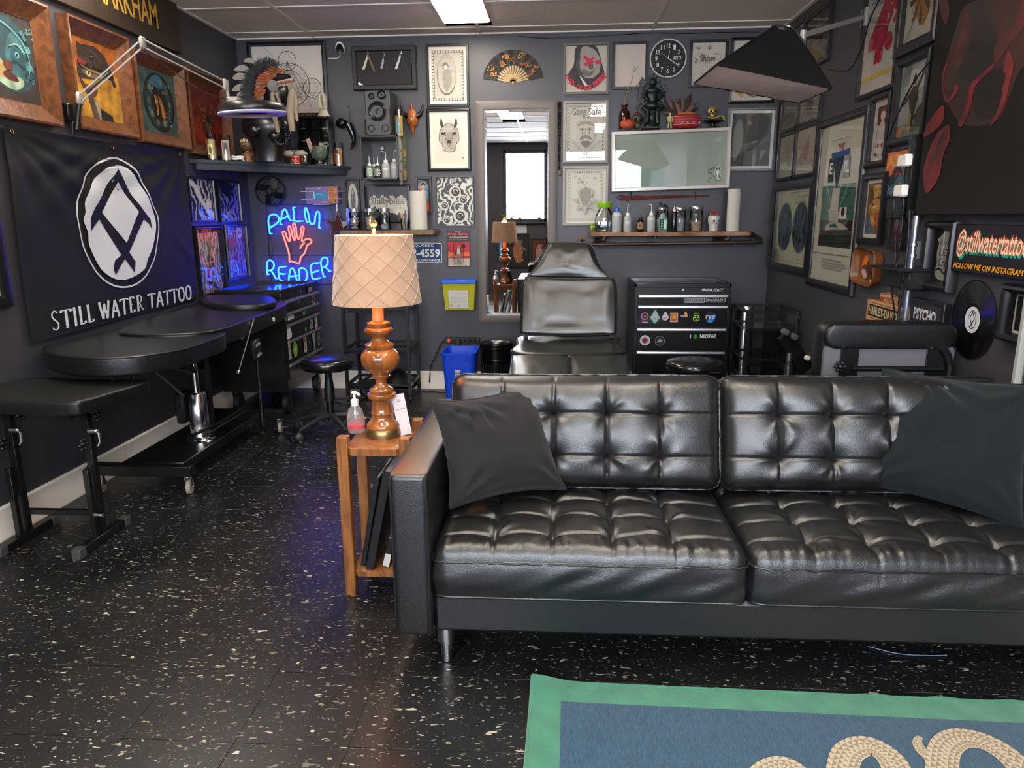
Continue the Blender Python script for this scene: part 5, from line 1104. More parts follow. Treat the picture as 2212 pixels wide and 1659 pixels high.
# power rail, chargers and leads beside the canvas
a = P(1982, 302, 0, XR-.05); b_ = P(1966, 458, 0, XR-.05)
t = thing('power_strip', 'long vertical black power strip beside the canvas', 'power strip', (XR-.05, a.y, b_.z))
mb = MB(); mb.box2((XR-.075, a.y-.028, b_.z), (XR-.035, a.y+.028, a.z+.02), .004); mb.build('housing', blackp, t)
for k in range(7): MB().cyl((XR-.076, a.y, b_.z+.04+.055*k), (XR-.0765, a.y, b_.z+.04+.055*k), .014, n=12).build('socket', mat('socket_grey', '#2c2c2e', .5), t)
MB().box2((XR-.13, a.y-.02, b_.z-.03), (XR-.077, a.y+.05, b_.z+.06), .005).build('adapter', blackp, t)
MB().box2((XR-.05, a.y-.03, b_.z-.03), (XR-.001, a.y+.03, b_.z+.01), .002).build('bracket', blackp, t)
for i, (px, py, lb) in enumerate(((1960, 346, 'white plug-in charger, upper of two beside the orange poster'), (1951, 412, 'white plug-in charger, lower of two beside the orange poster'))):
    q = P(px, py, 0, XR-.095); t = thing('charger', lb, 'charger', tuple(q))
    MB().box((q.x, q.y+.02, q.z), (.03, .085, .05), .006).build('body', whitep, t)
    MB().cyl((q.x, q.y+.02, q.z-.025), (q.x, q.y+.02, q.z-.06), .006, n=10).build('plug', blackp, t)
def cable(name, pts, r, lb, m_=None, cat='cable'):
    mb = MB(); mb.tube([tuple(p) for p in catmull([Vector(p) for p in pts], 6, False)], r, 6); return single(name, mb, m_ or blackp, lb, cat, ang=60)
X_ = XR-.09
cable('cable', [P(*q, 0, X_) for q in ((1953, 365), (1952, 430), (1945, 520), (1932, 590), (1926, 625), (1932, 680), (1925, 700))], .0035, 'black charger lead hanging in front of the maroon print')
cable('cable', [P(*q, 0, X_) for q in ((1942, 425), (1940, 480), (1934, 530), (1938, 590), (1945, 640), (1944, 700))], .003, 'thin lead hanging from the lower charger')
cable('cable', [P(*q, 0, X_-.01) for q in ((1965, 455), (1962, 520), (1952, 600), (1943, 660), (1940, 705))], .005, 'thick black lead below the power strip adapter')
cable('cable', [P(*q, 0, XR-.06) for q in ((1905, -10), (1880, 40), (1862, 100), (1840, 145), (1815, 155), (1790, 150))], .0035, 'black lead drooping from the ceiling to the softbox')
cable('cable', [P(*q, 0, XR-.06) for q in ((2012, 130), (1975, 175), (1945, 235), (1922, 290), (1918, 318), (1935, 326), (1962, 320))], .0035, 'black lead crossing the statue picture')
# conduit
a = P(1980, 466, 0, XR-.07)
t = thing('conduit', 'bright vertical steel conduit below the big canvas', 'pipe', (XR-.07, a.y, 0)); MB().cyl((XR-.07, a.y, 0), (XR-.07, a.y, a.z), .0135, n=18).build('tube', mat('galvanised', '#9aa0a8', .28, metal=.9), t)
for z in (a.z-.12, a.z-.165): MB().lathe([(.014, -.006), (.018, -.006), (.018, .006), (.014, .006)], T(XR-.07, a.y, z), 18).build('clamp', alu, t)
MB().box2((XR-.07, a.y-.008, a.z-.18), (XR, a.y+.008, a.z-.105), .001).build('bracket', alu, t)
# ---------------------------------------------------------------- furniture
def th_part(t, name, m_, fn, **k):
    mb = MB(); fn(mb); return mb.build(name, m_, t, **k)
# side table
t = thing('side_table', 'small golden oak side table with octagonal top beside the sofa arm', 'table', (-.64, 2.49, 0))
for x, y in ((-.745, 2.375), (-.525, 2.375), (-.745, 2.608), (-.525, 2.608)):
    MB().box2((x-.0195, y-.0195, 0), (x+.0195, y+.0195, .6), .003).build('leg', oak, t)
def octo(x0, x1, y0, y1, c): return [(x0+c, y0), (x1-c, y0), (x1, y0+c), (x1, y1-c), (x1-c, y1), (x0+c, y1), (x0, y1-c), (x0, y0+c)]
for z0, z1, nm in ((.534, .558, 'tabletop'), (.075, .092, 'shelf')):
    mb = MB(); mb.prism(octo(-.742, -.528, 2.36, 2.625, .028), z0, z1); mb.prism(octo(-.742, -.528, 2.36, 2.625, .028), z1, z1+.002, taper=.02); mb.build(nm, oak, t)
MB().box2((-.728, 2.6, .5), (-.542, 2.615, .534), .002).build('apron', oak, t)
# portfolios on the lower shelf
for i, (x, w_, hh, yy, lb, an) in enumerate(((-.716, .018, .35, 2.4, 'black portfolio nearest the left table leg, leaning on the others', 11.5), (-.69, .03, .385, 2.37, 'thick black portfolio in the middle of the table shelf', 12.5), (-.632, .022, .33, 2.4, 'black portfolio with white corner label, nearest the sofa arm', 13))):
    M = T(x, yy, .0948+w_*math.sin(R(an))) @ rotm(an, 'Y'); t = thing('portfolio', lb, 'book', M=M)
    for s_ in (-1, 1): MB(M).box((s_*(w_/2-.0015)+w_/2, .12, hh/2), (.003, .24, hh), .001).build('cover', mat('portfolio_black', '#0e0e10', .42, bump=(200, .2)), t)
    MB(M).box((w_/2, .002, hh/2), (w_, .004, hh), .0015).build('spine', MATS['portfolio_black'], t)
    MB(M).box((w_/2, .12, hh/2), (w_-.007, .22, hh-.012)).build('pages', mat('pages', '#b5b0a6', .8), t)
    if i == 2:
        MB(M).box2((-.0007, .0, 0), (w_, -.0018, .05)).build('label', mat('label_white', '#c4c2bd', .6), t); A = Art(M @ rotm(90, 'X'), 0, .1, w_, .08, .0022); A.poly('#b5808a', [(.35, .3), (.65, .3), (.7, .9), (.5, 1), (.35, .9)]); A.circ('#b5606a', .3, .2, .15); A.circ('#b5606a', .7, .2, .15); A.build(t, 'sticker')
# table lamp
LY = 2.52; lz = lambda py: P(830, py, 1, LY).z; lx_ = P(829, 940, 1, LY).x; kx = LY*1.02/1566; z0 = .5602
t = thing('table_lamp', 'turned wooden table lamp with quilted beige shade, switched on', 'lamp', (lx_, LY, z0))
sc2 = (lz(507)-z0)/(lz(507)-lz(943)); Z = lambda py: z0+(lz(py)-lz(943))*sc2
MB(T(lx_, LY, 0)).lathe([(.0, z0), (38*kx, z0), (39*kx, Z(938)), (38*kx, Z(928)), (35*kx, Z(924)), (.0, Z(924))], n=40, cap=False).build('brass_base', mat('aged_brass', '#8f7450', .35, metal=.9), t)
pr_ = [(36, 924), (36.5, 919), (33, 913), (28, 909), (24.5, 903), (24, 897), (26, 893), (24, 890), (23, 880), (22.5, 866), (27, 862), (30, 860), (32, 855), (31, 851), (24, 849), (27, 845), (26, 841), (18, 837), (12.5, 831), (11.5, 825), (14, 819), (19, 816), (20, 813), (18, 811), (24, 805), (34, 797), (40, 788), (42.5, 776), (40, 765), (33, 757), (28, 754), (31, 750), (31, 745), (24, 741), (17, 736), (15.5, 731), (19, 725), (29, 720), (31, 715), (29, 710), (22, 707), (25, 703), (25, 698), (19, 695), (15, 694)]
MB(T(lx_, LY, 0)).lathe([(r*kx, Z(y)) for r, y in pr_], n=48).build('turned_column', mapleo, t, ang=50)
MB().cyl((lx_, LY, Z(694)), (lx_, LY, Z(600)), 12.5*kx, n=24).build('candle_tube', mat('lamp_tube', '#b9824a', .45), t)
MB().lathe([(.004, Z(600)), (.012, Z(592)), (.016, Z(575)), (.028, Z(555)), (.031, Z(540)), (.024, Z(526)), (.0, Z(521))], T(lx_, LY, 0), 20).build('bulb', mat('bulb_glow', '#ffffff', .5, emit=(1, .52, .18), es=6), t)
hp = MB(); zt_ = Z(507)
hp.tube([(lx_-.012, LY, Z(598)), (lx_-.045, LY, Z(570)), (lx_-.05, LY, Z(535)), (lx_, LY, zt_-.006), (lx_+.05, LY, Z(535)), (lx_+.045, LY, Z(570)), (lx_+.012, LY, Z(598))], .0018, 6); hp.build('harp', MATS['aged_brass'], t)
fn_ = MB(T(lx_, LY, 0)); fn_.lathe([(.004, zt_-.01), (.006, zt_+.015), (.008, zt_+.02), (.005, zt_+.026), (.014, zt_+.034), (.015, zt_+.04), (.006, zt_+.048), (.0, zt_+.05)], n=14); fn_.build('finial', MATS['aged_brass'], t)
zb_ = Z(655); rb_, rt_ = 94*kx, 80*kx
suede = mat('suede_shade', '#ad8c72', .95, spec=.1, sheen=.4, bump=(150, .25), vary=('#9a7a62', 14, .3))
sh = MB(T(lx_, LY, 0)).lathe([(rb_, zb_), (rt_, zt_), (rt_-.003, zt_), (rb_-.003, zb_), (rb_, zb_)], n=64, cap=False).build('lamp_shade', [suede], t, ang=60)
MB(T(lx_, LY, 0)).lathe([(rb_-.0035, zb_+.002), (rt_-.0035, zt_-.002)], n=64, cap=False).build('shade_lining', mat('shade_lining', '#e0b070', .8), sh, recalc=False)
nC = 11
for s_ in (-1, 1):
    for k in range(nC):
        cbm = MB(T(lx_, LY, 0)); pts = []
        for j in range(25):
            q = j/24; a_ = 2*math.pi*k/nC+s_*q*1.9+.1; r = rb_+(rt_-rb_)*q+.0008; pts.append((r*math.cos(a_), r*math.sin(a_), zb_+(zt_-zb_)*q))
        cbm.tube(pts, .0016, 5); cbm.build('quilting_cord', mat('cord_beige', '#a88a70', .9), sh, ang=60)
for a_ in range(3): MB().bar((lx_, LY, zt_-.004), (lx_+rt_*math.cos(a_*2.094), LY+rt_*math.sin(a_*2.094), zt_-.004), .002).build('spider_arm', MATS['aged_brass'], t)
pl_ = bpy.data.lights.new('bulb_light', 'POINT'); pl_.energy = 26; pl_.color = (1, .5, .18); pl_.shadow_soft_size = .03
po = bpy.data.objects.new('bulb_light', pl_); COL.objects.link(po); po.location = (lx_+.0, LY, Z(548))
# the bulb light sits inside the bulb
for o in list(COL.objects):
    if o.name.startswith('bulb') and o.type == 'MESH': o.visible_shadow = True
po.location = (lx_, LY-.0, Z(515)+.004)
# hand gel
q = P(770, 934, 2, .561); t = thing('gel_bottle', 'clear hand gel pump bottle with red label on the side table', 'bottle', (q.x, q.y, .5605)); Mx = T(q.x, q.y, .5605)
kk = (q.y*1.0)/1566
MB(Mx).lathe([(.0, 0), (.026, 0), (.031, .006), (.034, .03), (.033, .06), (.026, .09), (.013, .104), (.012, .11)], n=28, sy=.62).build('bottle', mat('clear_plastic', '#e8e4e2', .08, trans=.85, ior=1.3), t)
mb = MB(Mx); mb.lathe([(.014, .104), (.0145, .126), (.01, .128), (.006, .13), (.005, .145)], n=20); mb.tube([(0, 0, .144), (0, -.004, .152), (.012, -.012, .155), (.026, -.02, .148)], .005, 8); mb.sphere((0, 0, .153), (.012, .01, .006), 12, 6); mb.build('pump', whitep, t)
MB(Mx).tube([(0, 0, .104), (0, 0, .02)], .003, 8).build('dip_tube', whitep, t)
lb_ = MB(Mx); lb_.grid(lambda u, v: ((.0345-.003*v)*math.sin(-.9+2.2*u), -(.0345-.003*v)*.63*math.cos(-.9+2.2*u), .018+.035*v+.012*u*v), 16, 3); lb_.build('label', mat('red_label', '#b8383c', .4), t, recalc=False)
# leaning price card
q = P(880, 938, 2, .561); Mx = T(q.x-.004, q.y-.01, .561) @ rotm(14, 'Z') @ rotm(-9, 'Y') @ rotm(-8, 'X'); t = thing('card_stand', 'white card standing against the lamp foot', 'sign', M=Mx)
MB(Mx).box2((-.024, 0, 0), (.024, .006, .155), .001).build('backing', blackp, t)
A = Art(Mx @ rotm(90, 'X'), -.023, .001, .046, .152, .0004); A.rect('#bfb4b4', 0, 0, 1, 1); A.ring('#3a3637', .5, .85, .09, .02); A.line('#3a3637', [(.5, .88), (.46, .85), (.53, .82)], .03); A.text('#4a4445', 'Leave a Review', .14, .62, .88, .66, .0); A.rect('#a79d9d', .25, .54, .75, .548); A.rect('#a79d9d', .25, .48, .75, .488); A.build(t, 'card')

# arm stand (left foreground)
t = thing('arm_rest_stand', 'black padded arm-rest stand with steel H-feet in the left foreground', 'stand', (-2.08, 2.76, 0))
mb = MB(); mb.pad([tuple(p)[:2] for p in catmull([Vector((*p, 0)) for p in ((-2.345, 2.58), (-2.2, 2.572), (-1.87, 2.562), (-1.815, 2.6), (-1.79, 2.72), (-1.755, 2.9), (-1.79, 2.955), (-2.05, 2.962), (-2.345, 2.965))], 4)], .058, .012, .006, M=T(0, 0, .607)); pd = mb.build('pad', vinylb, t, ang=60)
mb = MB(); mb.tube([(x, y, .657) for x, y in [tuple(p)[:2] for p in catmull([Vector((*p, 0)) for p in ((-2.34, 2.586), (-2.2, 2.578), (-1.875, 2.568), (-1.822, 2.604), (-1.796, 2.72), (-1.763, 2.895), (-1.795, 2.948), (-2.05, 2.956), (-2.34, 2.958))], 4)]], .003, 5, closed=True); mb.build('piping', vinylb, pd)
for x in (-1.935, -2.27):
    MB().box2((x-.017, 2.6, .004), (x+.017, 2.915, .04), .002).build('foot_bar', blackm, t)
    for y in (2.6, 2.915): MB().box2((x-.019, y-.022, 0), (x+.019, y+.022, .043), .003).build('end_cap', mat('grey_rubber', '#3a3a3a', .7), t)
    MB().bar((x, 2.76, .04), (x+.0, 2.76, .56), .03, .03).build('upright', blackm, t)
    MB().bar((x, 2.715, .04), (x, 2.715, .34), .022, .022).build('lower_sleeve', blackm, t)
    MB().box2((x-.03, 2.62, .575), (x+.03, 2.9, .607), .002).build('pad_bracket', blackm, t)
    mb = MB(T(x+.025, 2.73, .5)); mb.cyl((0, 0, 0), (.03, 0, 0), .012, n=12); mb.sphere((.03, 0, 0), .012, 10, 6); mb.tube([(.03, 0, 0), (.045, -.005, -.01), (.048, -.01, -.045), (.04, -.015, -.06)], lambda q_: .007-.003*q_, 8); mb.build('clamp_lever', alu, t)
    for dy, dz in ((.06, .05), (-.06, -.04)):
        mb = MB(T(x+.02, 2.73+dy, .5+dz)); mb.sphere((0.01, 0, 0), .014, 10, 6)
        for k in range(6): mb.sphere((.014, .02*math.cos(k*1.047), .02*math.sin(k*1.047)), .0085, 8, 5)
        mb.build('star_knob', blackp, t)
MB().bar((-2.27, 2.76, .13), (-1.935, 2.76, .13), .022).build('crossbar', blackm, t)
MB().cyl((-1.935, 2.73, .13), (-1.9, 2.73, .13), .01, n=12).build('bolt', chrome, t)

# tattoo bed along the left wall
def cl(q, z):
    p = P(*q, 2, z); return (p.x, p.y) if p.x > XL+.04 else (XL+.04, P(*q, 0, XL+.04).y)
t = thing('treatment_bed', 'black padded treatment bed on a wheeled steel base along the left wall', 'bed', (-2.03, 3.8, 0))
ft = [(92, 750), (103, 761), (150, 770), (215, 773), (290, 769), (350, 761), (400, 752), (440, 739), (484, 722), (470, 713), (374, 722), (276, 721), (255, 712), (180, 716), (110, 733)]
o1 = [tuple(p)[:2] for p in catmull([Vector((*cl(q, .782), 0)) for q in ft], 4)]
MB().pad(o1, .085, .014, .004, M=T(0, 0, .697)).build('leg_section', vinylb, t, ang=60)
bm_ = MB(); bm_.tube([(x, y, .777) for x, y in o1], .0035, 5, closed=True); bm_.build('piping', vinylb, t)
bk = [(258, 714), (276, 722), (374, 723), (467, 714), (540, 690), (613, 661), (610, 652), (594, 649), (430, 648), (351, 678), (290, 698)]
o2 = [tuple(p)[:2] for p in catmull([Vector((*cl(q, .797), 0)) for q in bk], 4)]
MB().pad(o2, .09, .012, .008, M=T(0, 0, .712)).build('back_section', vinylb, t, ang=60)
bm_ = MB(); bm_.tube([(x, y, .795) for x, y in o2], .0035, 5, closed=True); bm_.build('piping', vinylb, t)
hp_ = [(432, 641), (452, 634), (560, 633), (592, 643), (587, 655), (510, 660), (450, 655)]
o3 = [tuple(p)[:2] for p in catmull([Vector((*cl(q, .84), 0)) for q in hp_], 4)]
MB().pad(o3, .038, .012, .006, M=T(0, 0, .805)).build('head_pad', vinylb, t, ang=60)
MB().box2((-2.25, 3.25, .66), (-1.85, 4.35, .697), .004).build('support_frame', blackm, t)
for q in ((524, 727), (593, 690)):
    p = P(*q, 0, -1.705); mb = MB(); mb.cyl((-1.712, p.y, p.z), (-1.706, p.y, p.z), .014, n=20); mb.build('round_badge', mat('badge_cream', '#b9b5a0', .5), t)
MB().box2((-2.18, 3.33, .105), (-1.86, 4.36, .155), .004).build('base_plate', blackm, t)
MB().box2((-2.33, 3.27, .1), (-1.8, 3.33, .152), .002).build('crossbar', blackm, t); MB().box2((-2.33, 4.33, .1), (-1.74, 4.39, .152), .002).build('crossbar', blackm, t)
ch_rub = mat('caster_rubber', '#8f877a', .6)
def caster(t, x, y, h, r, face=(1, .2), m_=None, nm='caster'):
    """swivel caster: fork, wheel, hub, brake"""
    fx, fy = face; L = math.hypot(fx, fy); ax = Vector((fx/L, fy/L, 0)); mb = MB(); c = Vector((x, y, r))
    sd = Vector((-ax.y, ax.x, 0)); off = sd*r*.25
    mb.cyl((x, y, h), (x, y, h-.008), r*.6, n=14)
    for s_ in (-1, 1): mb.bar(Vector((x, y, h-.008))+ax*s_*r*.38, c+off+ax*s_*r*.38, .003, r*.5)
    mb.bar(c+off-ax*r*.5, c+off+ax*r*.55, .008); 
    f_ = mb.build(nm, alu if m_ is None else blackp, t)
    w_ = MB(align(c+off-ax*r*.3, c+off+ax*r*.3)); w_.lathe([(r*.45, 0), (r*.9, 0), (r, r*.1), (r, r*.5), (r*.9, r*.6), (r*.45, r*.6)], n=24); w_.build('wheel', m_ or ch_rub, f_)
    hb = MB(align(c+off-ax*r*.28, c+off+ax*r*.28)); hb.lathe([(0.002, -.001), (r*.5, .0), (r*.5, r*.56), (0.002, r*.56+.001)], n=20); hb.build('hub', mat('hub_cream', '#b5ab98', .5), f_)
    return f_
for x, y in ((-1.83, 3.3), (-2.285, 3.3), (-1.77, 4.36), (-2.285, 4.36)): caster(t, x, y, .1, .037)
cyx = P(435, 945, 2, .157); cx_c, cy_c = cyx.x, cyx.y
MB(T(cx_c, cy_c, 0)).lathe([(.075, .156), (.07, .165), (.052, .17), (.048, .41), (.042, .418), (.018, .42)], n=32).build('hydraulic_pump', chrome, t)
MB().cyl((cx_c, cy_c, .41), (cx_c, cy_c, .66), .018, n=20).build('piston', chrome, t)
MB().box2((cx_c-.1, cy_c-.06, .25), (cx_c-.05, cy_c+.06, .42), .01).build('motor_box', blackp, t)
MB().bar((cx_c, cy_c+.1, .5), (cx_c-.04, cy_c-.35, .665), .05, .03).build('lift_arm', blackm, t)
MB().bar((cx_c, cy_c+.1, .155), (cx_c, cy_c+.1, .665), .05, .05).build('lift_column', blackm, t)
a, b_ = P(422, 938, 0, cx_c+.02), P(525, 868, 0, -1.82)
MB().tube([(a.x, a.y, max(.2, a.z)), ((a.x+b_.x)/2, (a.y+b_.y)/2, .23), (b_.x, b_.y, .27)], .009, 8).build('foot_pedal', blackm, t)
MB().tube([(a.x+.03, a.y+.1, .19), (b_.x+.02, b_.y-.02, .26)], .006, 8).build('pedal_link', chrome, t)
for p0, p1 in (((330, 800), (398, 856)), ((218, 798), (246, 822)), ((298, 796), (280, 826))):
    a, b_ = P(*p0, 0, -1.9), P(*p1, 0, -1.9); MB().cyl(a, b_, .005, n=8).build('gas_strut', alu, t)
a, b_ = P(548, 690, 0, -1.69), P(515, 804, 0, -1.69); MB().cyl(a, b_, .004, n=8).build('side_strut', alu, t); MB().sphere(tuple(b_), .012, 10, 6).build('strut_end', alu, t)
a, b_ = P(556, 776, 0, -1.72), P(567, 885, 0, -1.72); MB().cyl(a, (a.x, a.y, .155), .012, n=10).build('control_post', blackm, t)
a = P(553, 754, 0, -1.7); MB(T(*a) @ rotm(8, 'X')).box((0, 0, 0), (.03, .075, .11), .006).build('hand_control', mat('control_grey', '#19191a', .35), t)
mb = MB(T(*a) @ rotm(8, 'X')); mb.prism([(.03*math.cos(k*.31), .018*math.sin(k*.31)) for k in range(11)], 0, .004, M=T(.015, 0, .02) @ rotm(90, 'Y') @ rotm(90, 'Z')); mb.build('button_panel', mat('button_grey', '#7a7a78', .5), t)
mb = MB(T(*a) @ rotm(8, 'X')); mb.prism([(.03*math.cos(k*.31), .018*math.sin(k*.31)) for k in range(11)], 0, .004, M=T(.015, 0, -.04) @ rotm(90, 'Y') @ rotm(90, 'Z')); mb.build('button_panel', MATS['button_grey'], t)

# tool chests
drw = mat('drawer_black', '#0d0d0e', .25, coat=.3); trimm = mat('drawer_trim', '#a8a6a8', .25, metal=.8)
def sticker(A, kind, x, y, w_, h_, c='#b9b9b9'):
    if kind == 'plain': A.rect(c, x-w_/2, y-h_/2, x+w_/2, y+h_/2)
def chest(label, M, W_, Dp, hs, top, bottom, feet=True):
    """drawer chest; local x right, y into the chest, z up; front at y=0. hs = drawer edges from the top down"""
    t = thing('tool_chest', label, 'tool chest', M=M)
    MB(M).box2((0, .004, bottom), (W_, Dp, top-.012), .004).build('body', blackm, t)
    mb = MB(M)
    for a_, b_ in (((0, 0), (W_, .018)), ((0, Dp-.012), (W_, Dp)), ((0, 0), (.014, Dp)), ((W_-.014, 0), (W_, Dp))): mb.box2((a_[0], a_[1], top-.014), (b_[0], b_[1], top+.012), .003)
    mb.build('rim', blackm, t)
    MB(M).box2((.014, .018, top-.013), (W_-.014, Dp-.012, top-.004)).build('top_tray', mat('chest_top', '#0d0d0f', .12, coat=.5), t)
    for i in range(len(hs)-1):
        d_ = MB(M).box2((.022, -.006, hs[i+1]+.006), (W_-.022, .004, hs[i]-.002), .002).build('drawer', drw, t)
        mb = MB(M); mb.add([(x, y, z) for x in (.026, W_-.026) for y, z in ((-.006, hs[i]-.002), (-.02, hs[i]-.004), (-.022, hs[i]-.016), (-.014, hs[i]-.024), (-.006, hs[i]-.022))], [(0, 1, 2, 3, 4), (9, 8, 7, 6, 5)]+[(k, (k+1) % 5, 5+(k+1) % 5, 5+k) for k in range(5)]); mb.build('handle', trimm, d_)
    mb = MB(M); mb.cyl((W_*.5, -.001, (top+hs[0])/2), (W_*.5, -.005, (top+hs[0])/2), .007, n=14); mb.build('lock', alu, t)
    return t
FM = lambda M: M @ rotm(90, 'X')   # drawing plane on the chest front
HM = T(.528, 5.06, 0); t = chest('black tool chest with steel drawer edges and stickers, right of the chair', HM, .655, .5, [.812, .738, .580, .418, .19], .875, .16)
A = Art(FM(HM), 0, 0, 1, 1, .0065); q = '#bdbdbb'
def rr(c, x0, y0, x1, y1, r=.006, AA=None): (AA or A).poly(c, rrect(x1-x0, y1-y0, r, 3, (x0+x1)/2, (y0+y1)/2))
A.text(q, 'HUSKY', .49, .832, .6, .853, .03, shear=.004); A.poly(q, [(.45, .843), (.464, .85), (.468, .856), (.472, .85), (.484, .848), (.486, .838), (.476, .84), (.47, .834), (.462, .84)])
A.flush(t)
rr('#a6a4a6', .335, .755, .478, .79); rr('#131315', .34, .76, .473, .785); rr('#8d8c90', .345, .7605, .468, .784); A.text('#1a1a1c', 'KWADRON', .35, .764, .464, .78, .01)
A.flush(t)
rr('#8d8c90', .483, .758, .618, .79); rr('#101013', .487, .762, .614, .786); A.text(q, 'KWADRON', .492, .766, .609, .782, .01)
A.flush(t)
def lp(px, py): p = P(px, py, 1, 5.05); return p.x-.528, p.z
def ac(c, px, py, r): x, y = lp(px, py); A.circ(c, x, y, r, r)
ac('#c678b0', 1393, 683, .026); ac('#2a1620', 1393, 683, .02); A.circ('#b58a3a', *lp(1393, 684), .007, .007); x, y = lp(1393, 695); A.rect('#c678b0', x-.02, y-.008, x+.02, y)
A.flush(t)
x, y = lp(1415, 685); A.blob('#7fa8a0', [(x, y+.05), (x+.02, y+.02), (x+.032, y-.005), (x+.015, y-.03), (x, y-.045), (x-.015, y-.03), (x-.032, y-.005), (x-.02, y+.02)]); A.circ('#b9a3b5', x, y, .014, .018); A.circ('#8a3848', x, y-.008, .004, .003)
A.flush(t)
x, y = lp(1437, 684); A.blob('#b9b0b2', [(x, y+.035), (x+.018, y+.01), (x+.024, y-.012), (x, y-.028), (x-.024, y-.012), (x-.016, y+.01)]); A.blob('#b8808e', [(x-.02, y-.006), (x, y-.002), (x+.02, y-.008), (x, y-.016)])
A.flush(t)
x, y = lp(1456, 686); rr('#b9a79a', x-.026, y-.032, x+.026, y+.034, .003); rr('#b5602c', x-.021, y-.026, x+.021, y+.028, .002); A.blob('#c9952c', [(x-.012, y), (x, y+.018), (x+.014, y+.004), (x, y-.01)]); A.blob('#8a3a3a', [(x-.018, y-.02), (x, y-.012), (x+.016, y-.022)])
A.flush(t)
x, y = lp(1478, 680); A.blob('#9a80b5', [(x-.026, y-.006), (x-.008, y+.0), (x, y-.016), (x-.014, y-.018)]); A.blob('#c98a4a', [(x, y+.012), (x+.01, y+.024), (x+.024, y-.006), (x+.01, y-.018), (x-.004, y-.004)])
A.flush(t)
x, y = lp(1504, 685); gr_ = '#8fb52c'; A.ring(gr_, x, y-.008, .02, .006, ry=.02); A.circ(gr_, x-.008, y-.002, .006, .005); A.circ(gr_, x+.008, y-.002, .006, .005); A.circ(gr_, x, y-.018, .005, .004); A.text(gr_, 'NEOTAT', x-.02, y+.02, x+.02, y+.03, .01)
A.flush(t)
x, y = lp(1534, 685); A.circ('#0c1a30', x, y, .038, .042); A.poly('#2a78b8', [(x-.02, y-.034), (x+.012, y-.04), (x+.036, y+.0), (x+.034, y+.022), (x, y)]); A.text(q, 'FYT', x-.03, y-.012, x+.032, y+.014, .03)
A.flush(t)
x, y = lp(1393, 735); A.circ(q, x, y, .036, .036); A.circ('#b5aeb0', x, y, .032, .032); A.blob('#8c2f34', [(x, y+.022), (x+.02, y+.008), (x+.018, y-.01), (x, y-.022), (x-.018, y-.01), (x-.02, y+.008)]); A.circ('#2a2224', x, y, .008, .01)
A.flush(t)
x, y = lp(1425, 736); A.circ('#17171a', x, y, .036, .036); A.ring('#77757a', x, y, .033, .003, ry=.033); A.circ('#8d8b8f', x, y, .011, .011); A.line('#8d8b8f', [(x-.02, y-.01), (x, y+.015), (x+.02, y-.005)], .005)
A.flush(t)
x, y = lp(1491, 727); A.rect(q, x-.004, y-.012, x+.004, y+.014); x, y = lp(1502, 727); A.circ('#2f8a34', x, y, .014, .014); A.circ('#123014', x-.005, y+.003, .003, .003); A.circ('#123014', x+.005, y+.003, .003, .003); x, y = lp(1529, 726); A.text(q, 'NEOTAT', x-.056, y-.014, x+.056, y+.014, .04)
A.flush(t)
A.flush(t)
for k in range(4):
    x, y = ((.03, .06), (.625, .06), (.03, .44), (.625, .44))[k]; caster(t, .528+x, 5.06+y, .16, .06, m_=mat('black_rubber', '#141414', .6))
# left chest: front faces the room (+x)
LM = T(-1.86, 4.79, 0) @ rotm(90, 'Z')
t = chest('black wheeled tool chest under the neon sign covered in small stickers', LM, .73, .47, [.797, .712, .634, .52, .358, .24], .86, .16)
A = Art(FM(LM), 0, 0, 1, 1, .0065)
def lq(px, py): p = P(px, py, 0, -1.853); return p.y-4.79, p.z
def bl(c, px, py, w_, h_): x, y = lq(px, py); A.rect(c, x-w_/2, y-h_/2, x+w_/2, y+h_/2)
gq = '#3f8a48'
A.flush(t)
bl(gq, 645, 652, .03, .015); A.flush(t); x, y = lq(677, 646); A.ring('#b08090', x, y, .03, .008, ry=.03); A.rect('#b08090', x-.02, y-.045, x+.03, y-.03); A.flush(t); bl('#55545a', 670, 625, .1, .04); A.text('#9a9aa0', 'NEOTAT', *(lambda q_: (q_[0]-.045, q_[1]-.014, q_[0]+.045, q_[1]+.014))(lq(670, 625)), .01)
A.flush(t)
bl('#a8a8a4', 628, 684, .12, .04); A.text('#222', 'NEOTAT', *(lambda q_: (q_[0]-.055, q_[1]-.016, q_[0]+.055, q_[1]+.016))(lq(628, 684)), .01) if False else None
A.flush(t)
x, y = lq(616, 688); A.circ(gq, x, y, .02, .022); A.flush(t); x, y = lq(656, 676); A.blob(gq, [(x-.03, y), (x, y+.02), (x+.03, y+.01), (x+.01, y-.02)])
A.flush(t)
x, y = lq(624, 718); A.blob('#b5b5b3', [(x-.02, y+.05), (x+.01, y+.05), (x+.045, y), (x+.04, y-.04), (x-.045, y-.04), (x-.04, y+.01)]); A.flush(t); x, y = lq(660, 711); A.rect(gq, x-.02, y-.014, x+.02, y+.014)
A.flush(t)
x, y = lq(672, 698); A.ring('#b5b5b3', x, y, .032, .007, ry=.042); A.line('#b5b5b3', [(x, y+.028), (x-.016, y), (x+.01, y-.03)], .007); A.line('#b5b5b3', [(x, y+.028), (x+.016, y), (x-.01, y-.03)], .007); A.flush(t); x, y = lq(682, 696); A.rect('#a8a6a0', x-.03, y-.042, x+.03, y+.042); A.scrib('#4a4846', (x-.02, y-.03, x+.02, y+.03), 8, .006, 3, 3, .04)
A.flush(t)
bl('#9a9a98', 625, 756, .05, .13); A.scrib('#2a2a2c', (*(a_-.02*(1 if i_ == 0 else 3) for i_, a_ in enumerate(lq(625, 756))), *(a_+.02*(1 if i_ == 0 else 3) for i_, a_ in enumerate(lq(625, 756)))), 14, .006, 6, 3, .05)
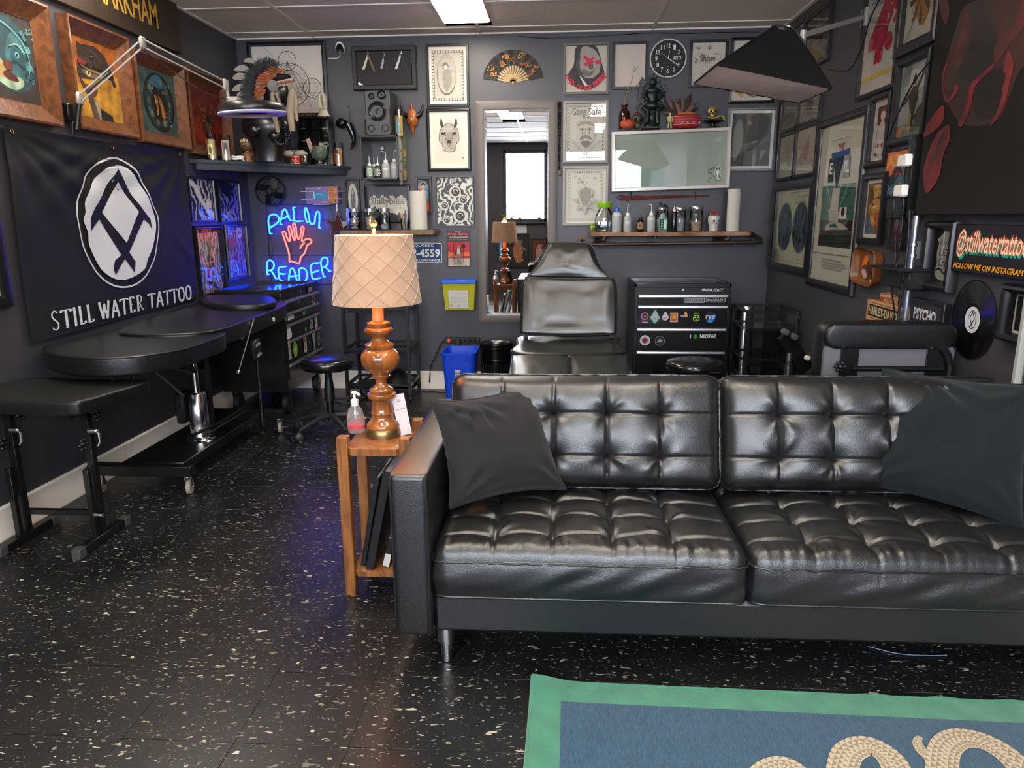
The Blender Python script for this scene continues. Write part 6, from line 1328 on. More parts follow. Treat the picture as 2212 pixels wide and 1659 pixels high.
A.flush(t)
x, y = lq(637, 754); A.circ('#b5b52c', x, y, .04, .056); A.circ('#3f8a38', x, y, .034, .048); A.blob('#b5b52c', [(x-.015, y-.01), (x, y+.02), (x+.02, y), (x, y-.02)])
A.flush(t)
x, y = lq(658, 743); A.poly('#b5b1ae', rrect(.06, .13, .025, 4, x, y)); A.poly('#5a4438', rrect(.035, .09, .015, 4, x, y)); A.flush(t); bl('#c0957a', 658, 745, .014, .04); A.flush(t); bl(gq, 667, 739, .02, .014)
A.flush(t)
x, y = lq(677, 736); A.blob('#8f8f8d', [(x-.03, y+.06), (x+.03, y+.06), (x+.03, y+.01), (x+.012, y-.02), (x+.016, y-.07), (x-.016, y-.07), (x-.012, y-.02), (x-.03, y+.01)]); A.ring('#2a2a2c', x, y+.03, .015, .006, ry=.015)
A.flush(t)
x, y = lq(687, 732); A.ring('#8f8f8d', x, y, .028, .006, ry=.05); A.circ('#77777a', x, y, .014, .03)
A.flush(t)

A.flush(t)
for lx2, ly2 in ((.06, .05), (.7, .05), (.06, .4), (.7, .4)):
    p = LM @ Vector((lx2, ly2, 0)); caster(t, p.x, p.y, .16, .068, face=(1, .1), m_=MATS['black_rubber'])

# rolling stools
def stool(label, x, y, zs, rot, low=True):
    M = T(x, y, 0) @ rotm(rot, 'Z'); t = thing('rolling_stool', label, 'stool', M=M)
    MB(M).lathe([(.0, zs-.075), (.12, zs-.075), (.15, zs-.068), (.163, zs-.05), (.166, zs-.03), (.16, zs-.012), (.145, zs-.002), (.1, zs+.004), (.0, zs+.006)], n=40, cap=False).build('seat', mat('stool_vinyl', '#0f0f11', .22, coat=.3), t, ang=60)
    mb = MB(M); mb.tube([(.158*math.cos(k*.157), .158*math.sin(k*.157), zs-.012) for k in range(40)], .003, 5, closed=True); mb.build('piping', vinylb, t)
    mb = MB(M); mb.cyl((0, 0, zs-.13), (0, 0, zs-.075), .022, n=18); mb.box((0, 0, zs-.08), (.16, .16, .008), .001); mb.build('seat_mount', blackm, t)
    MB(M).lathe([(.034, .21), (.032, zs-.2), (.028, zs-.17), (.024, zs-.13)], n=20).build('gas_cover', blackp, t)
    MB(M).cyl((0, 0, .08), (0, 0, .22), .024, n=18).build('gas_column', blackm, t)
    for k in range(5):
        a_ = k*2*math.pi/5; c, s_ = math.cos(a_), math.sin(a_); mb = MB(M)
        p = [(.02*c, .02*s_, .11), (.1*c, .1*s_, .105), (.19*c, .19*s_, .08), (.25*c, .25*s_, .062)]
        mb.tube(p, lambda q_: .02-.007*q_, 8); lg = mb.build('base_leg', mat('stool_plastic', '#232324', .5), t, ang=60)
        wb = MB(M @ T(.25*c, .25*s_, 0) @ rotm(math.degrees(a_)+60, 'Z')); 
        for s2 in (-1, 1): wb.lathe([(.004, -.009), (.02, -.009), (.025, -.003), (.025, .004), (.018, .01), (.004, .011)], T(s2*.013, 0, .0255) @ rotm(90*s2, 'Y'), 16)
        wb.cyl((0, 0, .03), (0, 0, .06), .006, n=8); wb.build('caster', mat('stool_caster', '#2e2e30', .45), lg)
    return t
stool('round black rolling stool with five-arm base beside the lamp', -1.447, 4.4, .485, 20)
stool('round black rolling stool in front of the right tool chest', .80, 4.22, .515, 50)

# shelf trolley behind the lamp
t = thing('shelf_trolley', 'black open three-tier trolley behind the lampshade', 'trolley', (-1.33, 5.35, 0))
TX_ = (-1.56, -1.09); TY_ = (5.17, 5.52)
for x in TX_:
    for y in TY_: MB().bar((x, y, .06), (x, y, .80), .024).build('post', blackm, t); caster(t, x, y, .06, .026, m_=MATS['black_rubber'])
for z in (.70, .40, .13):
    for y in TY_: MB().bar((TX_[0], y, z), (TX_[1], y, z), .02).build('rail', blackm, t)
    for x in TX_: MB().bar((x, TY_[0], z), (x, TY_[1], z), .02).build('rail', blackm, t)
    MB().box2((TX_[0]+.01, TY_[0]+.01, z-.035), (TX_[1]-.01, TY_[1]-.01, z-.03)).build('tray', mat('tray_black', '#151516', .4), t)
MB().bar((TX_[0]+.02, 5.16, .11), (TX_[1]-.18, 5.16, .26), .018).build('brace', blackm, t)
for y in TY_: MB().bar((TX_[0], y, .80), (TX_[1], y, .80), .02).build('rail', blackm, t)
mb = MB(); mb.grid(lambda u, v: (-1.34+.27*u, 5.2+.28*v, .1+.10*math.sin(math.pi*u)*math.sin(math.pi*v)+.03*vnoise(u*5, v*5)), 20, 16); mb.grid(lambda u, v: (-1.34+.27*u, 5.2+.28*v, .1), 4, 4); single('plastic_bag', mb, mat('black_bag', '#0f0f11', .3), 'shiny black bag on the bottom tray of the trolley', 'bag', ang=80)
# bins
x, y = -.70, 5.12; t = thing('recycling_bin', 'open bright blue plastic bin beside the round black bin', 'bin', (x, y, 0)); bb = mat('bin_blue', '#0f3fc0', .38)
mb = MB(T(x, y, 0)); rg_ = [(rrect(.19, .24, .03, 4), .0), (rrect(.235, .30, .035, 4), .39), (rrect(.25, .315, .038, 4), .392), (rrect(.252, .317, .038, 4), .41), (rrect(.228, .292, .034, 4), .41), (rrect(.182, .232, .03, 4), .008)]
n = len(rg_[0][0]); mb.add([(a_, b_, z) for l, z in rg_ for a_, b_ in l], [(j*n+i, j*n+(i+1) % n, (j+1)*n+(i+1) % n, (j+1)*n+i) for j in range(5) for i in range(n)]+[list(range(n)), [5*n+i for i in range(n)]]); mb.build('tub', bb, t, ang=50)
for dx in (-.07, .05): MB(T(x, y, 0)).box((dx, -.152, .372), (.012, .012, .035), .003).build('rib', bb, t)
A = Art(T(x, y-.144, 0) @ rotm(4.4, 'X') @ rotm(90, 'X'), 0, 0, 1, 1, .0005); A.poly('#b9b6b0', rrect(.038, .02, .004, 3, .0, .285)); A.poly('#b9b6b0', rrect(.038, .036, .004, 3, .0, .252)); A.rect('#4a4644', -.012, .245, .012, .258); A.build(t, 'sticker')
x, y = -.455, 5.32; t = thing('pedal_bin', 'round ribbed black metal bin with domed lid', 'bin', (x, y, 0)); bmm = mat('bin_black', '#101011', .25, metal=.6)
pf = [(.0, 0), (.118, 0), (.122, .02), (.122, .3), (.126, .303), (.126, .312), (.123, .315), (.123, .385), (.128, .39), (.128, .4), (.125, .403), (.125, .425), (.11, .44), (.05, .45), (.0, .452)]
MB(T(x, y, 0)).lathe(pf, n=48, cap=False).build('drum', bmm, t)
for k in range(13):
    a_ = R(-160+11*k); MB(T(x, y, 0)).cyl((.1225*math.cos(a_), .1225*math.sin(a_), .06), (.1225*math.cos(a_), .1225*math.sin(a_), .28), .0035, n=6).build('flute', bmm, t)
# power bar and cord
p0, p1 = P(960, 730, 1, D-.04), P(1036, 728, 1, D-.04); t = thing('power_strip', 'long black power strip with red switch on the back wall above the blue bin', 'power strip', ((p0.x+p1.x)/2, D-.03, p0.z-.03))
MB().box2((p0.x, D-.045, p0.z-.04), (p1.x, D-.003, p0.z+.003), .003).build('housing', mat('strip_black', '#1a1a1b', .4), t)
MB().box2((p0.x+.025, D-.052, p0.z-.033), (p0.x+.045, D-.045, p0.z-.006), .003).build('switch', mat('switch_red', '#c0301c', .4, emit='#ff3010', es=.4), t)
for k in range(5): MB().box2((p0.x+.07+.04*k, D-.0465, p0.z-.03), (p0.x+.095+.04*k, D-.045, p0.z-.008), .001).build('socket', blackmat, t)
MB().box2((p0.x+.09, D-.085, p0.z-.055), (p0.x+.13, D-.046, p0.z-.008), .004).build('adapter', blackp, t)
cable('cable', [(p0.x, D-.03, p0.z-.02), (p0.x-.03, D-.04, p0.z-.05), (p0.x-.08, D-.05, p0.z-.16), (-1.0, D-.05, .2), (-1.02, D-.04, .06)], .004, 'black cord hanging from the wall power strip down to the floor')
cable('cable', [(-1.6, 5.5, .005), (-1.45, 5.3, .005), (-1.7, 5.25, .005), (-1.55, 5.1, .005), (-1.3, 5.45, .005), (-1.0, 5.5, .005), (-.9, 5.45, .005), (-.84, 5.5, .005)], .0035, 'tangle of black cord on the floor under the trolley')
# reclining tattoo chair (front view)
t = thing('tattoo_chair', 'worn black reclining tattoo chair with split leg pads, facing the sofa', 'chair', (.07, 4.1, 0)); wv = leather2
def sst(a_, b2, x): x = min(1, max(0, (x-a_)/(b2-a_))); return x*x*(3-2*x)
def padpoly(px, ax, val, th, name, crown, tilt=None, m_=wv, r=.02, top=None):
    pts = [P(*q, ax, val) for q in px]; c = sum(pts, Vector())/len(pts)
    if ax == 2:
        o = [tuple(p)[:2] for p in catmull([Vector((p.x, p.y, 0)) for p in pts], 4)]; mb = MB(); mb.pad(o, th, r, crown, M=T(0, 0, val-th), top=top, inner=12); ob = mb.build(name, m_, t, ang=60); pp = MB(); pp.tube([(a_, b_, val-r*.5) for a_, b_ in o], .004, 6, closed=True); pp.build('piping', vinylb, ob); return ob, o
    M = T(c.x, val+th, c.z) @ rotm(90, 'X') if tilt is None else T(c.x, val, c.z) @ rotm(90-tilt, 'X') @ T(0, 0, -th)
    inv = M.inverted(); pl2 = []
    for q in px:  # meet the padded face plane
        d = P(*q, 1, 9)-CP; n_ = (M.to_3x3() @ Vector((0, 0, 1))); p0_ = M @ Vector((0, 0, th)); s_ = (p0_-CP).dot(n_)/d.dot(n_); w_ = inv @ (CP+d*s_); pl2.append(Vector((w_.x, w_.y, 0)))
    o = [tuple(p)[:2] for p in catmull(pl2, 4)]; mb = MB(M); mb.pad(o, th, r, crown, top=top, inner=12); ob = mb.build(name, m_, t, ang=60)
    pp = MB(M); pp.tube([(a_, b_, th-r*.6) for a_, b_ in o], .004, 6, closed=True); pp.build('piping', vinylb, ob); return ob, o
padpoly([(1137, 600), (1140, 598), (1230, 601), (1318, 600), (1325, 602), (1331, 615), (1333, 660), (1332, 712), (1328, 722), (1300, 722), (1230, 725), (1160, 722), (1128, 720), (1124, 712), (1126, 660), (1129, 612)], 1, 4.46, .09, 'backrest', .02, tilt=18, top=lambda x, y: -.02*(1-sst(.4, .85, abs(x)))*(1-sst(.5, 1, abs(y)))+.006*(vnoise(x*3+5, y*4)-.5))
padpoly([(1184, 525), (1190, 523), (1230, 523), (1266, 524), (1276, 528), (1284, 542), (1296, 572), (1312, 594), (1308, 600), (1230, 599), (1150, 596), (1145, 592), (1160, 572), (1174, 545)], 1, 4.58, .05, 'headrest', .014, tilt=16, r=.012, top=lambda x, y: .004*(vnoise(x*4, y*3)-.5)+(.006*math.sin(x*40)*math.exp(-((x-.0)/.16)**2-((y+.4)/.2)**2)))
padpoly([(1127, 724), (1230, 726), (1330, 724), (1338, 742), (1345, 760), (1230, 763), (1110, 760), (1117, 742)], 2, .60, .1, 'seat', .012, top=lambda x, y: -.016*(1-sst(.5, .8, abs(x)))*(1-sst(.6, .95, abs(y))))
for px in ([(1108, 761), (1165, 762), (1225, 765), (1228, 775), (1229, 811), (1229, 845), (1170, 848), (1096, 845), (1100, 810), (1106, 770)], [(1234, 765), (1290, 763), (1348, 761), (1353, 775), (1360, 811), (1366, 845), (1300, 848), (1234, 845), (1232, 811), (1232, 775)]): padpoly(px, 2, .585, .085, 'leg_pad', .012, top=lambda x, y: .004*(vnoise(x*3, y*3)-.5))
MB().box2((-.19, 3.75, .44), (.33, 4.5, .5), .01).build('seat_frame', blackm, t); MB().lathe([(.09, .1), (.085, .3), (.07, .44)], T(.07, 4.15, 0), 28).build('column', chrome, t)
MB().pad(rrect(.6, .75, .1, 5), .09, .02, .01, M=T(.07, 4.15, .01)).build('base', blackm, t, ang=60)
for x in (-.2, .335): MB().bar((x, 4.42, .5), (x, 4.62, .8), .03, .02).build('side_arm', alu, t)
# recliner seen from behind, right
t = thing('padded_chair', 'black padded chair back with steel brackets, seen from behind at the right wall', 'chair', (1.27, 3.1, 0)); RY = 2.87
x0, x1 = 1.035, 1.535; zt_ = .928
MB(T((x0+x1)/2, RY, .8) @ rotm(90, 'X') @ T(0, 0, -.125)).pad(rrect(x1-x0, .255, .05, 6), .1, .03, .006).build('back_pad', vinylb, t, ang=60)
M = T((x0+x1)/2, RY-.012, .69) @ rotm(90, 'X') ; mb = MB(M); mb.prism(rrect(x1-x0-.01, .3, .02, 5, 0, 0), -.02, .0); mb.build('back_board', mat('board_grey', '#58555b', .6), t)
MB(T((x0+x1)/2, RY+.0, .878) @ rotm(90, 'X')).pad(rrect(x1-x0+.004, .1, .045, 6), .034, .022, .004, M=T(0, 0, -.012)).build('top_roll', vinylb, t, ang=60)
for px0, px1 in ((1817, 1851), (2004, 2041)):
    a_, b_ = P(px0, 743, 1, RY-.015), P(px1, 800, 1, RY-.015); MB().box2((a_.x, RY-.02, .6), (b_.x, RY-.013, a_.z), .001).build('bracket', blackm, t)
    for xx in (a_.x+.012, b_.x-.008): MB().cyl((xx, RY-.02, a_.z-.014), (xx, RY-.026, a_.z-.014), .006, n=12).build('bolt', chrome, t)
a_ = P(1840, 796, 1, RY-.04); b_ = P(2036, 793, 1, RY-.04); MB().cyl(a_, (b_.x, RY-.04, a_.z), .011, n=14).build('push_bar', blackm, t)
q = P(1815, 792, 1, RY-.04); mb = MB(T(*q) @ rotm(90, 'X'))
for k in range(6): mb.sphere((.016*math.cos(k*1.047), .016*math.sin(k*1.047), .0), .0085, 8, 5)
mb.sphere((0, 0, 0), .012, 8, 6); mb.build('star_knob', blackp, t)
MB().tube([tuple(P(*q, 1, RY-.03)) for q in ((2036, 752), (2048, 768), (2052, 795), (2046, 825), (2034, 850))], .014, 8).build('side_lever', blackp, t)
MB().box2((x0+.02, RY+.05, .40), (x1-.02, RY+.5, .5), .02).build('seat', vinylb, t); MB().cyl(((x0+x1)/2, RY+.25, .03), ((x0+x1)/2, RY+.25, .41), .04, n=20).build('column', chrome, t); MB().pad(rrect(.42, .42, .08, 4), .04, .01, 0, M=T((x0+x1)/2, RY+.25, .0)).build('base', blackm, t)
# glass trolley right back corner
t = thing('side_trolley', 'black two-tier trolley with smoked shelves in the right back corner', 'trolley', (1.39, 4.92, 0)); gx = (1.215, 1.535); gy = (4.72, 5.1)
for x in gx:
    for y in gy: MB().bar((x, y, .0), (x, y, .745), .022).build('post', blackm, t)
for z in (.735, .62, .42, .3, .12):
    for y in gy: MB().bar((gx[0], y, z), (gx[1], y, z), .016).build('rail', blackm, t)
    for x in gx: MB().bar((x, gy[0], z), (x, gy[1], z), .016).build('rail', blackm, t)
for z in (.615, .3, .115): MB().box2((gx[0], gy[0], z), (gx[1], gy[1], z+.006)).build('shelf', mat('smoked_glass', '#0a0a0c', .08, coat=.5), t)
for z in (.70, .64):
    for x in gx: MB().cyl((x, gy[0]-.011, z), (x, gy[0]-.015, z), .005, n=10).build('bolt', chrome, t)
q = P(1611, 740, 1, 5.2); MB(T(q.x, 5.25, 0)).lathe([(.0, .0), (.06, .0), (.06, .7), (.055, .715), (.0, .72)], n=28, cap=False); mb = MB(T(q.x, 5.25, 0)); mb.lathe([(.0, .0), (.055, .0), (.055, .7), (.05, .715), (.0, .72)], n=28, cap=False); single('steel_canister', mb, alu, 'tall shiny steel canister between the right tool chest and the trolley', 'canister', loc=(q.x, 5.25, 0))
# leg/arm support on a post
q = P(1702, 800, 1, 4.3); t = thing('arm_support', 'adjustable black arm support with two grey blocks on a steel post', 'stand', (q.x, 4.3, 0))
MB().cyl((q.x, 4.3, .03), (q.x, 4.3, P(1702, 762, 1, 4.3).z), .014, n=14).build('post', alu, t)
MB().cyl((q.x, 4.3, .34), (q.x, 4.3, P(1702, 778, 1, 4.3).z), .019, n=14).build('collar', chrome, t)
a_, b_ = P(1693, 722, 1, 4.3), P(1742, 800, 1, 4.35); MB().bar(a_, b_, .03, .09).build('panel', blackp, t)
for px in ((1696, 717), (1715, 727)): p = P(*px, 1, 4.25); MB(T(*p) @ rotm(25, 'Y')).box((0, 0, 0), (.04, .05, .035), .006).build('block', mat('block_grey', '#4a4a4a', .4), t)
p = P(1744, 773, 1, 4.27); MB(T(*p) @ rotm(25, 'Y')).box((0, 0, 0), (.035, .03, .03), .008).build('end_pad', whitep, t)
mb = MB(T(q.x, 4.3, 0))
for k in range(4): mb.bar((0, 0, .03), (.2*math.cos(k*1.571+.5), .2*math.sin(k*1.571+.5), .015), .03)
mb.build('foot', blackm, t)

# softbox on its wall arm
t = thing('softbox_light', 'large black and grey fabric softbox hanging from a wall arm, switched off', 'light', (.95, 3.3, 1.9))
# rectangular mouth, tilted; corners set at their real distances
A_, B_, C_, D_ = P(1549, 139, 1, 3.1), P(1797, 190, 1, 3.0), P(1728, 221, 1, 3.55), P(1499, 180, 1, 3.65)
AP = P(1688, 66, 1, 3.3)
sb = mat('softbox_black', '#0b0b0c', .9, spec=.15, bump=(60, .3)); dfm = mat('diffuser_grey', '#cdd2e0', .8, bump=(14, .5))
mouth = [A_, B_, C_, D_]; cen_ = sum(mouth, Vector())/4
nor = (B_-A_).cross(D_-A_).normalized(); nor = nor if nor.z > 0 else -nor
ups = [m_+nor*.045 for m_ in mouth]
nk = [AP+(m_-cen_)*.17 for m_ in mouth]
def lerp(a_, b_, q_): return a_+(b_-a_)*q_
mb = MB()
for i in range(4):
    a_, b_, c_, d_ = mouth[i], mouth[(i+1) % 4], nk[(i+1) % 4], nk[i]
    def f_(u, v, a_=a_, b_=b_, c_=c_, d_=d_):
        p = lerp(lerp(a_, b_, u), lerp(d_, c_, u), v); return p+(cen_+nor*.1-p).normalized()*.022*math.sin(math.pi*u)*math.sin(math.pi*v)
    g = MB(); g.grid(f_, 16, 14); g.build('side_panel', sb, t, ang=60, recalc=False)
for i in range(4):
    MB().tube([nk[i], lerp(nk[i], mouth[i], .5)-nor*-.004, mouth[i]], .004, 6).build('rib', sb, t)
g = MB(); g.grid(lambda u, v: lerp(lerp(A_, B_, u), lerp(D_, C_, u), v)-nor*(.012*math.sin(math.pi*u)*math.sin(math.pi*v)+.004*vnoise(u*9, v*6)), 30, 20); g.build('diffuser', dfm, t, recalc=False, ang=70)
g = MB(); g.tube([mouth[0], mouth[1], mouth[2], mouth[3]], .005, 6, closed=True); g.build('edge_binding', sb, t)
MB(align(AP-nor*.02, AP+nor)).lathe([(.05, 0), (.052, .015), (.045, .03), (.012, .034)], n=20).build('lamp_head', blackp, t)
al = mat('arm_grey', '#8f8b86', .4, metal=.3)
w0 = P(1861, 38, 0, XR-.03); w1 = P(1738, 80, 1, 3.0); 
e1 = P(1735, 76, 1, 3.62); MB().bar(w0, e1, .028, .02).build('wall_arm', al, t); MB().bar(Vector((e1.x, e1.y, e1.z-.035)), AP+Vector((.02, 0, .01)), .026, .02).build('fore_arm', al, t); MB().cyl((e1.x, e1.y, e1.z-.05), (e1.x, e1.y, e1.z+.02), .014, n=12).build('elbow', al, t)
MB().box((XR-.012, w0.y, w0.z), (.024, .06, .09), .003).build('wall_plate', al, t)
# ring lamp on articulated arm, left wall
t = thing('magnifier_lamp', 'ring lamp on a jointed spring arm mounted to the left wall', 'lamp', (-2.3, 3.56, 1.85))
mt_ = P(160, 238, 0, XL+.06); j0 = P(172, 213, 0, XL+.08); j1 = P(308, 93, 1, 3.72); j2 = P(488, 184, 1, 3.95); hd = P(545, 238, 1, 3.95)
def twin(a_, b_, nm):
    for s_ in (-1, 1):
        o = Vector((0, 0, .018*s_)); MB().bar(a_+o, b_+o, .008).build(nm, mat('lamp_arm_grey', '#6f6d6b', .4, metal=.5), t)
    MB().cyl(lerp(a_, b_, .1), lerp(a_, b_, .45), .006, n=8).build('spring', blackm, t)
twin(j0, j1, 'lower_arm'); twin(j1, j2, 'upper_arm')
for j in (j0, j1, j2): MB(T(*j)).box((0, 0, 0), (.02, .045, .06), .008).build('joint', al, t)
MB().cyl(mt_+Vector((0, 0, -.09)), j0, .012, n=10).build('pivot', blackm, t); MB().box2((XL, mt_.y-.03, mt_.z-.05), (XL+.05, mt_.y+.03, mt_.z+.03), .003).build('wall_clamp', blackm, t)
MB().bar(j2, Vector((j2.x+.01, j2.y, hd.z+.06)), .012).build('drop_link', al, t); MB().box((j2.x+.03, j2.y, hd.z+.05), (.06, .03, .035), .004).build('hinge', al, t)
Mx = T(*hd) @ rotm(-2, 'Y') @ rotm(2.5, 'X')
MB(Mx).lathe([(.09, -.012), (.155, -.012), (.168, -.004), (.17, .012), (.16, .03), (.14, .036), (.05, .038), (.0, .038)], n=48, cap=False).build('lamp_head', mat('lamp_black', '#1a1a1b', .28), t)
mb = MB(Mx); mb.lathe([(.13, -.026), (.172, -.024), (.178, -.018), (.172, -.012), (.13, -.012), (.13, -.026)], n=48, cap=False); mb.build('ring_cover', mat('ring_plastic', '#a9a8c8', .35), t)
cable('cable', [j1+Vector((0, 0, -.03)), lerp(j1, j2, .4)-Vector((0, 0, .07)), lerp(j1, j2, .75)-Vector((0, 0, .09)), Vector((hd.x-.09, hd.y, hd.z+.05))], .003, 'thin lead slung under the ring lamp arm')
cable('cable', [mt_+Vector((0, 0, -.09)), P(158, 262, 0, XL+.05), P(157, 290, 0, XL+.04)], .004, 'short lead below the ring lamp wall clamp')
# ---------------------------------------------------------------- neon sign
NM = WM['back']
def nq(a, b, s=5.183, ox=400, oy=340, off=.075): u, v = uv('back', ox+a/s, oy+b/s, off); return Vector((u, v, off))
q = nq(1270, 980); t = thing('neon_sign', 'glowing blue and red neon palm reader sign in the left back corner', 'sign', M=NM @ T(q.x, q.y, 0))
nb_ = mat('neon_blue', '#2a60ff', .3, emit=(.004, .045, 1.0), es=19); nr_ = mat('neon_red', '#ff4a40', .3, emit=(1.0, .10, .07), es=2.6)
a, b_ = nq(870, 525), nq(1655, 1425)
mb = MB(NM); mb.tube([(x, y, .03) for x, y in rrect(b_.x-a.x, a.y-b_.y, .03, 5, (a.x+b_.x)/2, (a.y+b_.y)/2)], .003, 6, closed=True); mb.build('wire_frame', blackm, t)
for y_ in (700, 1100): p, p2 = nq(870, y_), nq(1655, y_); mb = MB(NM); mb.tube([(p.x, p.y, .03), (p2.x, p2.y, .03)], .0025, 5); mb.build('wire_bar', blackm, t)
strokes_b = [('P', [[(950, 855), (937, 770), (932, 700), (952, 650), (1000, 638), (1042, 665), (1045, 712), (1010, 750), (948, 785)]]),
 ('A', [[(1062, 750), (1075, 680), (1085, 620), (1110, 583), (1137, 605), (1150, 660), (1182, 708)], [(1075, 690), (1110, 680), (1148, 655)]]),
 ('L', [[(1208, 560), (1216, 640), (1225, 710), (1298, 712)]]),
 ('M', [[(1360, 722), (1340, 640), (1338, 580), (1358, 572), (1383, 650), (1398, 730), (1425, 748), (1448, 730), (1462, 640), (1483, 608), (1503, 640), (1498, 790)]]),
 ('R', [[(920, 1312), (914, 1230), (922, 1170), (950, 1153), (985, 1175), (995, 1215), (975, 1255), (930, 1268)], [(958, 1262), (990, 1310), (1015, 1358)]]),
 ('E', [[(1112, 1225), (1062, 1230), (1043, 1262), (1048, 1302), (1050, 1350), (1080, 1380), (1118, 1395)], [(1050, 1302), (1102, 1307)]]),
 ('A', [[(1158, 1398), (1164, 1320), (1180, 1255), (1205, 1243), (1228, 1290), (1255, 1395)], [(1166, 1335), (1236, 1327)]]),
 ('D', [[(1275, 1250), (1278, 1320), (1288, 1392), (1340, 1385), (1366, 1330), (1352, 1262), (1310, 1238), (1276, 1248)]]),
 ('E', [[(1488, 1183), (1430, 1190), (1403, 1230), (1413, 1290), (1430, 1357), (1502, 1352)], [(1415, 1292), (1475, 1275)]]),
 ('R', [[(1550, 1337), (1530, 1250), (1520, 1170), (1545, 1122), (1587, 1130), (1597, 1180), (1570, 1222), (1530, 1238)], [(1560, 1227), (1597, 1250), (1612, 1277)]])]
for ch, sts in strokes_b:
    mb = MB(NM)
    for st in sts:
        p = catmull([nq(*q) for q in st], 5, False); mb.tube(p, .0062, 8)
        for e_ in (p[0], p[-1]): mb.tube([e_, e_+Vector((0, 0, -.045))], .0045, 6)
    mb.build('neon_letter', nb_, t, ang=60)
hand = [(1185, 1160), (1168, 1165), (1165, 1090), (1140, 1000), (1110, 910), (1092, 850), (1098, 828), (1120, 840), (1140, 900), (1162, 938), (1176, 920), (1165, 840), (1155, 790), (1168, 768), (1186, 800), (1200, 870), (1216, 922), (1230, 915), (1222, 830), (1205, 760), (1218, 736), (1238, 770), (1248, 850), (1264, 912), (1282, 900), (1297, 830), (1306, 778), (1328, 785), (1325, 830), (1310, 890), (1308, 940), (1350, 918), (1390, 913), (1415, 935), (1400, 965), (1365, 985), (1350, 1040), (1330, 1080), (1295, 1120), (1277, 1187), (1240, 1178), (1187, 1160)]
mb = MB(NM); mb.tube(catmull([nq(*q) for q in hand], 4, False), .006, 8); mb.tube(catmull([nq(*q) for q in ((1285, 1020), (1305, 985), (1335, 955))], 4, False), .006, 8); mb.build('neon_hand', nr_, t, ang=60)
for pp_ in ([(950, 870), (955, 950), (975, 1040), (965, 1130)], [(1190, 1190), (1190, 1230)]):
    mb = MB(NM); mb.tube(catmull([nq(*q, off=.03) for q in pp_], 5, False), .003, 6); mb.build('lead', blackp, t)
# ---------------------------------------------------------------- corner shelf and curios
SZ = 1.717; sl = (XL+.004, 4.74); sr = (-1.567, D-.004)
shm = mat('shelf_paint', '#2c333c', .45, bump=(40, .15))
t = thing('corner_shelf', 'dark grey corner shelf holding the bust and candles', 'shelf', (-2.1, 5.3, SZ-.06))
MB().prism([sl, sr, (XL+.004, D-.004)], SZ-.022, SZ).build('board', shm, t)
dv_ = Vector((sr[0]-sl[0], sr[1]-sl[1], 0)).normalized(); nn_ = Vector((dv_.y, -dv_.x, 0))
a = Vector((*sl, SZ-.035))-nn_*.02+dv_*.04; b_ = Vector((*sr, SZ-.035))-nn_*.02-dv_*.04
MB().bar(a, b_, .03, .055).build('front_rail', shm, t); MB().bar(Vector((*sl, SZ-.008))+nn_*-.004+dv_*.02, Vector((*sr, SZ-.008))+nn_*-.004-dv_*.02, .014, .02).build('front_lip', shm, t)
def sp(px, back=.06):
    """point on the corner shelf: along the sight column px, 'back' behind its front edge"""
    lo, hi = 4.2, 5.6
    for _ in range(40):
        m_ = (lo+hi)/2; p = P(px, 340, 1, m_); d_ = (Vector((p.x, p.y, 0))-Vector((*sl, 0))).dot(nn_)*-1
        if d_ < back: lo = m_
        else: hi = m_
    return Vector((p.x, p.y, SZ))
S5 = lambda n, p: n*p.y/1566      # pixels to metres at a point's distance
clr = glassmat('candle_glass', tint=(.95, .95, .93), refl=.8, add=.04)
def candle(px, w_, h_, lb, wax, lab, art, back=.03, base=None, z=SZ):
    p = sp(px, back) if base is None else Vector(base); r = S5(w_/2, p); h = S5(h_, p); t = thing('votive_candle', lb, 'candle', tuple(p), group=None); M = T(*p)
    MB(M).lathe([(.0, 0), (r, 0), (r, h), (r*.97, h+.001), (r*.93, h), (r*.93, .006), (.0, .006)], n=28, cap=False).build('glass', clr, t)
    MB(M).lathe([(.0, .007), (r*.9, .007), (r*.9, h*.76), (.0, h*.755)], n=24, cap=False).build('wax', mat('wax_'+wax.lstrip('#'), wax, .5), t)
    MB(M).cyl((0, 0, h*.75), (0, 0, h*.8), .001, n=5).build('wick', blackp, t)
    g = MB(M)
    for (c, x0, x1, y0, y1, k) in lab:
        pts = rrect(x1-x0, y1-y0, min(x1-x0, y1-y0)*.4 if c == 'o' else .05, 4, (x0+x1)/2, (y0+y1)/2)
        rr_ = r*1.01+.0006*k; a0 = -math.pi/2
        pp_ = [(rr_*math.cos(a0+u*1.3), rr_*math.sin(a0+u*1.3), h*v) for u, v in pts]
        g.add(pp_, [list(range(len(pp_)))], k)
    g.build('label', [mat('lab_'+c_.lstrip('#'), c_, .5) for c_ in art], t, recalc=False)
candle(460, 19, 55, 'white votive candle with yellow figure label, leftmost on the corner shelf', '#b9a990', [('r', -.7, .7, .1, .78, 0), ('o', -.45, .45, .2, .6, 1), ('o', -.2, .25, .25, .5, 2)], ['#a8a04a', '#c5bb6a', '#57502c'])
candle(490, 20, 53, 'white votive candle with a dark-haired saint label, second on the corner shelf', '#b7a596', [('r', -.4, .8, .05, .8, 0), ('o', -.2, .6, .25, .7, 1), ('o', .0, .45, .45, .64, 2)], ['#b5a59a', '#5a4a44', '#2a2220'])
candle(732, 19, 48, 'white votive candle with orange and yellow label at the right end of the corner shelf', '#b9a790', [('o', -.8, .8, .12, .72, 0), ('o', -.6, .5, .16, .58, 1), ('o', -.2, .2, .55, .68, 2)], ['#c0902a', '#b5481f', '#4a2a1a'], back=.05)
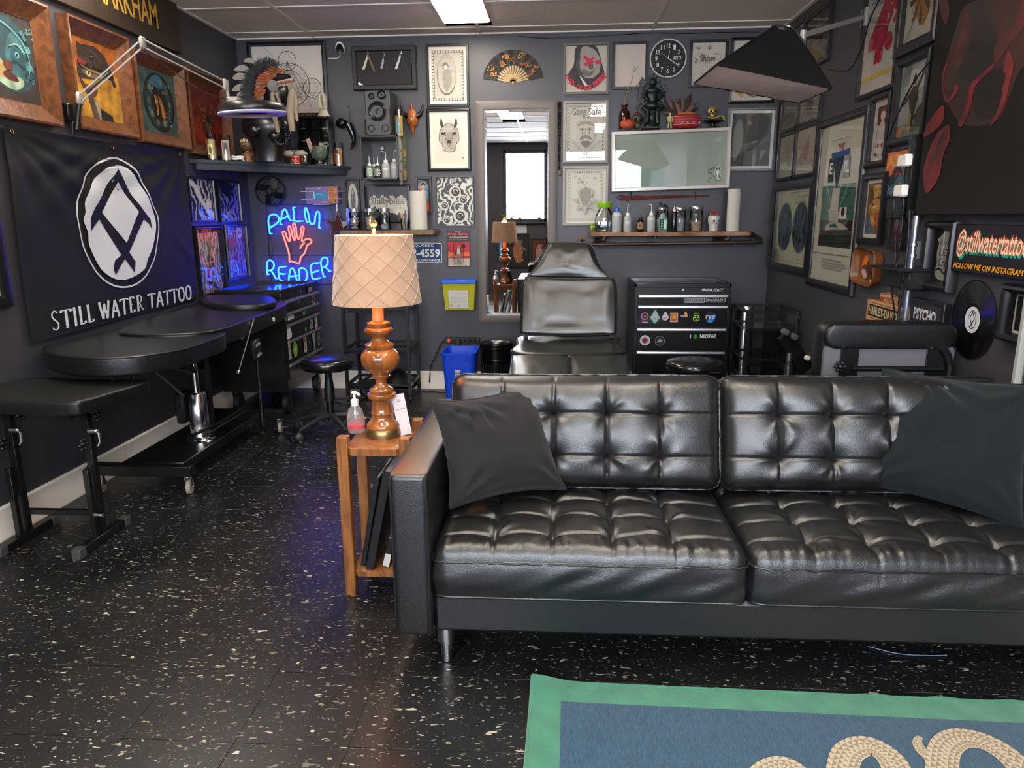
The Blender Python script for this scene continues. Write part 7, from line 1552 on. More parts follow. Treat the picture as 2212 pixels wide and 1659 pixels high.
# bobble head figure
p = sp(536, .04); t = thing('bobble_figure', 'brown nodding-head figure on the corner shelf left of the bust', 'figurine', tuple(p)); M = T(*p); k_ = S5(1, p)
br = mat('clay_brown', '#5a4028', .4); MB(M).sphere((0, 0, 36*k_), (15*k_, 13*k_, 14*k_), 20, 12).build('head', br, t)
MB(M).lathe([(11*k_, 0), (8*k_, 6*k_), (9*k_, 14*k_), (11*k_, 18*k_), (5*k_, 21*k_), (4*k_, 24*k_)], n=16).build('body', mat('clay_tan', '#7a5436', .5), t)
A = Art(M @ T(0, -13.2*k_, 30*k_) @ rotm(90, 'X'), -11*k_, -2*k_, 22*k_, 18*k_, .001); A.circ('#b5a487', .22, .8, .13); A.circ('#b5a487', .5, .86, .13); A.circ('#b5a487', .78, .82, .1); A.circ(K, .24, .8, .05); A.circ(K, .5, .85, .05); A.blob('#1d1512', [(.2, .42), (.5, .36), (.75, .45), (.5, .24)]); A.rect('#b5a487', .3, .38, .6, .42); A.build(t, 'face_paint')
mb = MB(M @ T(0, -2*k_, 12*k_)); 
for s_ in (-1, 1): mb.M = M @ T(0, 0, 12*k_); mb2 = MB(mb.M); mb2.tube([(s_*8*k_, 0, 5*k_), (s_*15*k_, 0, 1*k_), (s_*13*k_, -2*k_, -6*k_)], 2*k_, 8); mb2.build('arm', MATS['clay_tan'], t)
# coiled white cable
p = sp(511, .035); mb = MB(T(p.x, p.y, SZ+.004)); k_ = S5(1, p)
mb.tube([(15*k_*math.cos(i*.35)*(1-.03*(i % 9)), 7*k_*math.sin(i*.35), (1.5+4*abs(math.sin(i*.23))+ .1*i)*k_) for i in range(50)], 1.7*k_, 6); single('cable_coil', mb, whitep, 'coil of white cable between candle and nodding figure', 'cable', ang=60)
# mannequin bust with feather headdress
BY = 5.06; Qp = lambda px, py, dy=0.: P(px, py, 1, BY+dy)
sk = BY/1566*1.0
c0 = Qp(577, 345); t = thing('mannequin_bust', 'glossy black mannequin bust facing right on the corner shelf', 'mannequin', (c0.x, BY, SZ)); bk_ = mat('mannequin_black', '#101011', .3, coat=.2)
def ring(px0, px1, py, dpt=.62):
    a_, b2 = Qp(px0, py), Qp(px1, py); return (a_.x+b2.x)/2, a_.z, abs(b2.x-a_.x)/2, abs(b2.x-a_.x)/2*dpt
rgs = [ring(548, 610, 350), ring(548, 611, 335), ring(545, 616, 318), ring(536, 622, 300), ring(525, 628, 285), ring(522, 628, 270), ring(524, 622, 258), ring(534, 612, 248), ring(548, 598, 242), ring(562, 590, 236), ring(565, 590, 228), ring(566, 592, 222)]
mb = MB(); N_ = 32; vs = []
for (cx, z, rx, ry) in rgs:
    for i in range(N_): a_ = 6.2832*i/N_; vs.append((cx+rx*math.cos(a_), BY+ry*math.sin(a_), max(z, SZ+.001)))
mb.add(vs, [(j*N_+i, j*N_+(i+1) % N_, (j+1)*N_+(i+1) % N_, (j+1)*N_+i) for j in range(len(rgs)-1) for i in range(N_)]+[list(range(N_)), [(len(rgs)-1)*N_+i for i in range(N_)]])
for q, r_ in (((562, 284), .05), ((604, 297), .045)):
    p = Qp(*q); mb.sphere((p.x, BY-.08, p.z), (r_, r_*.9, r_*.9), 20, 12)
mb.build('torso', bk_, t, ang=80)
hc = Qp(596, 204); mb = MB(T(hc.x, BY, hc.z) @ rotm(12, 'Y')); mb.sphere((0, 0, 0), (.085, .07, .115), 24, 16, fn=lambda d: 1-.18*max(0, -d.z)*max(0, -d.x)+.05*max(0, d.x)*max(0, -d.z)); mb.sphere((.085, 0, -.015), (.018, .014, .026), 10, 8); mb.build('head', bk_, t, ang=80)
a_, b2 = Qp(577, 240), Qp(585, 212); MB().cyl(a_, b2, .042, n=20).build('neck', bk_, t)
# beads
t2 = thing('bead_necklace', 'long black bead necklace on the bust', 'necklace', tuple(Qp(600, 310)))
bpts = catmull([Vector((*q, 0)) for q in ((573, 252), (577, 268), (582, 284), (590, 296), (596, 306), (605, 312), (616, 308), (618, 294), (615, 276), (611, 262))], 3, False)
for q in bpts: p = Qp(q.x, q.y, -.085-.02*(q.y > 290)); MB(T(*p)).sphere((0, 0, 0), .0095, 8, 6).build('bead', bk_, t2)
# headdress
t = thing('feather_headdress', 'feather headdress with orange quills, grey fur and beaded band on the bust', 'headdress', tuple(hc)); org = mat('quill_orange', '#8c4a22', .6); fur = mat('grey_fur', '#3f4244', .9, bump=(200, .8)); hw = mat('feather_white', '#9d978d', .7); hb_ = mat('feather_black', '#151515', .7)
def HP(a_, b2, dy=0.): return Qp(490+a_/6.634, 110+b2/6.634, dy)
qs = [((560, 290), (700, 330)), ((515, 330), (690, 375)), ((480, 348), (660, 395)), ((450, 385), (640, 410)), ((430, 430), (610, 432)), ((418, 490), (600, 465)), ((415, 555), (595, 490)), ((400, 600), (560, 555)), ((405, 650), (560, 570)), ((415, 700), (550, 590)), ((600, 260), (740, 310)), ((640, 235), (780, 300)), ((690, 230), (830, 310))]
for a_, b2 in qs:
    MB().cyl(HP(*a_, -.06), HP(*b2, -.075), .0085, .006, n=8).build('quill', org, t); MB(T(*HP(*a_, -.062))).sphere((0, 0, 0), .009, 8, 6).build('quill_tip', mat('tip_red', '#8a2f20', .6), t)
rn = random.Random(4); fb = MB()
arc = catmull([Vector((*q, 0)) for q in ((720, 225), (650, 170), (560, 150), (460, 180), (380, 240), (320, 320), (290, 400), (280, 480), (270, 560), (260, 640), (270, 700), (300, 740), (360, 730))], 6, False)
for i, q in enumerate(arc):
    for k in range(24):
        s_ = rn.uniform(-.2, 1.1); cx, cy = 640, 500; dx, dy = q.x-cx, q.y-cy; L = math.hypot(dx, dy); o_ = Vector((q.x-dx/L*90*s_, q.y-dy/L*90*s_, 0)); e_ = Vector((o_.x+dx/L*rn.uniform(30, 85)+rn.uniform(-22, 22), o_.y+dy/L*rn.uniform(25, 75)+rn.uniform(-20, 20), 0))
        d_ = rn.uniform(-.08, .05); p0_, p1_ = HP(o_.x, o_.y, d_), HP(e_.x, e_.y, d_+rn.uniform(-.02, .02)); fb.tube([p0_, lerp(p0_, p1_, .5)+Vector((0, 0, .004)), p1_], lambda u_: .0022*(1-.8*u_), 4, cap=False)
fb.build('fur_tufts', fur, t, kind='stuff')
fb = MB(); fb.tube([HP(q.x+(640-q.x)*.2, q.y+(500-q.y)*.2, .0) for q in arc[::3]], .03, 8); fb.build('fur_roll', fur, t, ang=70)
def feather(a_, b2, w_, m_, tip=None):
    w_ *= 1.35
    p0_, p1_ = HP(*a_, .02), HP(*b2, .05); ax = (p1_-p0_); L = ax.length; ax.normalize(); up_ = Vector((0, -1, 0)); sd = ax.cross(up_).normalized(); mb = MB(); n = 10; vs = []
    for i in range(n+1):
        q_ = i/n; w2 = w_*math.sin(min(1, q_*1.15+.12)*math.pi)**.6*(1 if q_ < .95 else .5); c_ = p0_+ax*L*q_+sd*(.012*math.sin(q_*3))
        vs += [c_-sd*w2, c_+up_*.004, c_+sd*w2]
    mb.add(vs, [(3*i+k, 3*i+k+1, 3*i+k+4, 3*i+k+3) for i in range(n) for k in (0, 1)]); f_ = mb.build('feather', m_, t, recalc=False); return f_
for a_, b2, w_, m_ in (((420, 200), (185, 150), .018, hw), ((330, 290), (40, 285), .02, hw), ((330, 320), (60, 335), .008, hb_), ((300, 400), (20, 410), .022, hw), ((300, 450), (40, 460), .01, hb_), ((280, 520), (25, 600), .016, hw), ((280, 560), (40, 560), .012, hb_), ((260, 640), (100, 690), .016, hw), ((260, 680), (90, 660), .01, hb_), ((400, 215), (200, 190), .01, hb_), ((250, 700), (150, 760), .012, hw)): feather(a_, b2, w_, m_)
mb = MB(); a_, b2 = HP(690, 465, -.075), HP(985, 430, -.055)
mb.grid(lambda u, v: lerp(HP(685, 440, -.078), HP(920, 390, -.07), u)*(1-v)+lerp(HP(715, 515, -.078), HP(990, 465, -.06), u)*v, 12, 2); mb.build('brow_band', mat('band_cream', '#a89888', .7), t, recalc=False)
for k in range(9):
    c_ = lerp(HP(720, 470, -.08), HP(950, 432, -.068), k/8); MB(T(*c_) @ rotm(90, 'X')).prism([(-.011, 0), (0, .014), (.011, 0), (0, -.014)], 0, .002).build('bead_diamond', mat('bead_red', '#8a2c1c', .5) if k % 2 else blackp, t)
mb = MB(align(HP(660, 500, -.085), HP(660, 500, -.2))); mb.lathe([(.0, .0), (.034, 0), (.036, .003), (.03, .005), (.02, .004), (.01, .007), (.0, .007)], n=28, cap=False); mb.build('rosette', mat('rosette_silver', '#5f5b58', .5), t)
mb = MB(); mb.grid(lambda u, v: lerp(HP(720, 320, -.07), HP(900, 330, -.06), u)*(1-v)+lerp(HP(690, 435, -.07), HP(925, 388, -.06), u)*v+Vector((0, -.01*math.sin(3.14*v), 0)), 8, 4); mb.build('crown_cloth', blackmat, t, recalc=False)
pelt = mat('pelt', '#75695a', .9, vary=('#948872', 12, .3), bump=(160, .6))
for pts, w_ in ((((650, 590), (660, 700), (670, 850), (700, 1000), (735, 1170)), .017), (((690, 600), (740, 690), (770, 800), (790, 900)), .01), (((940, 540), (920, 700), (915, 900), (940, 1155)), .024), (((950, 560), (985, 700), (985, 850), (1010, 1010)), .012)):
    c_ = catmull([HP(*q, -.095) for q in pts], 5, False); MB().tube(c_, lambda u_, w_=w_: w_*(.45+.7*math.sin(min(1, u_*.8+.1)*3.0)), 7).build('pelt_strip', pelt, t, ang=70)
# cow-skull ashtray, red tin, glasses
def on_shelf(px, back=.05): return sp(px, back)
p = on_shelf(636, .05); k_ = S5(1, p); t = thing('skull_cups', 'small bone figures in two glass cups in front of the bust', 'ornament', tuple(p)); M = T(*p)
for dx in (-13, 24): MB(M @ T(dx*k_, 0, 0)).lathe([(7*k_, 0), (9*k_, 3*k_), (10*k_, 18*k_), (9*k_, 18*k_), (8*k_, 4*k_), (.001, 3*k_)], n=18).build('cup', clr, t)
bone = mat('bone_white', '#b5a892', .55, bump=(90, .5)); MB(M).sphere((-13*k_, 0, 22*k_), (12*k_, 9*k_, 7*k_), 16, 10, fn=lambda d: 1+.12*math.sin(d.x*9+d.z*5)).build('bone', bone, t); MB(M).sphere((14*k_, 0, 23*k_), (14*k_, 9*k_, 6*k_), 16, 10, fn=lambda d: 1+.12*math.sin(d.x*8+d.z*4+2)).build('bone', bone, t)
p = on_shelf(643, .06); mb = MB(T(p.x, p.y-.05, SZ)); mb.lathe([(.0, .0005), (10*k_, 0), (10*k_, 17*k_), (.0, 17*k_)], n=24, cap=False); mb.mi = 1; mb.lathe([(10.1*k_, 15*k_), (10.1*k_, 16*k_)], n=24, cap=False); mb.lathe([(10.1*k_, 1*k_), (10.1*k_, 2*k_)], n=24, cap=False)
for k in range(5): a_ = -1.57-.7+.35*k; mb.sphere((10*k_*math.cos(a_), 10*k_*math.sin(a_), (6+3*(k % 2))*k_), 1.6*k_, 6, 4)
single('red_tin', mb, [mat('tin_red', '#a8201c', .4), mat('tin_white', '#b9a8a0', .5)], 'small red and white tin between the bone ornaments', 'tin')
p = on_shelf(690, .03); k_ = S5(1, p); t = thing('glass_goblet', 'cut glass goblet with folded banknotes inside', 'glass', tuple(p)); M = T(*p)
MB(M).lathe([(12*k_, 0), (10*k_, 2*k_), (3*k_, 5*k_), (3*k_, 9*k_), (13*k_, 15*k_), (17*k_, 24*k_), (16*k_, 33*k_), (13*k_, 38*k_), (12*k_, 37*k_), (15*k_, 32*k_), (15.5*k_, 24*k_), (11*k_, 16*k_), (.001, 12*k_)], n=28, cap=False).build('goblet', mat('green_glass', '#9fb0a0', .08, trans=.8, ior=1.4, bump=(60, .6)), t)
nt_ = mat('banknote', '#8f9a86', .7, vary=('#5f6f5a', 60, .2))
for k, (dx, ry, hz) in enumerate(((-9, -18, 40), (3, 6, 30), (8, 14, 26), (0, -4, 24))): MB(M @ T(dx*k_, (k-2)*2*k_, 16*k_) @ rotm(ry, 'Y')).box((0, 0, hz/2*k_), (9*k_, .0015, hz*k_), 0).build('banknote', nt_ if k else mat('pink_note', '#b5908a', .7), t)
# printer's tray cabinet
a_, b2 = P(640, 252, 1, 5.488), P(716, 355, 1, 5.488); t = thing('display_cabinet', 'small black compartment cabinet with trinkets behind the goblet', 'cabinet', ((a_.x+b2.x)/2, 5.52, SZ))
x0, x1 = a_.x, b2.x; z1 = a_.z; MB().box2((x0, 5.57, SZ), (x1, 5.587, z1)).build('back', blackmat, t)
for (xa, xb, za, zb) in ((x0, x1, z1-.014, z1), (x0, x1, SZ, SZ+.012), (x0, x0+.012, SZ, z1), (x1-.012, x1, SZ, z1)): MB().box2((xa, 5.488, za), (xb, 5.57, zb), .001).build('side', blackm, t)
zs_ = [SZ+(z1-SZ)*k/4 for k in (1, 2, 3)]
for z in zs_: MB().box2((x0, 5.5, z-.002), (x1, 5.57, z+.002)).build('shelf', blackm, t)
for k in (1, 2): MB().box2((x0+(x1-x0)*k/3-.002, 5.5, SZ), (x0+(x1-x0)*k/3+.002, 5.57, z1)).build('divider', blackm, t)
MB().box2((x0, 5.486, SZ), (x1, 5.488, z1)).build('glass_door', clr, t)
mb = MB(T(x0+(x1-x0)*.83, 5.51, zs_[1]-.03) @ rotm(90, 'X')); mb.prism([(.026*math.cos(R(i*12)), .026*math.sin(R(i*12))) for i in range(16)]+[(.017*math.cos(R(180-i*12)), .017*math.sin(R(180-i*12))-.002) for i in range(16)], 0, .006); mb.build('tusk', bone, t)
MB(T(x0+(x1-x0)*.5, 5.53, zs_[0]+.05)).sphere((0, 0, 0), (.025, .02, .035), 12, 8).build('red_trinket', mat('trinket_red', '#3a1418', .6), t)
for (u_, z_, c_, w_) in ((.15, zs_[2]+.006, '#6f8f95', .03), (.83, zs_[2]+.006, '#a8a090', .04), (.15, zs_[1]+.005, '#8a8a88', .03)): MB().box((x0+(x1-x0)*u_, 5.52, z_), (w_, .02, .009), .002).build('trinket', mat('trk'+c_.lstrip('#'), c_, .5), t)
# praying hands
p = P(698, 246, 1, 5.52); z1_ = z1+.001; t = thing('praying_hands', 'pale cream praying hands sculpture on top of the black cabinet', 'sculpture', (p.x, 5.53, z1_)); hm = mat('hands_cream', '#b5b096', .5); k_ = 5.52/1566
M = T(p.x, 5.53, z1_); MB(M).lathe([(14*k_, 0), (13*k_, 3*k_), (10*k_, 8*k_), (8*k_, 14*k_)], n=18, sy=.7).build('wrist', hm, t)
for s_ in (-1, 1):
    hM = M @ T(s_*3.5*k_, 0, 12*k_) @ rotm(s_*3, 'Y'); MB(hM).sphere((0, 0, 9*k_), (4.5*k_, 8*k_, 11*k_), 14, 10).build('palm', hm, t)
    for f_ in range(4): MB(hM).tube([(0, (-6+4*f_)*k_, 14*k_), (0, (-6+4*f_)*k_, 24*k_), (-s_*1*k_, (-5+3.6*f_)*k_, (34-2*abs(f_-1.5))*k_)], lambda u_: (2.3-.8*u_)*k_, 8).build('finger', hm, t)
    MB(hM).tube([(s_*2*k_, -6*k_, 4*k_), (s_*3*k_, -9*k_, 11*k_), (s_*1*k_, -9*k_, 18*k_)], 2*k_, 8).build('thumb', hm, t)
mb = MB(); rn = random.Random(2)
for k in range(26): u_ = rn.random(); mb.tube([(x0+.0+u_*.13, 5.5+rn.uniform(0, .05), z1+.006), (x0+u_*.13+rn.uniform(-.03, .03), 5.5+rn.uniform(0, .05), z1+rn.uniform(.01, .03))], .004, 5)
single('dried_bundle', mb, mat('bark_brown', '#5a3a1c', .7), 'bundle of dried brown sticks on the black cabinet beside the praying hands', 'sticks', kind='stuff')
mb = MB(); p = on_shelf(628, .12); mb.lathe([(.0, 0), (.022, 0), (.022, .11), (.0, .11)], T(p.x, p.y+.05, SZ), 20, cap=False); mb.mi = 1
for k in range(9): mb.tube([(p.x+.018*math.cos(i*.6), p.y+.05+.018*math.sin(i*.6), SZ+.11+.012*k+.001*i) for i in range(11)], .002, 5)
single('spring_bottle', mb, [mat('bottle_bluegrey', '#5a6a78', .3), mat('coil_blue', '#26305a', .4)], 'small bottle with dark blue coil behind the bone ornaments', 'bottle')
# horn on hook, camera
x, y = uv('back', 748, 275, .04); M = WM['back'] @ T(x, y, .04); t = thing('drinking_horn', 'curved black horn hanging from a hook on the back wall', 'horn', M=M)
hp2 = [uv('back', *q, .04) for q in ((748, 250), (738, 266), (752, 268), (761, 288), (764, 305), (757, 325))]
MB(WM['back']).tube([(q.x, q.y, .04) for q in catmull([Vector((*q, 0)) for q in hp2[2:]], 6, False)], lambda u_: .028*(1-u_)**.7+.001, 14).build('horn', mat('horn_black', '#0d0d0d', .22, coat=.4), t, ang=70)
MB(WM['back']).sphere((*hp2[1], .04), (.044, .036, .035), 16, 10, fn=lambda d: 1+.1*math.sin(d.x*14)+.08*math.sin(d.y*17)).build('carved_end', mat('horn_black'), t, ang=70)
mb = MB(WM['back']); a_ = uv('back', 756, 262, .02); b2 = uv('back', 752, 228, .02); mb.tube([(a_[0], a_[1], .03), (a_[0]-.002, b2[1]-.02, .02), (b2[0], b2[1], .01), (b2[0]-.012, b2[1]-.008, .006)], .002, 6); mb.build('hook', blackm, t)
x, y = uv('back', 735, 104, .04); M = WM['back'] @ T(x, y, 0); t = thing('security_camera', 'small white wall camera with black lens near the ceiling', 'camera', M=M)
MB(M @ rotm(0, 'X')).lathe([(.018, 0), (.03, .01), (.033, .04), (.03, .06), (.0, .062)], n=24, sy=1.35, cap=False).build('housing', whitep, t); MB(M @ T(.002, -.01, .0)).lathe([(.027, .05), (.026, .066), (.0, .068)], n=24, sy=1.35, cap=False).build('lens', mat('lens_black', '#0a0a0b', .15), t)
MB(M).tube([(-.005, -.04, .01), (-.03, -.06, .006), (-.1, -.06, .004)], .003, 6).build('lead', whitep, t)
# dark fan behind neon, face mask pack in rack, star
x, y = uv('back', 580, 413, .1); M = WM['back'] @ T(x, y, .0); t = thing('wall_fan', 'dark round caged fan above the neon sign', 'fan', M=M)
for r_ in (.03, .05, .07, .09, .108): mb = MB(M); mb.tube([(r_*math.cos(i*.2094), r_*math.sin(i*.2094), .1-.012*(r_/.108)**2) for i in range(30)], .0016 if r_ < .1 else .003, 5, closed=True); mb.build('guard_ring', blackm, t)
for k in range(4): a_ = k*1.571+.4; MB(M).cyl((.02*math.cos(a_), .02*math.sin(a_), .1), (.108*math.cos(a_), .108*math.sin(a_), .09), .0016, n=5).build('guard_spoke', blackm, t)
MB(M).lathe([(.022, .05), (.022, .102), (.0, .104)], n=20, cap=False).build('hub', blackp, t); MB(M).lathe([(.11, .035), (.11, .088)], n=32, cap=False).build('shroud', blackm, t, recalc=False); MB(M).cyl((0, 0, .001), (0, 0, .05), .03, n=16).build('motor', blackp, t)
for k in range(4): a_ = k*1.571; MB(M @ Matrix.Rotation(a_, 4, 'Z') @ rotm(28, 'X')).prism([(.015, -.02), (.09, -.032), (.1, .02), (.02, .02)], .058, .061).build('blade', mat('fan_blade', '#141416', .35), t)
a_, b2 = P(652, 403, 1, D-.09), P(732, 440, 1, D-.09); t = thing('mask_box', 'purple box with a blue eye mask held in a white wire rack', 'box', ((a_.x+b2.x)/2, D-.05, b2.z)); x0, x1, z0_, z1_ = a_.x+.02, b2.x-.005, b2.z, a_.z
MB().box2((x0, D-.085, z0_), (x1, D-.03, z1_), .002).build('carton', mat('purple_card', '#6a5a8f', .5), t)
A = Art(T(x0, D-.0856, z0_) @ rotm(90, 'X'), 0, 0, x1-x0, z1_-z0_, .0002); A.rect('#a0603a', .72, .04, .98, .96); A.scrib('#b59a4a', (.74, .1, .96, .9), 8, .02, 5, 4, .3); A.text('#c0bcc8', 'Transform 200', .04, .83, .48, .93, .02); A.blob('#2c7ea8', [(.2, .35), (.22, .58), (.4, .68), (.6, .6), (.68, .4), (.62, .25), (.45, .34), (.28, .24)]); A.line('#7fb8cf', [(.26, .5), (.42, .58), (.6, .48)], .012, smooth=4); A.text('#b5b0c0', 'MASK', .5, .06, .68, .14, .01); A.build(t)
t = thing('wire_rack', 'white wire rack on the back wall around the purple box', 'rack', ((x0+x1)/2, D-.01, z0_-.01))
for s_, xx in ((-1, x0), (1, x1)):
    for zf in (.28, .72):
        z_ = z0_+(z1_-z0_)*zf; MB().tube([(xx-s_*-.03, D-.005, z_), (xx+s_*.03, D-.095, z_), (xx-s_*.07, D-.095, z_)], .0025, 6).build('rod', whitep, t)
    MB().tube([(xx-s_*.07, D-.095, z0_+(z1_-z0_)*.28), (xx-s_*.07, D-.095, z0_+(z1_-z0_)*.72)], .0025, 6).build('rod', whitep, t)
MB().tube([(x0+.06, D-.09, z0_-.004), (x1-.06, D-.09, z0_-.004)], .0025, 6).build('rod', whitep, t)
c_ = P(730, 487, 1, D-.06); M = T(*c_) @ rotm(90, 'X'); t = thing('glass_star', 'dark red leaded glass star hanging left of the shelf', 'ornament', M=M); R0, R1 = .105, .042
pts = [((R0 if i % 2 == 0 else R1)*math.sin(i*.6283+.05), (R0 if i % 2 == 0 else R1)*math.cos(i*.6283+.05)) for i in range(10)]
pen = [pts[i] for i in (1, 3, 5, 7, 9)]; MB(M).prism(pen, -.0015, .0015).build('pane', mat('star_red', '#3a1216', .15), t)
for i in (0, 2, 4, 6, 8): MB(M).prism([pts[i], pts[(i+1) % 10], pts[i-1]], -.0015, .0015).build('pane', mat('star_clear', '#8a8a86', .2) if i == 2 else mat('star_red'), t)
for i in range(10): MB(M).cyl((*pts[i], 0), (*pts[(i+1) % 10], 0), .0025, n=6).build('lead_strip', mat('lead_grey', '#6a6a70', .35, metal=.6), t)
mb = MB(M); mb.tube([(.008*math.cos(i*.6), R0+.01+.008*math.sin(i*.6), 0) for i in range(11)], .002, 5); mb.tube([(0, R0+.018, 0), (.002, R0+.055, 0)], .0015, 5); mb.build('hanging_ring', alu, t)
# ---------------------------------------------------------------- speaker shelf
a_, b2 = P(776, 293, 1, 5.33), P(862, 387, 1, 5.33); bx0, bx1, bz0, bz1 = a_.x, b2.x, b2.z, a_.z
t = thing('box_shelf', 'open-fronted black wall box with bottles inside and a loudspeaker on top', 'shelf', ((bx0+bx1)/2, 5.47, bz0))
for nm, p0_, p1_ in (('side', (bx0, 5.33, bz0), (bx0+.012, D-.002, bz1)), ('side', (bx1-.012, 5.33, bz0), (bx1, D-.002, bz1)), ('top', (bx0, 5.33, bz1-.012), (bx1, D-.002, bz1)), ('bottom', (bx0, 5.33, bz0), (bx1, D-.002, bz0+.012)), ('back', (bx0, D-.008, bz0), (bx1, D-.002, bz1))): MB().box2(p0_, p1_, .001).build(nm, blackm, t)
A = Art(T(bx1+.0004, 5.33, bz0) @ rotm(90, 'Z') @ rotm(90, 'X'), 0, 0, D-5.335, bz1-bz0, .0003)
for k in range(8): A.circ(('#8f8d88', '#b09a5a', '#9a9a98', '#6a7a5a')[k % 4], .25+.5*(k % 2), .1+.12*k, .24); A.ring('#2a2a2a', .25+.5*(k % 2), .1+.12*k, .17, .03); A.flush(t)
zb2 = bz0+.0125
MB(align((bx0+.1, 5.6, bz1-.065), (bx0+.1, 5.5, bz1-.065))).lathe([(.0, 0), (.012, 0), (.012, .012), (.0, .013)], n=14, cap=False).build('hook_disc', whitep, t)
mlk = mat('milky_plastic', '#b9bcbc', .35, trans=.35, ior=1.3); lab = mat('label_white', '#c4c2bd', .6)
def wash_bottle(x, y, z, r, h, label, noz=None, body=None, bend=1, ln=.045, group=None, lab_z=.6, capm=None, liq=None):
    t = thing('wash_bottle', label, 'bottle', (x, y, z), group=group); M = T(x, y, z); body = body or mlk; noz = noz or whitep
    MB(M).lathe([(.0, 0), (r*.94, 0), (r, .004), (r, h*.72), (r*.9, h*.8), (r*.45, h*.88), (r*.42, h*.9)], n=24).build('body', body, t)
    MB(M).lathe([(r*.5, h*.86), (r*.5, h), (r*.42, h*1.02), (.004, h*1.03)], n=18).build('cap', noz, t)
    if bend: pt = [(0, 0, h*1.02), (0, 0, h*1.02+ln), (bend*.008, 0, h*1.02+ln*1.25), (bend*ln*.7, 0, h*1.02+ln*1.35 if abs(bend) > 0 else 0)]
    else: pt = [(0, 0, h*1.02), (0, 0, h*1.02+ln)]
    MB(M).tube(catmull([Vector(p) for p in pt], 4, False), lambda u_: .0032-.0012*u_, 8).build('nozzle', noz, t, ang=60)
    if lab_z:
        g = MB(M); g.grid(lambda u, v: ((r+.0006)*math.sin(-.8+1.6*u), -(r+.0006)*math.cos(-.8+1.6*u), h*(lab_z-.1)+h*.1*v), 10, 1); g.build('label', lab, t, recalc=False)
    return t
kx_ = lambda y: y/1566
def bx(px, y=5.4): return P(px, 380, 1, y).x
wash_bottle(bx(833), 5.42, zb2, .031, .125, 'milky squeeze bottle with bent nozzle, second from right in the black box', bend=-1, lab_z=.55); wash_bottle(bx(852), 5.42, zb2, .031, .13, 'milky squeeze bottle with bent nozzle, rightmost in the black box', bend=1)
for px, lb, y in ((799, 'clear dropper bottle with green and white print, leftmost in the black box', 5.4), (809, 'clear dropper bottle with white lettering behind the leftmost one', 5.47), (817, 'dark printed dropper bottle in the middle of the black box', 5.4)):
    t = wash_bottle(bx(px, y), y, zb2, .026, .10, lb, body=mat('ink_clear', '#8f9a94', .2, trans=.5, ior=1.3) if px < 810 else mat('ink_bottle', '#1d2421', .3), bend=0, ln=.05, lab_z=0); x = bx(px, y)
    g = MB(T(x, y, zb2)); g.grid(lambda u, v: (.0266*math.sin(-.9+1.8*u), -.0266*math.cos(-.9+1.8*u), .015+.055*v), 8, 5)
    g.m = [(i*7+i//8*3) % 2 for i in range(len(g.f))]; g.build('print', [lab, mat('print_green', '#2f7a4a', .5) if px < 805 else blackp], t, recalc=False)
wash_bottle(bx(834, 5.52), 5.52, zb2, .02, .12, 'small white-tipped bottle behind the squeeze bottles', bend=0, ln=.02, lab_z=0)
# speaker
sx0, sx1 = P(791, 280, 1, 5.34).x, P(845, 280, 1, 5.34).x; sz1 = P(815, 194, 1, 5.34).z; t = thing('loudspeaker', 'black studio loudspeaker standing on the black wall box', 'speaker', ((sx0+sx1)/2, 5.44, bz1)); sw_ = sx1-sx0; sh_ = sz1-bz1
MB().box2((sx0, 5.34, bz1+.001), (sx1, 5.58, sz1), .006).build('cabinet', mat('speaker_black', '#1a1a1b', .42), t)
M = T((sx0+sx1)/2, 5.34, bz1) @ rotm(90, 'X')
MB(M).prism(rrect(sw_*.94, sh_*.96, .012, 4, 0, sh_/2), 0, .006).build('baffle', mat('baffle_grey', '#29292b', .35), t)
def cone(x, y, r): mb = MB(M @ T(x, y, .006)); mb.lathe([(r, 0), (r*1.02, .004), (r*.93, .006), (r*.86, .002), (r*.8, .005), (r*.72, .002), (r*.3, -.004), (r*.28, .002), (.0, .005)], n=36, cap=False); mb.build('driver', mat('cone_black', '#131314', .35), t, recalc=False)
cone(0, sh_*.53, sw_*.37); cone(-sw_*.22, sh_*.86, sw_*.12); cone(sw_*.2, sh_*.89, sw_*.17)
for s_ in (-1, 1): MB(M @ T(s_*sw_*.27, sh_*.16, .006)).lathe([(sw_*.14, .001), (sw_*.12, .003), (sw_*.1, -.001), (.0, -.002)], n=20, cap=False).build('port', blackmat, t, recalc=False)
p = P(867, 294, 1, 5.40); candle(0, 17, 53, 'yellow and blue votive candle to the right of the loudspeaker', '#b5a26a', [('r', -.8, .8, .02, .78, 0), ('o', -.5, .2, .1, .6, 1)], ['#b5a02c', '#5f93a5'], base=(p.x-.022, 5.45, bz1+.0005))
p = P(791, 290, 1, 5.5); candle(0, 13, 38, 'brown votive candle half hidden left of the loudspeaker', '#8a5a34', [('r', -.8, .8, .05, .9, 0)], ['#6a3a22'], base=(p.x-.0, 5.56, bz1+.0005))
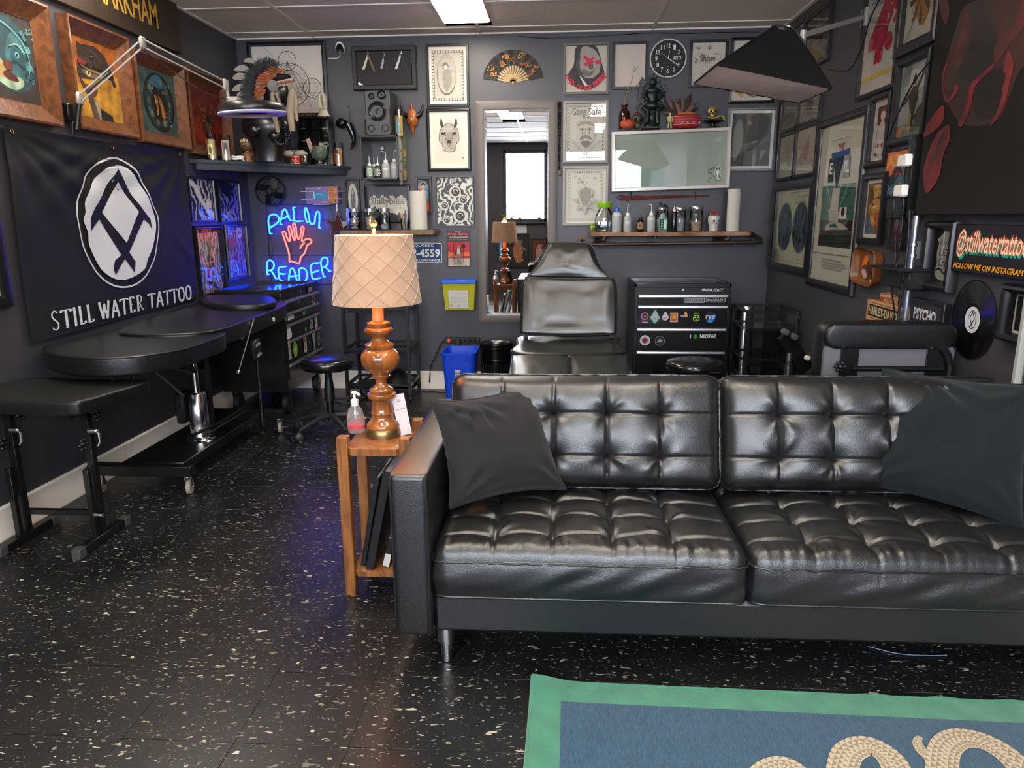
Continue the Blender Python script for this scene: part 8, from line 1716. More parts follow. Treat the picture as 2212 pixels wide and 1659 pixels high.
# horned mask
x, y = uv('back', 891, 260, .02); M = WM['back'] @ T(x, y, 0); t = thing('horned_mask', 'orange carved mask with two black horns on the back wall', 'mask', M=M); k_ = 5.6/1566
mk = mat('mask_orange', '#7a3018', .4, bump=(60, .7), vary=('#a8602a', 30, .2))
mb = MB(M); mb.sphere((0, 0, .02), (12*k_, 23*k_, .035), 20, 14, fn=lambda d: 1-.35*max(0, -d.y)+.06*math.sin(d.y*16)); mb.build('face', mk, t, ang=70)
MB(M).tube([(0, -14*k_, .03), (0, -22*k_, .02), (0, -29*k_, .012)], lambda u_: .018*(1-.75*u_), 8).build('chin', mk, t, ang=70); MB(M).tube([(0, 14*k_, .02), (-1*k_, 24*k_, .02), (-2*k_, 32*k_, .015)], lambda u_: .012-.003*u_, 8).build('crest', mk, t, ang=70)
for s_ in (-1, 1):
    MB(M).tube(catmull([Vector(p) for p in ((s_*8*k_, 8*k_, .02), (s_*16*k_, 12*k_, .02), (s_*21*k_, 22*k_, .02), (s_*23*k_, 34*k_, .02))], 4, False), lambda u_: .023*(1-u_)+.0015, 8).build('horn', blackp, t, ang=70); MB(M).sphere((s_*4*k_, 4*k_, .052), .006, 8, 6).build('eye', mat('mask_gold', '#a8803a', .4), t)
MB(M).sphere((0, 0, .056), (.008, .016, .01), 8, 6).build('nose', MATS['mask_gold'], t)
# rosary on the wall
x = uv('back', 1209, 225, .01)[0]; y0, y1 = uv('back', 1209, 368, .01)[1], uv('back', 1209, 222, .01)[1]; M = WM['back']; t = thing('bead_chain', 'dark bead chain with a small bag hanging beside the mirror', 'necklace', M=M @ T(x, y1, 0))
for k in range(60):
    u_ = k/59; a_ = math.sin(math.pi*u_*2)*.006 if u_ < 1 else 0; s_ = -1 if k % 2 else 1
    MB(M @ T(x+s_*.006*(1 if u_ < .5 else .7)+.0, y1-(y1-y0)*(k//2*2)/59, .01)).sphere((0, 0, 0), .008, 6, 5).build('bead', mat('bead_dark', '#171414', .3), t)
MB(M @ T(x+.006, y0-.018, .015)).sphere((0, 0, 0), (.014, .024, .012), 12, 8).build('pouch', mat('pouch_tan', '#6a5a48', .8), t)
# ---------------------------------------------------------------- left wooden shelf
LZ = P(838, 498, 1, 5.4).z; rus = wood('rustic_board', '#7a6248', '#5a4430', 4, .6, 3, (1, 4, 1), bump=.3)
x0, x1 = P(734, 500, 1, 5.4).x, P(938, 498, 1, 5.4).x
t = thing('wooden_shelf', 'left wooden wall shelf with glass jars and paper towel roll', 'shelf', ((x0+x1)/2, 5.5, LZ-.035)); MB().box2((x0, 5.4, LZ-.034), (x1, D-.002, LZ), .004).build('board', rus, t); MB().box2((x0+.005, 5.405, LZ), (x1-.005, D-.004, LZ+.004)).build('dark_top', mat('shelf_dark_top', '#1d1c1c', .3), t)
LZ += .0045
gj = mat('jar_glass', '#f2f4f4', .03, trans=1., ior=1.12)
jarg = glassmat('jar_clear', tint=(.93, .95, .95), refl=1.1, add=.05)
def jar(x, y, z, r, h, lb, kind, frac, lidm=None, name='glass_jar'):
    t = thing(name, lb, 'jar', (x, y, z)); M = T(x, y, z); rn = random.Random(int(x*1000) % 777)
    MB(M).lathe([(.0, 0), (r*.96, 0), (r, .004), (r, h*.83), (r*.93, h*.86)], n=32, cap=False).build('glass', jarg, t, recalc=False)
    MB(M).lathe([(r*.97, h*.85), (r, h*.86), (r, h*.99), (r*.97, h), (.0, h)], n=32, cap=False).build('lid', lidm or alu, t)
    if kind == 'cotton':
        for k in range(18):
            a_ = rn.uniform(0, 6.28); q0_ = Vector((rn.uniform(-.4, .4)*r, rn.uniform(-.4, .4)*r, .01+h*frac*rn.random())); d_ = Vector((math.cos(a_)*.8, math.sin(a_)*.8, rn.uniform(-.4, .6))).normalized()*r*.55; q1, q2 = q0_-d_, q0_+d_; q1.z = max(.008, q1.z); q2.z = max(.008, q2.z); MB(M).cyl(q1, q2, r*.13, n=8).build('cotton_roll', mat('cotton', '#a8a096', .9), t)
    elif kind == 'pellet':
        k = 0; mp_ = mat('pellet', '#b09a80', .7)
        for lz_ in range(int(h*frac/.011)):
            for i in range(13):
                a_ = i*.483+lz_*.3; q_ = r*.84; MB(M).sphere((q_*math.cos(a_), q_*math.sin(a_), .008+.0115*lz_+rn.uniform(-.002, .002)), .0072, 6, 4).build('pellet', mp_, t)
        MB(M).lathe([(.0, .004), (r*.78, .004), (r*.78, h*frac*.95), (.0, h*frac)], n=18, cap=False).build('pellet_core', mp_, t)
    elif kind == 'crystal': MB(M).lathe([(.0, .004), (r*.93, .004), (r*.93, h*frac), (r*.4, h*frac+.012), (.0, h*frac+.008)], n=18, cap=False).build('crystals', mat('crystals', '#9aa0a2', .5, bump=(140, 1.)), t)
    return t
y = 5.48; rj = .041
jar(P(767, 490, 1, y).x, y, LZ, rj, .155, 'steel-lidded jar of cotton rolls on the left shelf', 'cotton', .45); jar(P(801, 490, 1, y).x, y, LZ, rj, .155, 'steel-lidded jar of pale pellets behind the lamp finial', 'pellet', .6); jar(P(832, 490, 1, y).x, y, LZ, rj, .155, 'steel-lidded jar with white crystals on the left shelf', 'crystal', .2)
x = P(875, 490, 1, y).x; t = thing('pen_cup', 'clear cup of pens and brushes beside the paper towel roll', 'cup', (x, y, LZ)); MB(T(x, y, LZ)).lathe([(.0, 0), (.028, 0), (.032, .08), (.031, .08), (.027, .003)], n=20, cap=False).build('cup', jarg, t, recalc=False)
for k, c_ in enumerate(('#b59a2c', '#a8a8a4', '#b0402c', '#3a5a8a', '#c4c4c0')): MB().cyl((x+(.008*k-.016)*.6, y, LZ+.004), (x-.03+.012*k, y+.01*(k % 3), LZ+.13+.012*(k % 2)), .003, n=6).build('pen', mat('pen'+c_.lstrip('#'), c_, .5), t)
def towel(x, y, z, r, h, lb):
    t = thing('paper_towel_roll', lb, 'paper towel', (x, y, z)); MB(T(x, y, z)).lathe([(r*.38, .0), (r, .0), (r, h), (r*.4, h), (r*.36, h-.01), (r*.36, .004)], n=32, cap=False).build('roll', mat('towel_white', '#b9b5ac', .9, bump=(120, .25)), t)
    MB(T(x, y, z)).lathe([(r*.36, .002), (r*.36, h-.002)], n=20, cap=False).build('core', mat('cardboard', '#8a7458', .8), t)
towel(P(904, 490, 1, 5.46).x, 5.48, LZ, .064, P(904, 412, 1, 5.46).z-LZ, 'white paper towel roll standing on the left shelf')
x = P(752, 470, 1, 5.5).x; mb = MB(); mb.box2((x-.012, 5.49, LZ), (x+.012, 5.53, LZ+.16), .003); single('lit_jar_edge', mb, glassmat('blue_light_tint', tint=(.35, .4, .95), refl=1, add=.06), 'thin clear jar edge with blue light put into its tint at the left end of the shelf', 'holder')  # jar edge catching blue light; the light is put into the glass tint
# ---------------------------------------------------------------- right live-edge shelf with pipe rail
t = thing('wooden_shelf', 'live-edge plank shelf on iron pipe brackets, right of the mirror', 'shelf', (.8, 5.45, 1.2)); x0, x1 = .232, 1.34; SZr = 1.228
mb = MB(); pts = []
for i in range(25): u_ = i/24; pts.append((x0+(x1-x0)*u_, 5.3+.012*math.sin(u_*11)+.006*math.sin(u_*31)))
pts += [(x1+.03, 5.36), (x1+.02, D-.003), (x0, D-.003)]; mb.prism(pts, SZr-.028, SZr); mb.build('plank', wood('live_edge', '#8f6238', '#6a4424', 3.5, .45, 4, (6, 1, 1), bump=.3), t)
pipe = mat('iron_pipe', '#4a3d35', .4, metal=.7)
pz = 1.142; MB().tube([(.0, 5.37, pz), (.3, 5.33, pz), (1.37, 5.32, pz+.012)], .0125, 12).build('rail_pipe', pipe, t)
for x in (.33, 1.21):
    MB().tube(catmull([Vector(p) for p in ((x, 5.38, SZr-.03), (x, 5.38, SZr-.06), (x-.012, 5.38, pz+.035), (x-.03, 5.4, pz+.025), (x-.05, 5.5, pz+.025), (x-.05, D-.004, pz+.025))], 3, False), .015, 10).build('bracket_pipe', pipe, t); MB().cyl((x, 5.38, SZr-.036), (x, 5.38, SZr-.028), .032, n=18).build('flange', pipe, t)
MB().tube(catmull([Vector(p) for p in ((1.36, 5.32, pz+.012), (1.42, 5.33, pz+.015), (1.435, 5.38, pz+.03), (1.4, 5.48, pz+.06), (1.36, D-.004, pz+.07))], 4, False), .017, 10).build('elbow_pipe', pipe, t)
for (x, y, z) in ((1.425, 5.34, pz+.015), (1.4, 5.47, pz+.06)): MB(T(x, y, z)).sphere((0, 0, 0), .023, 12, 8).build('fitting', pipe, t)
x, z = uv('back', 1256, 519, .01); MB(WM['back'] @ T(x, z, .001)).lathe([(.035, 0), (.035, .008), (.018, .01), (.018, .02), (.0, .02)], n=22, cap=False).build('wall_flange', mat('rust_flange', '#5f4a3f', .6, metal=.4), t)
MB().tube([(x, D-.02, z), (x+.05, 5.5, z-.03), (x+.1, 5.42, pz+.005)], .012, 8).build('rail_pipe', pipe, t)
MB(T(.69, 5.36, SZr-.044)).lathe([(.0, 0), (.018, 0), (.018, .012), (.0, .014)], n=14, cap=False).build('flange', pipe, t)
Sx = lambda px, y=5.42: P(px, 495, 1, y).x
SZr += .0005
x = Sx(1305); M = T(x, 5.45, SZr); t = thing('drink_dispenser', 'clear plastic jar with lime green lid and green tap at the shelf end', 'jar', (x, 5.45, SZr))
mb = MB(M); rg_ = [(.125, .02, .0), (.135, .022, .02), (.135, .022, .09), (.12, .03, .12), (.075, .03, .165), (.07, .03, .19)]; n = 24
vs = []
for w_, r_, z in rg_: vs += [(a_, b2, z) for a_, b2 in rrect(w_, w_, r_, 5)]
mb.add(vs, [(j*n+i, j*n+(i+1) % n, (j+1)*n+(i+1) % n, (j+1)*n+i) for j in range(5) for i in range(n)]+[list(range(n))]); mb.build('body', jarg, t, recalc=False); lime = mat('lime_plastic', '#7fae1c', .35)
MB(M).lathe([(.046, .172), (.05, .178), (.05, .208), (.045, .212), (.0, .212)], n=28, cap=False).build('lid', lime, t)
MB(M).prism(rrect(.128, .128, .02, 4), .004, .07).build('water', glassmat('water', tint=(.82, .86, .86), refl=.8, add=.05), t, recalc=False)
mb = MB(M); mb.tube([(-.068, 0, .035), (-.09, -.01, .035), (-.102, -.01, .03)], .009, 8); mb.tube([(-.088, -.01, .015), (-.088, -.01, .055)], .007, 8); mb.sphere((-.088, -.01, .058), (.012, .006, .005), 8, 6); mb.build('tap', lime, t)
wash_bottle(Sx(1332, 5.38), 5.38, SZr, .034, .165, 'tall squeeze bottle with blue cap and blue bent nozzle', noz=mat('cap_blue', '#1f56b5', .35), bend=1, ln=.055, lab_z=.78)
wash_bottle(Sx(1355, 5.38), 5.38, SZr, .029, .13, 'short milky squeeze bottle with straight nozzle next to the blue-capped one', bend=.25, ln=.045, lab_z=.56)
wash_bottle(Sx(1406, 5.38), 5.38, SZr, .029, .13, 'milky squeeze bottle with left-bent nozzle beside the spray bottle', bend=-1, ln=.045, lab_z=.75)
x = Sx(1383, 5.38); t = wash_bottle(x, 5.38, SZr, .025, .10, 'dark brown dropper bottle with gold label on the plank shelf', noz=blackp, body=mat('amber_dark', '#170d09', .15), bend=0, ln=.02, lab_z=0)
g = MB(T(x, 5.38, SZr)); g.grid(lambda u, v: (.0256*math.sin(-1+1.9*u), -.0256*math.cos(-1+1.9*u), .018+.048*v), 8, 4); g.m = [1 if 1 < i % 8 < 5 and i//8 in (1, 2) else 0 for i in range(len(g.f))]; g.build('label', [mat('gold_label', '#8f6f4a', .5), mat('label_brown', '#3a2418', .5)], t, recalc=False)
x = Sx(1431, 5.4); M = T(x, 5.4, SZr); t = thing('spray_bottle', 'pale green spray bottle with black trigger head', 'bottle', (x, 5.4, SZr))
MB(M).lathe([(.0, 0), (.034, 0), (.036, .01), (.036, .075), (.03, .1), (.014, .125), (.013, .135)], n=26).build('body', mat('spray_body', '#8fb5a5', .15, trans=.5, ior=1.3), t)
MB(M).lathe([(.015, .13), (.016, .15), (.01, .155)], n=16).build('collar', blackp, t); mb = MB(M); mb.tube([(.012, 0, .15), (.006, 0, .18), (-.025, 0, .2), (-.035, 0, .198)], lambda u_: .011-.004*u_, 8); mb.tube([(.0, 0, .185), (.022, 0, .18), (.034, 0, .165)], lambda u_: .01-.006*u_, 8); mb.tube([(-.012, 0, .178), (-.024, 0, .16), (-.038, 0, .142)], .0035, 6); mb.build('trigger_head', blackp, t, ang=60)
A = Art(M @ T(0, -.0365, 0) @ rotm(90, 'X'), -.025, .01, .05, .08, .0005); A.rect('#0f1f1c', .02, .02, .5, .98); [A.circ('#8fb5a5', .27, .15+.22*k, .12) for k in range(4)]; A.rect('#a8d0c0', .56, .1, .95, .9); A.build(t, 'label')
x = Sx(1455, 5.37); M = T(x, 5.37, SZr); t = thing('ink_bottle', 'tall black bottle with white dropper tip on the plank shelf', 'bottle', (x, 5.37, SZr)); MB(M).lathe([(.0, 0), (.022, 0), (.023, .004), (.023, .125), (.018, .138), (.009, .142)], n=24, cap=False).build('body', mat('ink_black', '#0e0e0f', .2), t); MB(M).lathe([(.011, .138), (.012, .15), (.005, .158), (.003, .178)], n=16).build('tip', whitep, t)
jar(Sx(1430, 5.53), 5.54, SZr, .044, .17, 'steel-lidded jar with white gauze behind the spray bottle', 'crystal', .5); jar(Sx(1467, 5.5), 5.5, SZr, .044, .17, 'steel-lidded jar of white crystals behind the black bottle', 'crystal', .5); jar(Sx(1503, 5.47), 5.47, SZr, .045, .175, 'steel-lidded jar half full of pale pellets on the plank shelf', 'pellet', .42)
x = Sx(1541, 5.43); M = T(x, 5.43, SZr); t = thing('skull_cup', 'white sugar-skull cup holding scissors and markers', 'cup', (x, 5.43, SZr)); whs = mat('ceramic_white', '#b9b6b0', .3)
MB(M).lathe([(.028, 0), (.03, .012), (.028, .035), (.036, .05), (.041, .068), (.041, .095), (.038, .108), (.035, .108), (.036, .09), (.03, .02)], n=28, cap=False).build('cup', whs, t, ang=60); MB(M).lathe([(.0, .002), (.028, .002)], n=28, cap=False).build('cup_base', whs, t, recalc=False)
for a_ in (-.15, .75): c_ = (.04*math.sin(a_), -.04*math.cos(a_), .072); MB(M).sphere(c_, (.009, .006, .009), 10, 6).build('eye_socket', mat('socket_brown', '#4a3430', .6), t)
MB(M @ T(.04*math.sin(.3), -.04*math.cos(.3), .055)).sphere((0, 0, 0), (.004, .003, .006), 8, 5).build('nose_hole', MATS['socket_brown'], t)
for k in range(5): a_ = .02+.14*k; MB(M).box((.0295*math.sin(a_), -.0295*math.cos(a_), .03), (.0015, .003, .01)).build('tooth_line', MATS['socket_brown'], t)
t = thing('scissors', 'red-handled scissors in the skull cup', 'scissors', (x, 5.43, SZr+.02)); red = mat('handle_red', '#a01c1c', .35)
for s_ in (-1, 1): mb = MB(M @ T(s_*.012, -.004, .128) @ rotm(90, 'X')); mb.tube([(.012*math.cos(i*.5236), .016*math.sin(i*.5236), 0) for i in range(12)], .0042, 7, closed=True); mb.build('handle', red, t); MB(M).bar((s_*.004, -.004, .03), (s_*.008, -.004, .112), .004, .008).build('blade', alu, t)
for (dx, dy, h, c_, lb) in ((-.024, .0, .132, '#8fae2c', 'lime marker in the skull cup'), (.026, .004, .13, '#2a8a98', 'teal marker in the skull cup'), (.0, .018, .15, '#1c1c1e', 'black marker at the back of the skull cup')): mb = MB(M); mb.cyl((dx*.7, dy, .006), (dx, dy, h), .005, n=10); single('marker', mb, mat('mk'+c_.lstrip('#'), c_, .4), lb, 'marker')
towel(Sx(1582, 5.42), 5.42, SZr, .045, P(1583, 408, 1, 5.42).z-SZr, 'white paper towel roll standing at the right end of the plank shelf')
# carved wooden stick under the white box
z_ = P(1400, 428, 1, D-.03).z; t = thing('carved_spear', 'dark reddish carved wooden spear hung on two hooks under the white box', 'spear', (P(1400, 428, 1, D-.03).x, D-.03, z_))
ol = [(1330, 427), (1338, 422), (1344, 421), (1352, 423), (1360, 420), (1358, 424), (1366, 425), (1372, 420), (1380, 422), (1400, 423), (1440, 422), (1480, 421), (1533, 421), (1531, 424), (1480, 426), (1440, 428), (1400, 430), (1385, 431), (1374, 433), (1366, 430), (1356, 435), (1352, 432), (1342, 433)]
mb = MB(WM['back']); mb.prism([uv('back', *q, .03) for q in ol], .022, .036); mb.build('spear', wood('spear_wood', '#6a2a1c', '#4a1a12', 5, .6, 3, (8, 1, 1), spec=.2), t)
for px in (1363, 1502): a_ = uv('back', px, 414, .02); b2 = uv('back', px, 425, .02); mb = MB(WM['back']); mb.tube([(a_[0]+.004, a_[1], .002), (a_[0], a_[1]-.01, .03), (b2[0], b2[1], .04), (b2[0], b2[1]-.02, .03)], .0022, 6); mb.build('hook', blackm, t)
# ---------------------------------------------------------------- curios on the white box
WB = ROOTM[[o.name for o in COL.objects if o.get('label', '').startswith('deep white-framed')][0]]
wz = lambda px: P(px, 281+(275-281)*(px-1325)/250, 1, D-.055).z; ux = lambda px, y=D-.06: P(px, 260, 1, y).x; WY = D-.06; k_ = 5.56/1566
def wt(px): return wz(px)+.001
x = ux(1349); z = wt(1349); t = thing('apothecary_bottle', 'brown glass bottle holding a bare twig on the white box', 'bottle', (x, WY, z)); M = T(x, WY+.015, z)
MB(M).lathe([(.0, 0), (.036, 0), (.038, .004), (.038, .11), (.034, .125), (.018, .14), (.017, .165), (.024, .168), (.024, .175), (.012, .175)], n=28, cap=False).build('bottle', mat('amber_glass', '#2a0f08', .08, coat=.5), t)
tw = MB(); zb3 = z+.17
for pts in (((1351, 233), (1350, 215), (1353, 205), (1358, 190), (1366, 170), (1368, 155), (1372, 140)), ((1368, 155), (1374, 150), (1381, 141)), ((1356, 200), (1366, 195), (1374, 185), (1383, 180)), ((1354, 208), (1352, 195), (1350, 185))): tw.tube(catmull([P(*q, 1, WY+.015) for q in pts], 4, False), lambda u_: .003-.0018*u_, 6)
tw.build('twig', mat('twig_tan', '#8a7a5f', .8), t)
x = ux(1358); MB_ = MB(T(x-.012, WY-.03, wt(1355)) @ Matrix.Scale(1.6, 4)); MB_.sphere((0, 0, .021), (.034, .02, .021), 20, 12, fn=lambda d: 1+.05*math.sin(d.x*20+d.z*9)); single('coral_skull', MB_, mat('coral_orange', '#a8442a', .5, bump=(120, .9)), 'small orange carved coral ornament in front of the brown bottle', 'ornament')
x = ux(1377); z = wt(1377); t = thing('painted_skull', 'small dark painted skull with red crown patch on the white box', 'skull', (x, WY, z)); M = T(x, WY-.01, z) @ Matrix.Scale(1.3, 4); ds = mat('skull_green', '#2c3020', .45, bump=(80, .5), vary=('#4a4a34', 30, .2)); MB(M).sphere((0, 0, .052), (.034, .036, .034), 20, 14).build('cranium', ds, t); MB(M).box((0, -.012, .016), (.034, .04, .032), .01).build('jaw', ds, t)
for s_ in (-1, 1): MB(M).sphere((s_*.013, -.03, .047), (.009, .008, .01), 10, 6).build('eye_socket', blackmat, t)
MB(M).sphere((0, -.034, .033), (.004, .004, .006), 8, 5).build('nose_hole', blackmat, t); MB(M).sphere((-.004, -.006, .076), (.018, .02, .012), 12, 8).build('red_patch', mat('patch_red', '#6a1f1a', .5), t)
x = ux(1408); z = wt(1408); t = thing('winged_statue', 'dark green winged goat-headed seated statue on the white box', 'statue', (x, WY, z)); gn = mat('bronze_green', '#101e1c', .38, bump=(60, .6)); M = T(x, WY, z) @ Matrix.Diagonal((1.15, 1.0, 1.04, 1))
MB(M).box2((-.06, -.045, 0), (.055, .045, .012), .002).build('base', mat('statue_base', '#2a2626', .5), t)
mb = MB(M); mb.lathe([(.05, .012), (.045, .03), (.035, .05), (.03, .08), (.045, .1), (.05, .115), (.03, .125)], n=20, sy=.8); mb.build('plinth', gn, t, ang=60)
mb = MB(M); mb.sphere((0, -.012, .15), (.045, .035, .03), 16, 10); mb.sphere((0, 0, .21), (.034, .026, .055), 16, 10); mb.sphere((0, -.003, .25), (.042, .024, .025), 16, 8); mb.sphere((0, -.012, .3), (.022, .022, .03), 14, 10); mb.sphere((0, -.034, .288), (.011, .02, .012), 10, 8)
for s_ in (-1, 1):
    mb.tube([(s_*.04, -.02, .15), (s_*.06, -.03, .135), (s_*.03, -.045, .115), (s_*.03, -.04, .06), (s_*.035, -.05, .03)], .013, 8); mb.tube([(s_*.04, 0, .25), (s_*.055, -.02, .21), (s_*.03, -.035, .185)], .01, 8)
mb.build('body', gn, t, ang=80)
for s_ in (-1, 1):
    MB(M).tube(catmull([Vector(p) for p in ((s_*.012, -.01, .32), (s_*.022, -.01, .335), (s_*.035, -.01, .345))], 4, False), lambda u_: .006*(1-u_)+.001, 6).build('horn', gn, t); MB(M).tube([(s_*.018, -.01, .3), (s_*.04, -.01, .305)], lambda u_: .006-.003*u_, 6).build('ear', gn, t)
    w_ = [(s_*.025, .27), (s_*.05, .32), (s_*.068, .345), (s_*.082, .31), (s_*.086, .25), (s_*.09, .19), (s_*.1, .12), (s_*.095, .1), (s_*.08, .15), (s_*.06, .17), (s_*.045, .2)]; mb = MB(M @ T(0, .022, 0) @ rotm(90, 'X')); mb.prism(w_, -.004, .006); 
    for k in range(6): mb.tube([(s_*(.04+.006*k), .3-.01*k, .008), (s_*(.07+.004*k), .22-.014*k, .008), (s_*(.075+.004*k), .16-.01*k, .007)], .004, 5)
    mb.build('wing', gn, t)
MB(M).tube([(0, -.01, .325), (0, -.008, .345), (0, -.008, .362)], lambda u_: .007*math.sin(.4+2.7*u_), 7).build('torch', gn, t)
x = ux(1446); mb = MB(T(x, WY-.03, wt(1446))); 
mb.sphere((0, 0, .093), (.009, .009, .012), 10, 8); mb.box((0, 0, .062), (.024, .014, .04), .005); [mb.tube([(s_*.006, 0, .045), (s_*.009, 0, .02), (s_*.01, -.002, .0)], .0055, 7) for s_ in (-1, 1)]; [mb.tube([(s_*.012, 0, .078), (s_*.018, 0, .058), (s_*.018, -.004, .04)], .004, 6) for s_ in (-1, 1)]
single('glow_figure', mb, mat('pale_yellow', '#b5ab80', .5), 'tiny pale yellow standing figure left of the red basket', 'figurine', ang=60)
x = ux(1482); z = wt(1482); t = thing('feather_basket', 'round red striped basket with brown feathers on the white box', 'basket', (x, WY, z)); M = T(x, WY, z) @ Matrix.Diagonal((1.42, .95, 1.2, 1)); rd_ = mat('basket_red', '#9a1820', .6); 
prof = [(.045, 0), (.068, .012), (.076, .032), (.076, .05), (.068, .07), (.056, .076)]
MB(M).lathe([(.0, 0)]+prof+[(.05, .074), (.0, .02)], n=36, cap=False, sy=.72).build('basket', rd_, t, ang=60)
for zz_, r_, c_ in ((.03, .0765, '#7f6f72'), (.046, .0768, '#8a6a6a'), (.062, .0725, '#a89a98'), (.018, .0715, '#b0a09c')): mb = MB(M); mb.lathe([(r_, zz_), (r_+.0012, zz_+.0015), (r_, zz_+.003)], n=36, sy=.72, cap=False); mb.build('stripe', mat('str'+c_.lstrip('#'), c_, .7), t, recalc=False)
mb = MB(M); mb.lathe([(.05, .07), (.052, .084), (.046, .088), (.0, .088)], n=30, sy=.72, cap=False); mb.build('straw_rim', mat('straw', '#9a6a2c', .8, bump=(200, .8)), t)
fbm = mat('feather_brown', '#2a1a12', .7); rn = random.Random(9)
for k in range(26):
    a_ = -1.15+2.3*k/25+rn.uniform(-.1, .1); L = rn.uniform(.09, .15)*(1 if abs(a_) < .8 else .75); p0_ = Vector((-.03+.02*math.sin(a_), rn.uniform(-.02, .02), .075)); ax = Vector((math.sin(a_)*.9-.1, rn.uniform(-.2, .2), math.cos(a_))).normalized(); sd = ax.cross(Vector((0, -1, 0))).normalized(); mb = MB(M); vs = []
    for i in range(8): q_ = i/7; w2 = .011*math.sin(min(1, q_*1.05+.1)*math.pi)**.7; c_ = p0_+ax*L*q_+sd*.015*q_*q_*(1 if k % 2 else -1); vs += [c_-sd*w2, c_+Vector((0, -.003, 0)), c_+sd*w2]
    mb.add(vs, [(3*i+j, 3*i+j+1, 3*i+j+4, 3*i+j+3) for i in range(7) for j in (0, 1)]); mb.build('feather', fbm if k % 4 else mat('feather_tan', '#6a5040', .7), t, recalc=False)
for k in range(4): MB(M).cyl((-.03+.03*k, -.054, .02+.012*(k % 2)), (-.02+.028*k, -.056, .032-.012*(k % 2)), .003, n=6).build('shell', mat('shell', '#b59a88', .5), t)
x = ux(1541); z = wt(1541); t = thing('brass_sculpture', 'small brass skull sculpture on a round black stand', 'sculpture', (x, WY, z)); M = T(x, WY, z) @ Matrix.Diagonal((1.35, 1., 1.3, 1)); gd_ = mat('pale_brass', '#a8955a', .35, metal=.6, bump=(60, .5))
MB(M).lathe([(.0, 0), (.034, 0), (.036, .004), (.01, .01), (.009, .02), (.05, .03), (.055, .036), (.0, .044)], n=28, cap=False).build('stand', mat('stand_black', '#0f0d0c', .2, coat=.4), t)
mb = MB(M @ T(-.008, -.01, 0)); mb.sphere((0, 0, .085), (.028, .024, .026), 18, 12); mb.box((0, -.012, .062), (.03, .022, .022), .007); mb.build('skull', gd_, t, ang=60)
for s_ in (-1, 1): MB(M @ T(-.008, -.01, 0)).sphere((s_*.01, -.022, .083), (.007, .005, .007), 8, 6).build('eye_socket', mat('socket_dark', '#2a2010', .6), t)
MB(M @ T(-.008, -.01, 0)).sphere((0, -.024, .07), (.004, .003, .007), 8, 5).build('nose_hole', MATS['socket_dark'], t); MB(M).tube(catmull([Vector(p) for p in ((-.03, -.02, .052), (.0, -.03, .046), (.035, -.03, .058), (.05, -.03, .045), (.052, -.03, .035))], 4, False), .005, 7).build('hand', gd_, t, ang=60)
# thin cable along the top of the back wall
cable('cable', [P(px, py, 1, D-.008) for px, py in ((1120, 78), (1180, 82), (1260, 80), (1340, 75), (1400, 71), (1480, 72), (1560, 70), (1640, 69))], .0028, 'thin black lead running along the back wall under the ceiling')
cable('cable', [P(1875, 1396, 2, .004), P(1940, 1412, 2, .004), P(2010, 1416, 2, .004), P(2045, 1415, 2, .004)], .0016, 'thin pale lead lying on the floor under the sofa', mat('lead_pale', '#6f7f9a', .4))
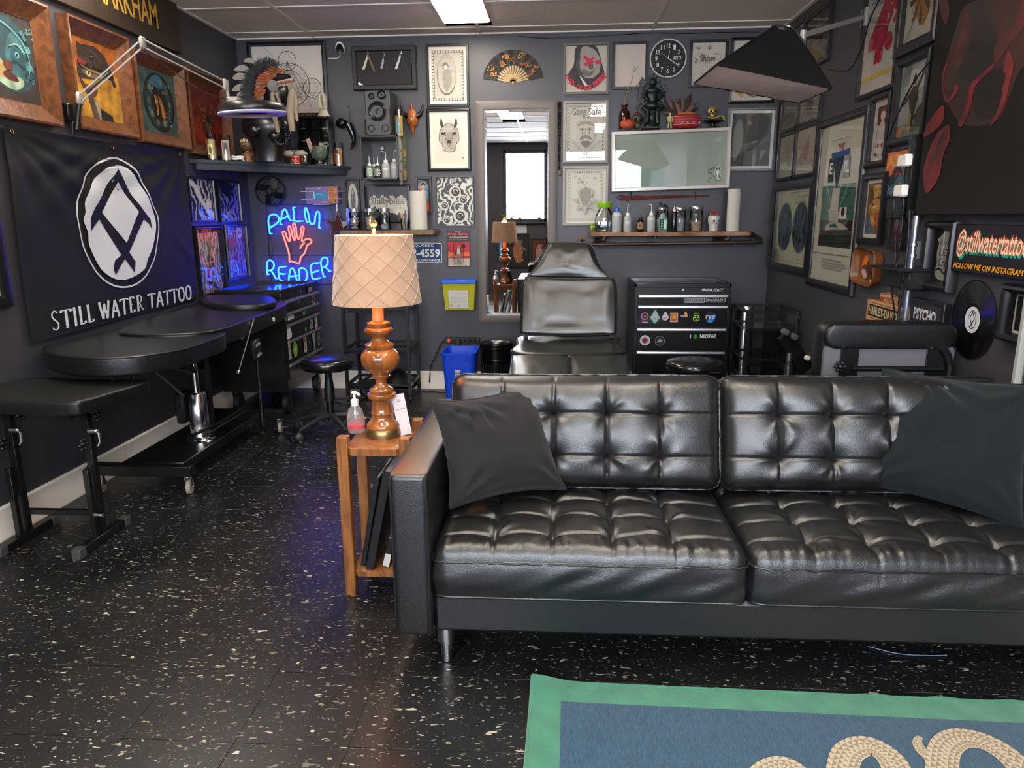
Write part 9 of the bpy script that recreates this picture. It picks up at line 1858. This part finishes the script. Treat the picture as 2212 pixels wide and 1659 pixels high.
# ---------------------------------------------------------------- front wall, seen only in the mirror
FW_ = Matrix(((-1, 0, 0, 0), (0, 0, 1, YR), (0, 1, 0, 0), (0, 0, 0, 1))); WM['front'] = FW_
def fframe(x0, z0, w_, h_, lb, c1, c2, art=None):
    M = FW_ @ T(-x0-w_/2, z0+h_/2, .001); t = thing('picture_frame', lb, 'picture', M=M); MB(M).box((0, 0, .01), (w_, h_, .02), .002).build('frame', framek, t); A = Art(M, -w_/2+.025, -h_/2+.025, w_-.05, h_-.05, .0205); A.rect(c1, 0, 0, 1, 1); A.blob(c2, [(.3, .2), (.6, .15), (.75, .5), (.6, .8), (.35, .7)]); A.scrib('#a8a090', (.1, .1, .9, .9), 12, .02, 4, 4, .4)
    if art: art(A)
    A.build(t)
fframe(-.95, .42, .42, .62, 'dark painting of a reclining figure below the front window', '#2a2420', '#8f5a3a'); fframe(-1.12, .55, .14, .45, 'narrow blue print below the front window', '#2a5f8a', '#7fb0c8'); fframe(-.5, .45, .3, .5, 'maroon print below the front window, right of the painting', '#4a2420', '#9a6a5a')
for i, (x, z) in enumerate(((-1.02, 1.12), (-.72, 1.12))):
    M = FW_ @ T(-x, z, .002); t = thing('licence_plate', 'white licence plate under the front window, %s one' % ('first', 'second')[i], 'licence plate', M=M); MB(M).prism(rrect(.28, .14, .01), 0, .002).build('plate', MATS['plate_white'], t)
for i, (x, y, z, c_) in enumerate(((-.98, YR+.03, 1.26, '#7f9a2c'), (-.85, YR+.03, 1.26, '#5a4030'), (-.7, YR+.03, 1.26, '#4a3a34'), (-.35, YR+.03, 1.26, '#3a3430'))):
    mb = MB(T(x, y, z-.008)); mb.lathe([(.03, 0), (.04, .04), (.03, .07), (.0, .075)], n=14, cap=False)
    for k in range(7): mb.tube([(0, 0, .06), (.03*math.cos(k*.9), .01*math.sin(k), .11), (.07*math.cos(k*.9), .02*math.sin(k*.9), .13+.02*(k % 3))], lambda u_: .006-.004*u_, 5)
    single('potted_plant', mb, mat('plant'+c_.lstrip('#'), c_, .7), ('lime', 'brown', 'dark', 'grey-brown')[i]+' spiky potted plant on the front window sill', 'plant')
# repeats share a group phrase
GP = {'picture_frame': 'framed pictures on the walls', 'throw_pillow': 'throw pillows on the sofa', 'portfolio': 'black portfolios under the side table', 'rolling_stool': 'rolling stools', 'tool_chest': 'black tool chests', 'wash_bottle': 'squeeze and dropper bottles on the shelves',
      'glass_jar': 'steel-lidded glass jars on the shelves', 'votive_candle': 'votive candles', 'paper_towel_roll': 'paper towel rolls on the shelves', 'ceiling_light': 'ceiling panel lights', 'cable': 'loose cables and leads', 'charger': 'white plug-in chargers', 'marker': 'markers in the skull cup', 'potted_plant': 'potted plants on the front sill', 'shadow_box': 'shadow boxes on the back wall', 'power_strip': 'power strips on the walls'}
for o in COL.objects:
    k = o.name.split('.')[0]
    if not o.parent and k in GP and 'label' in o: o['group'] = GP[k]
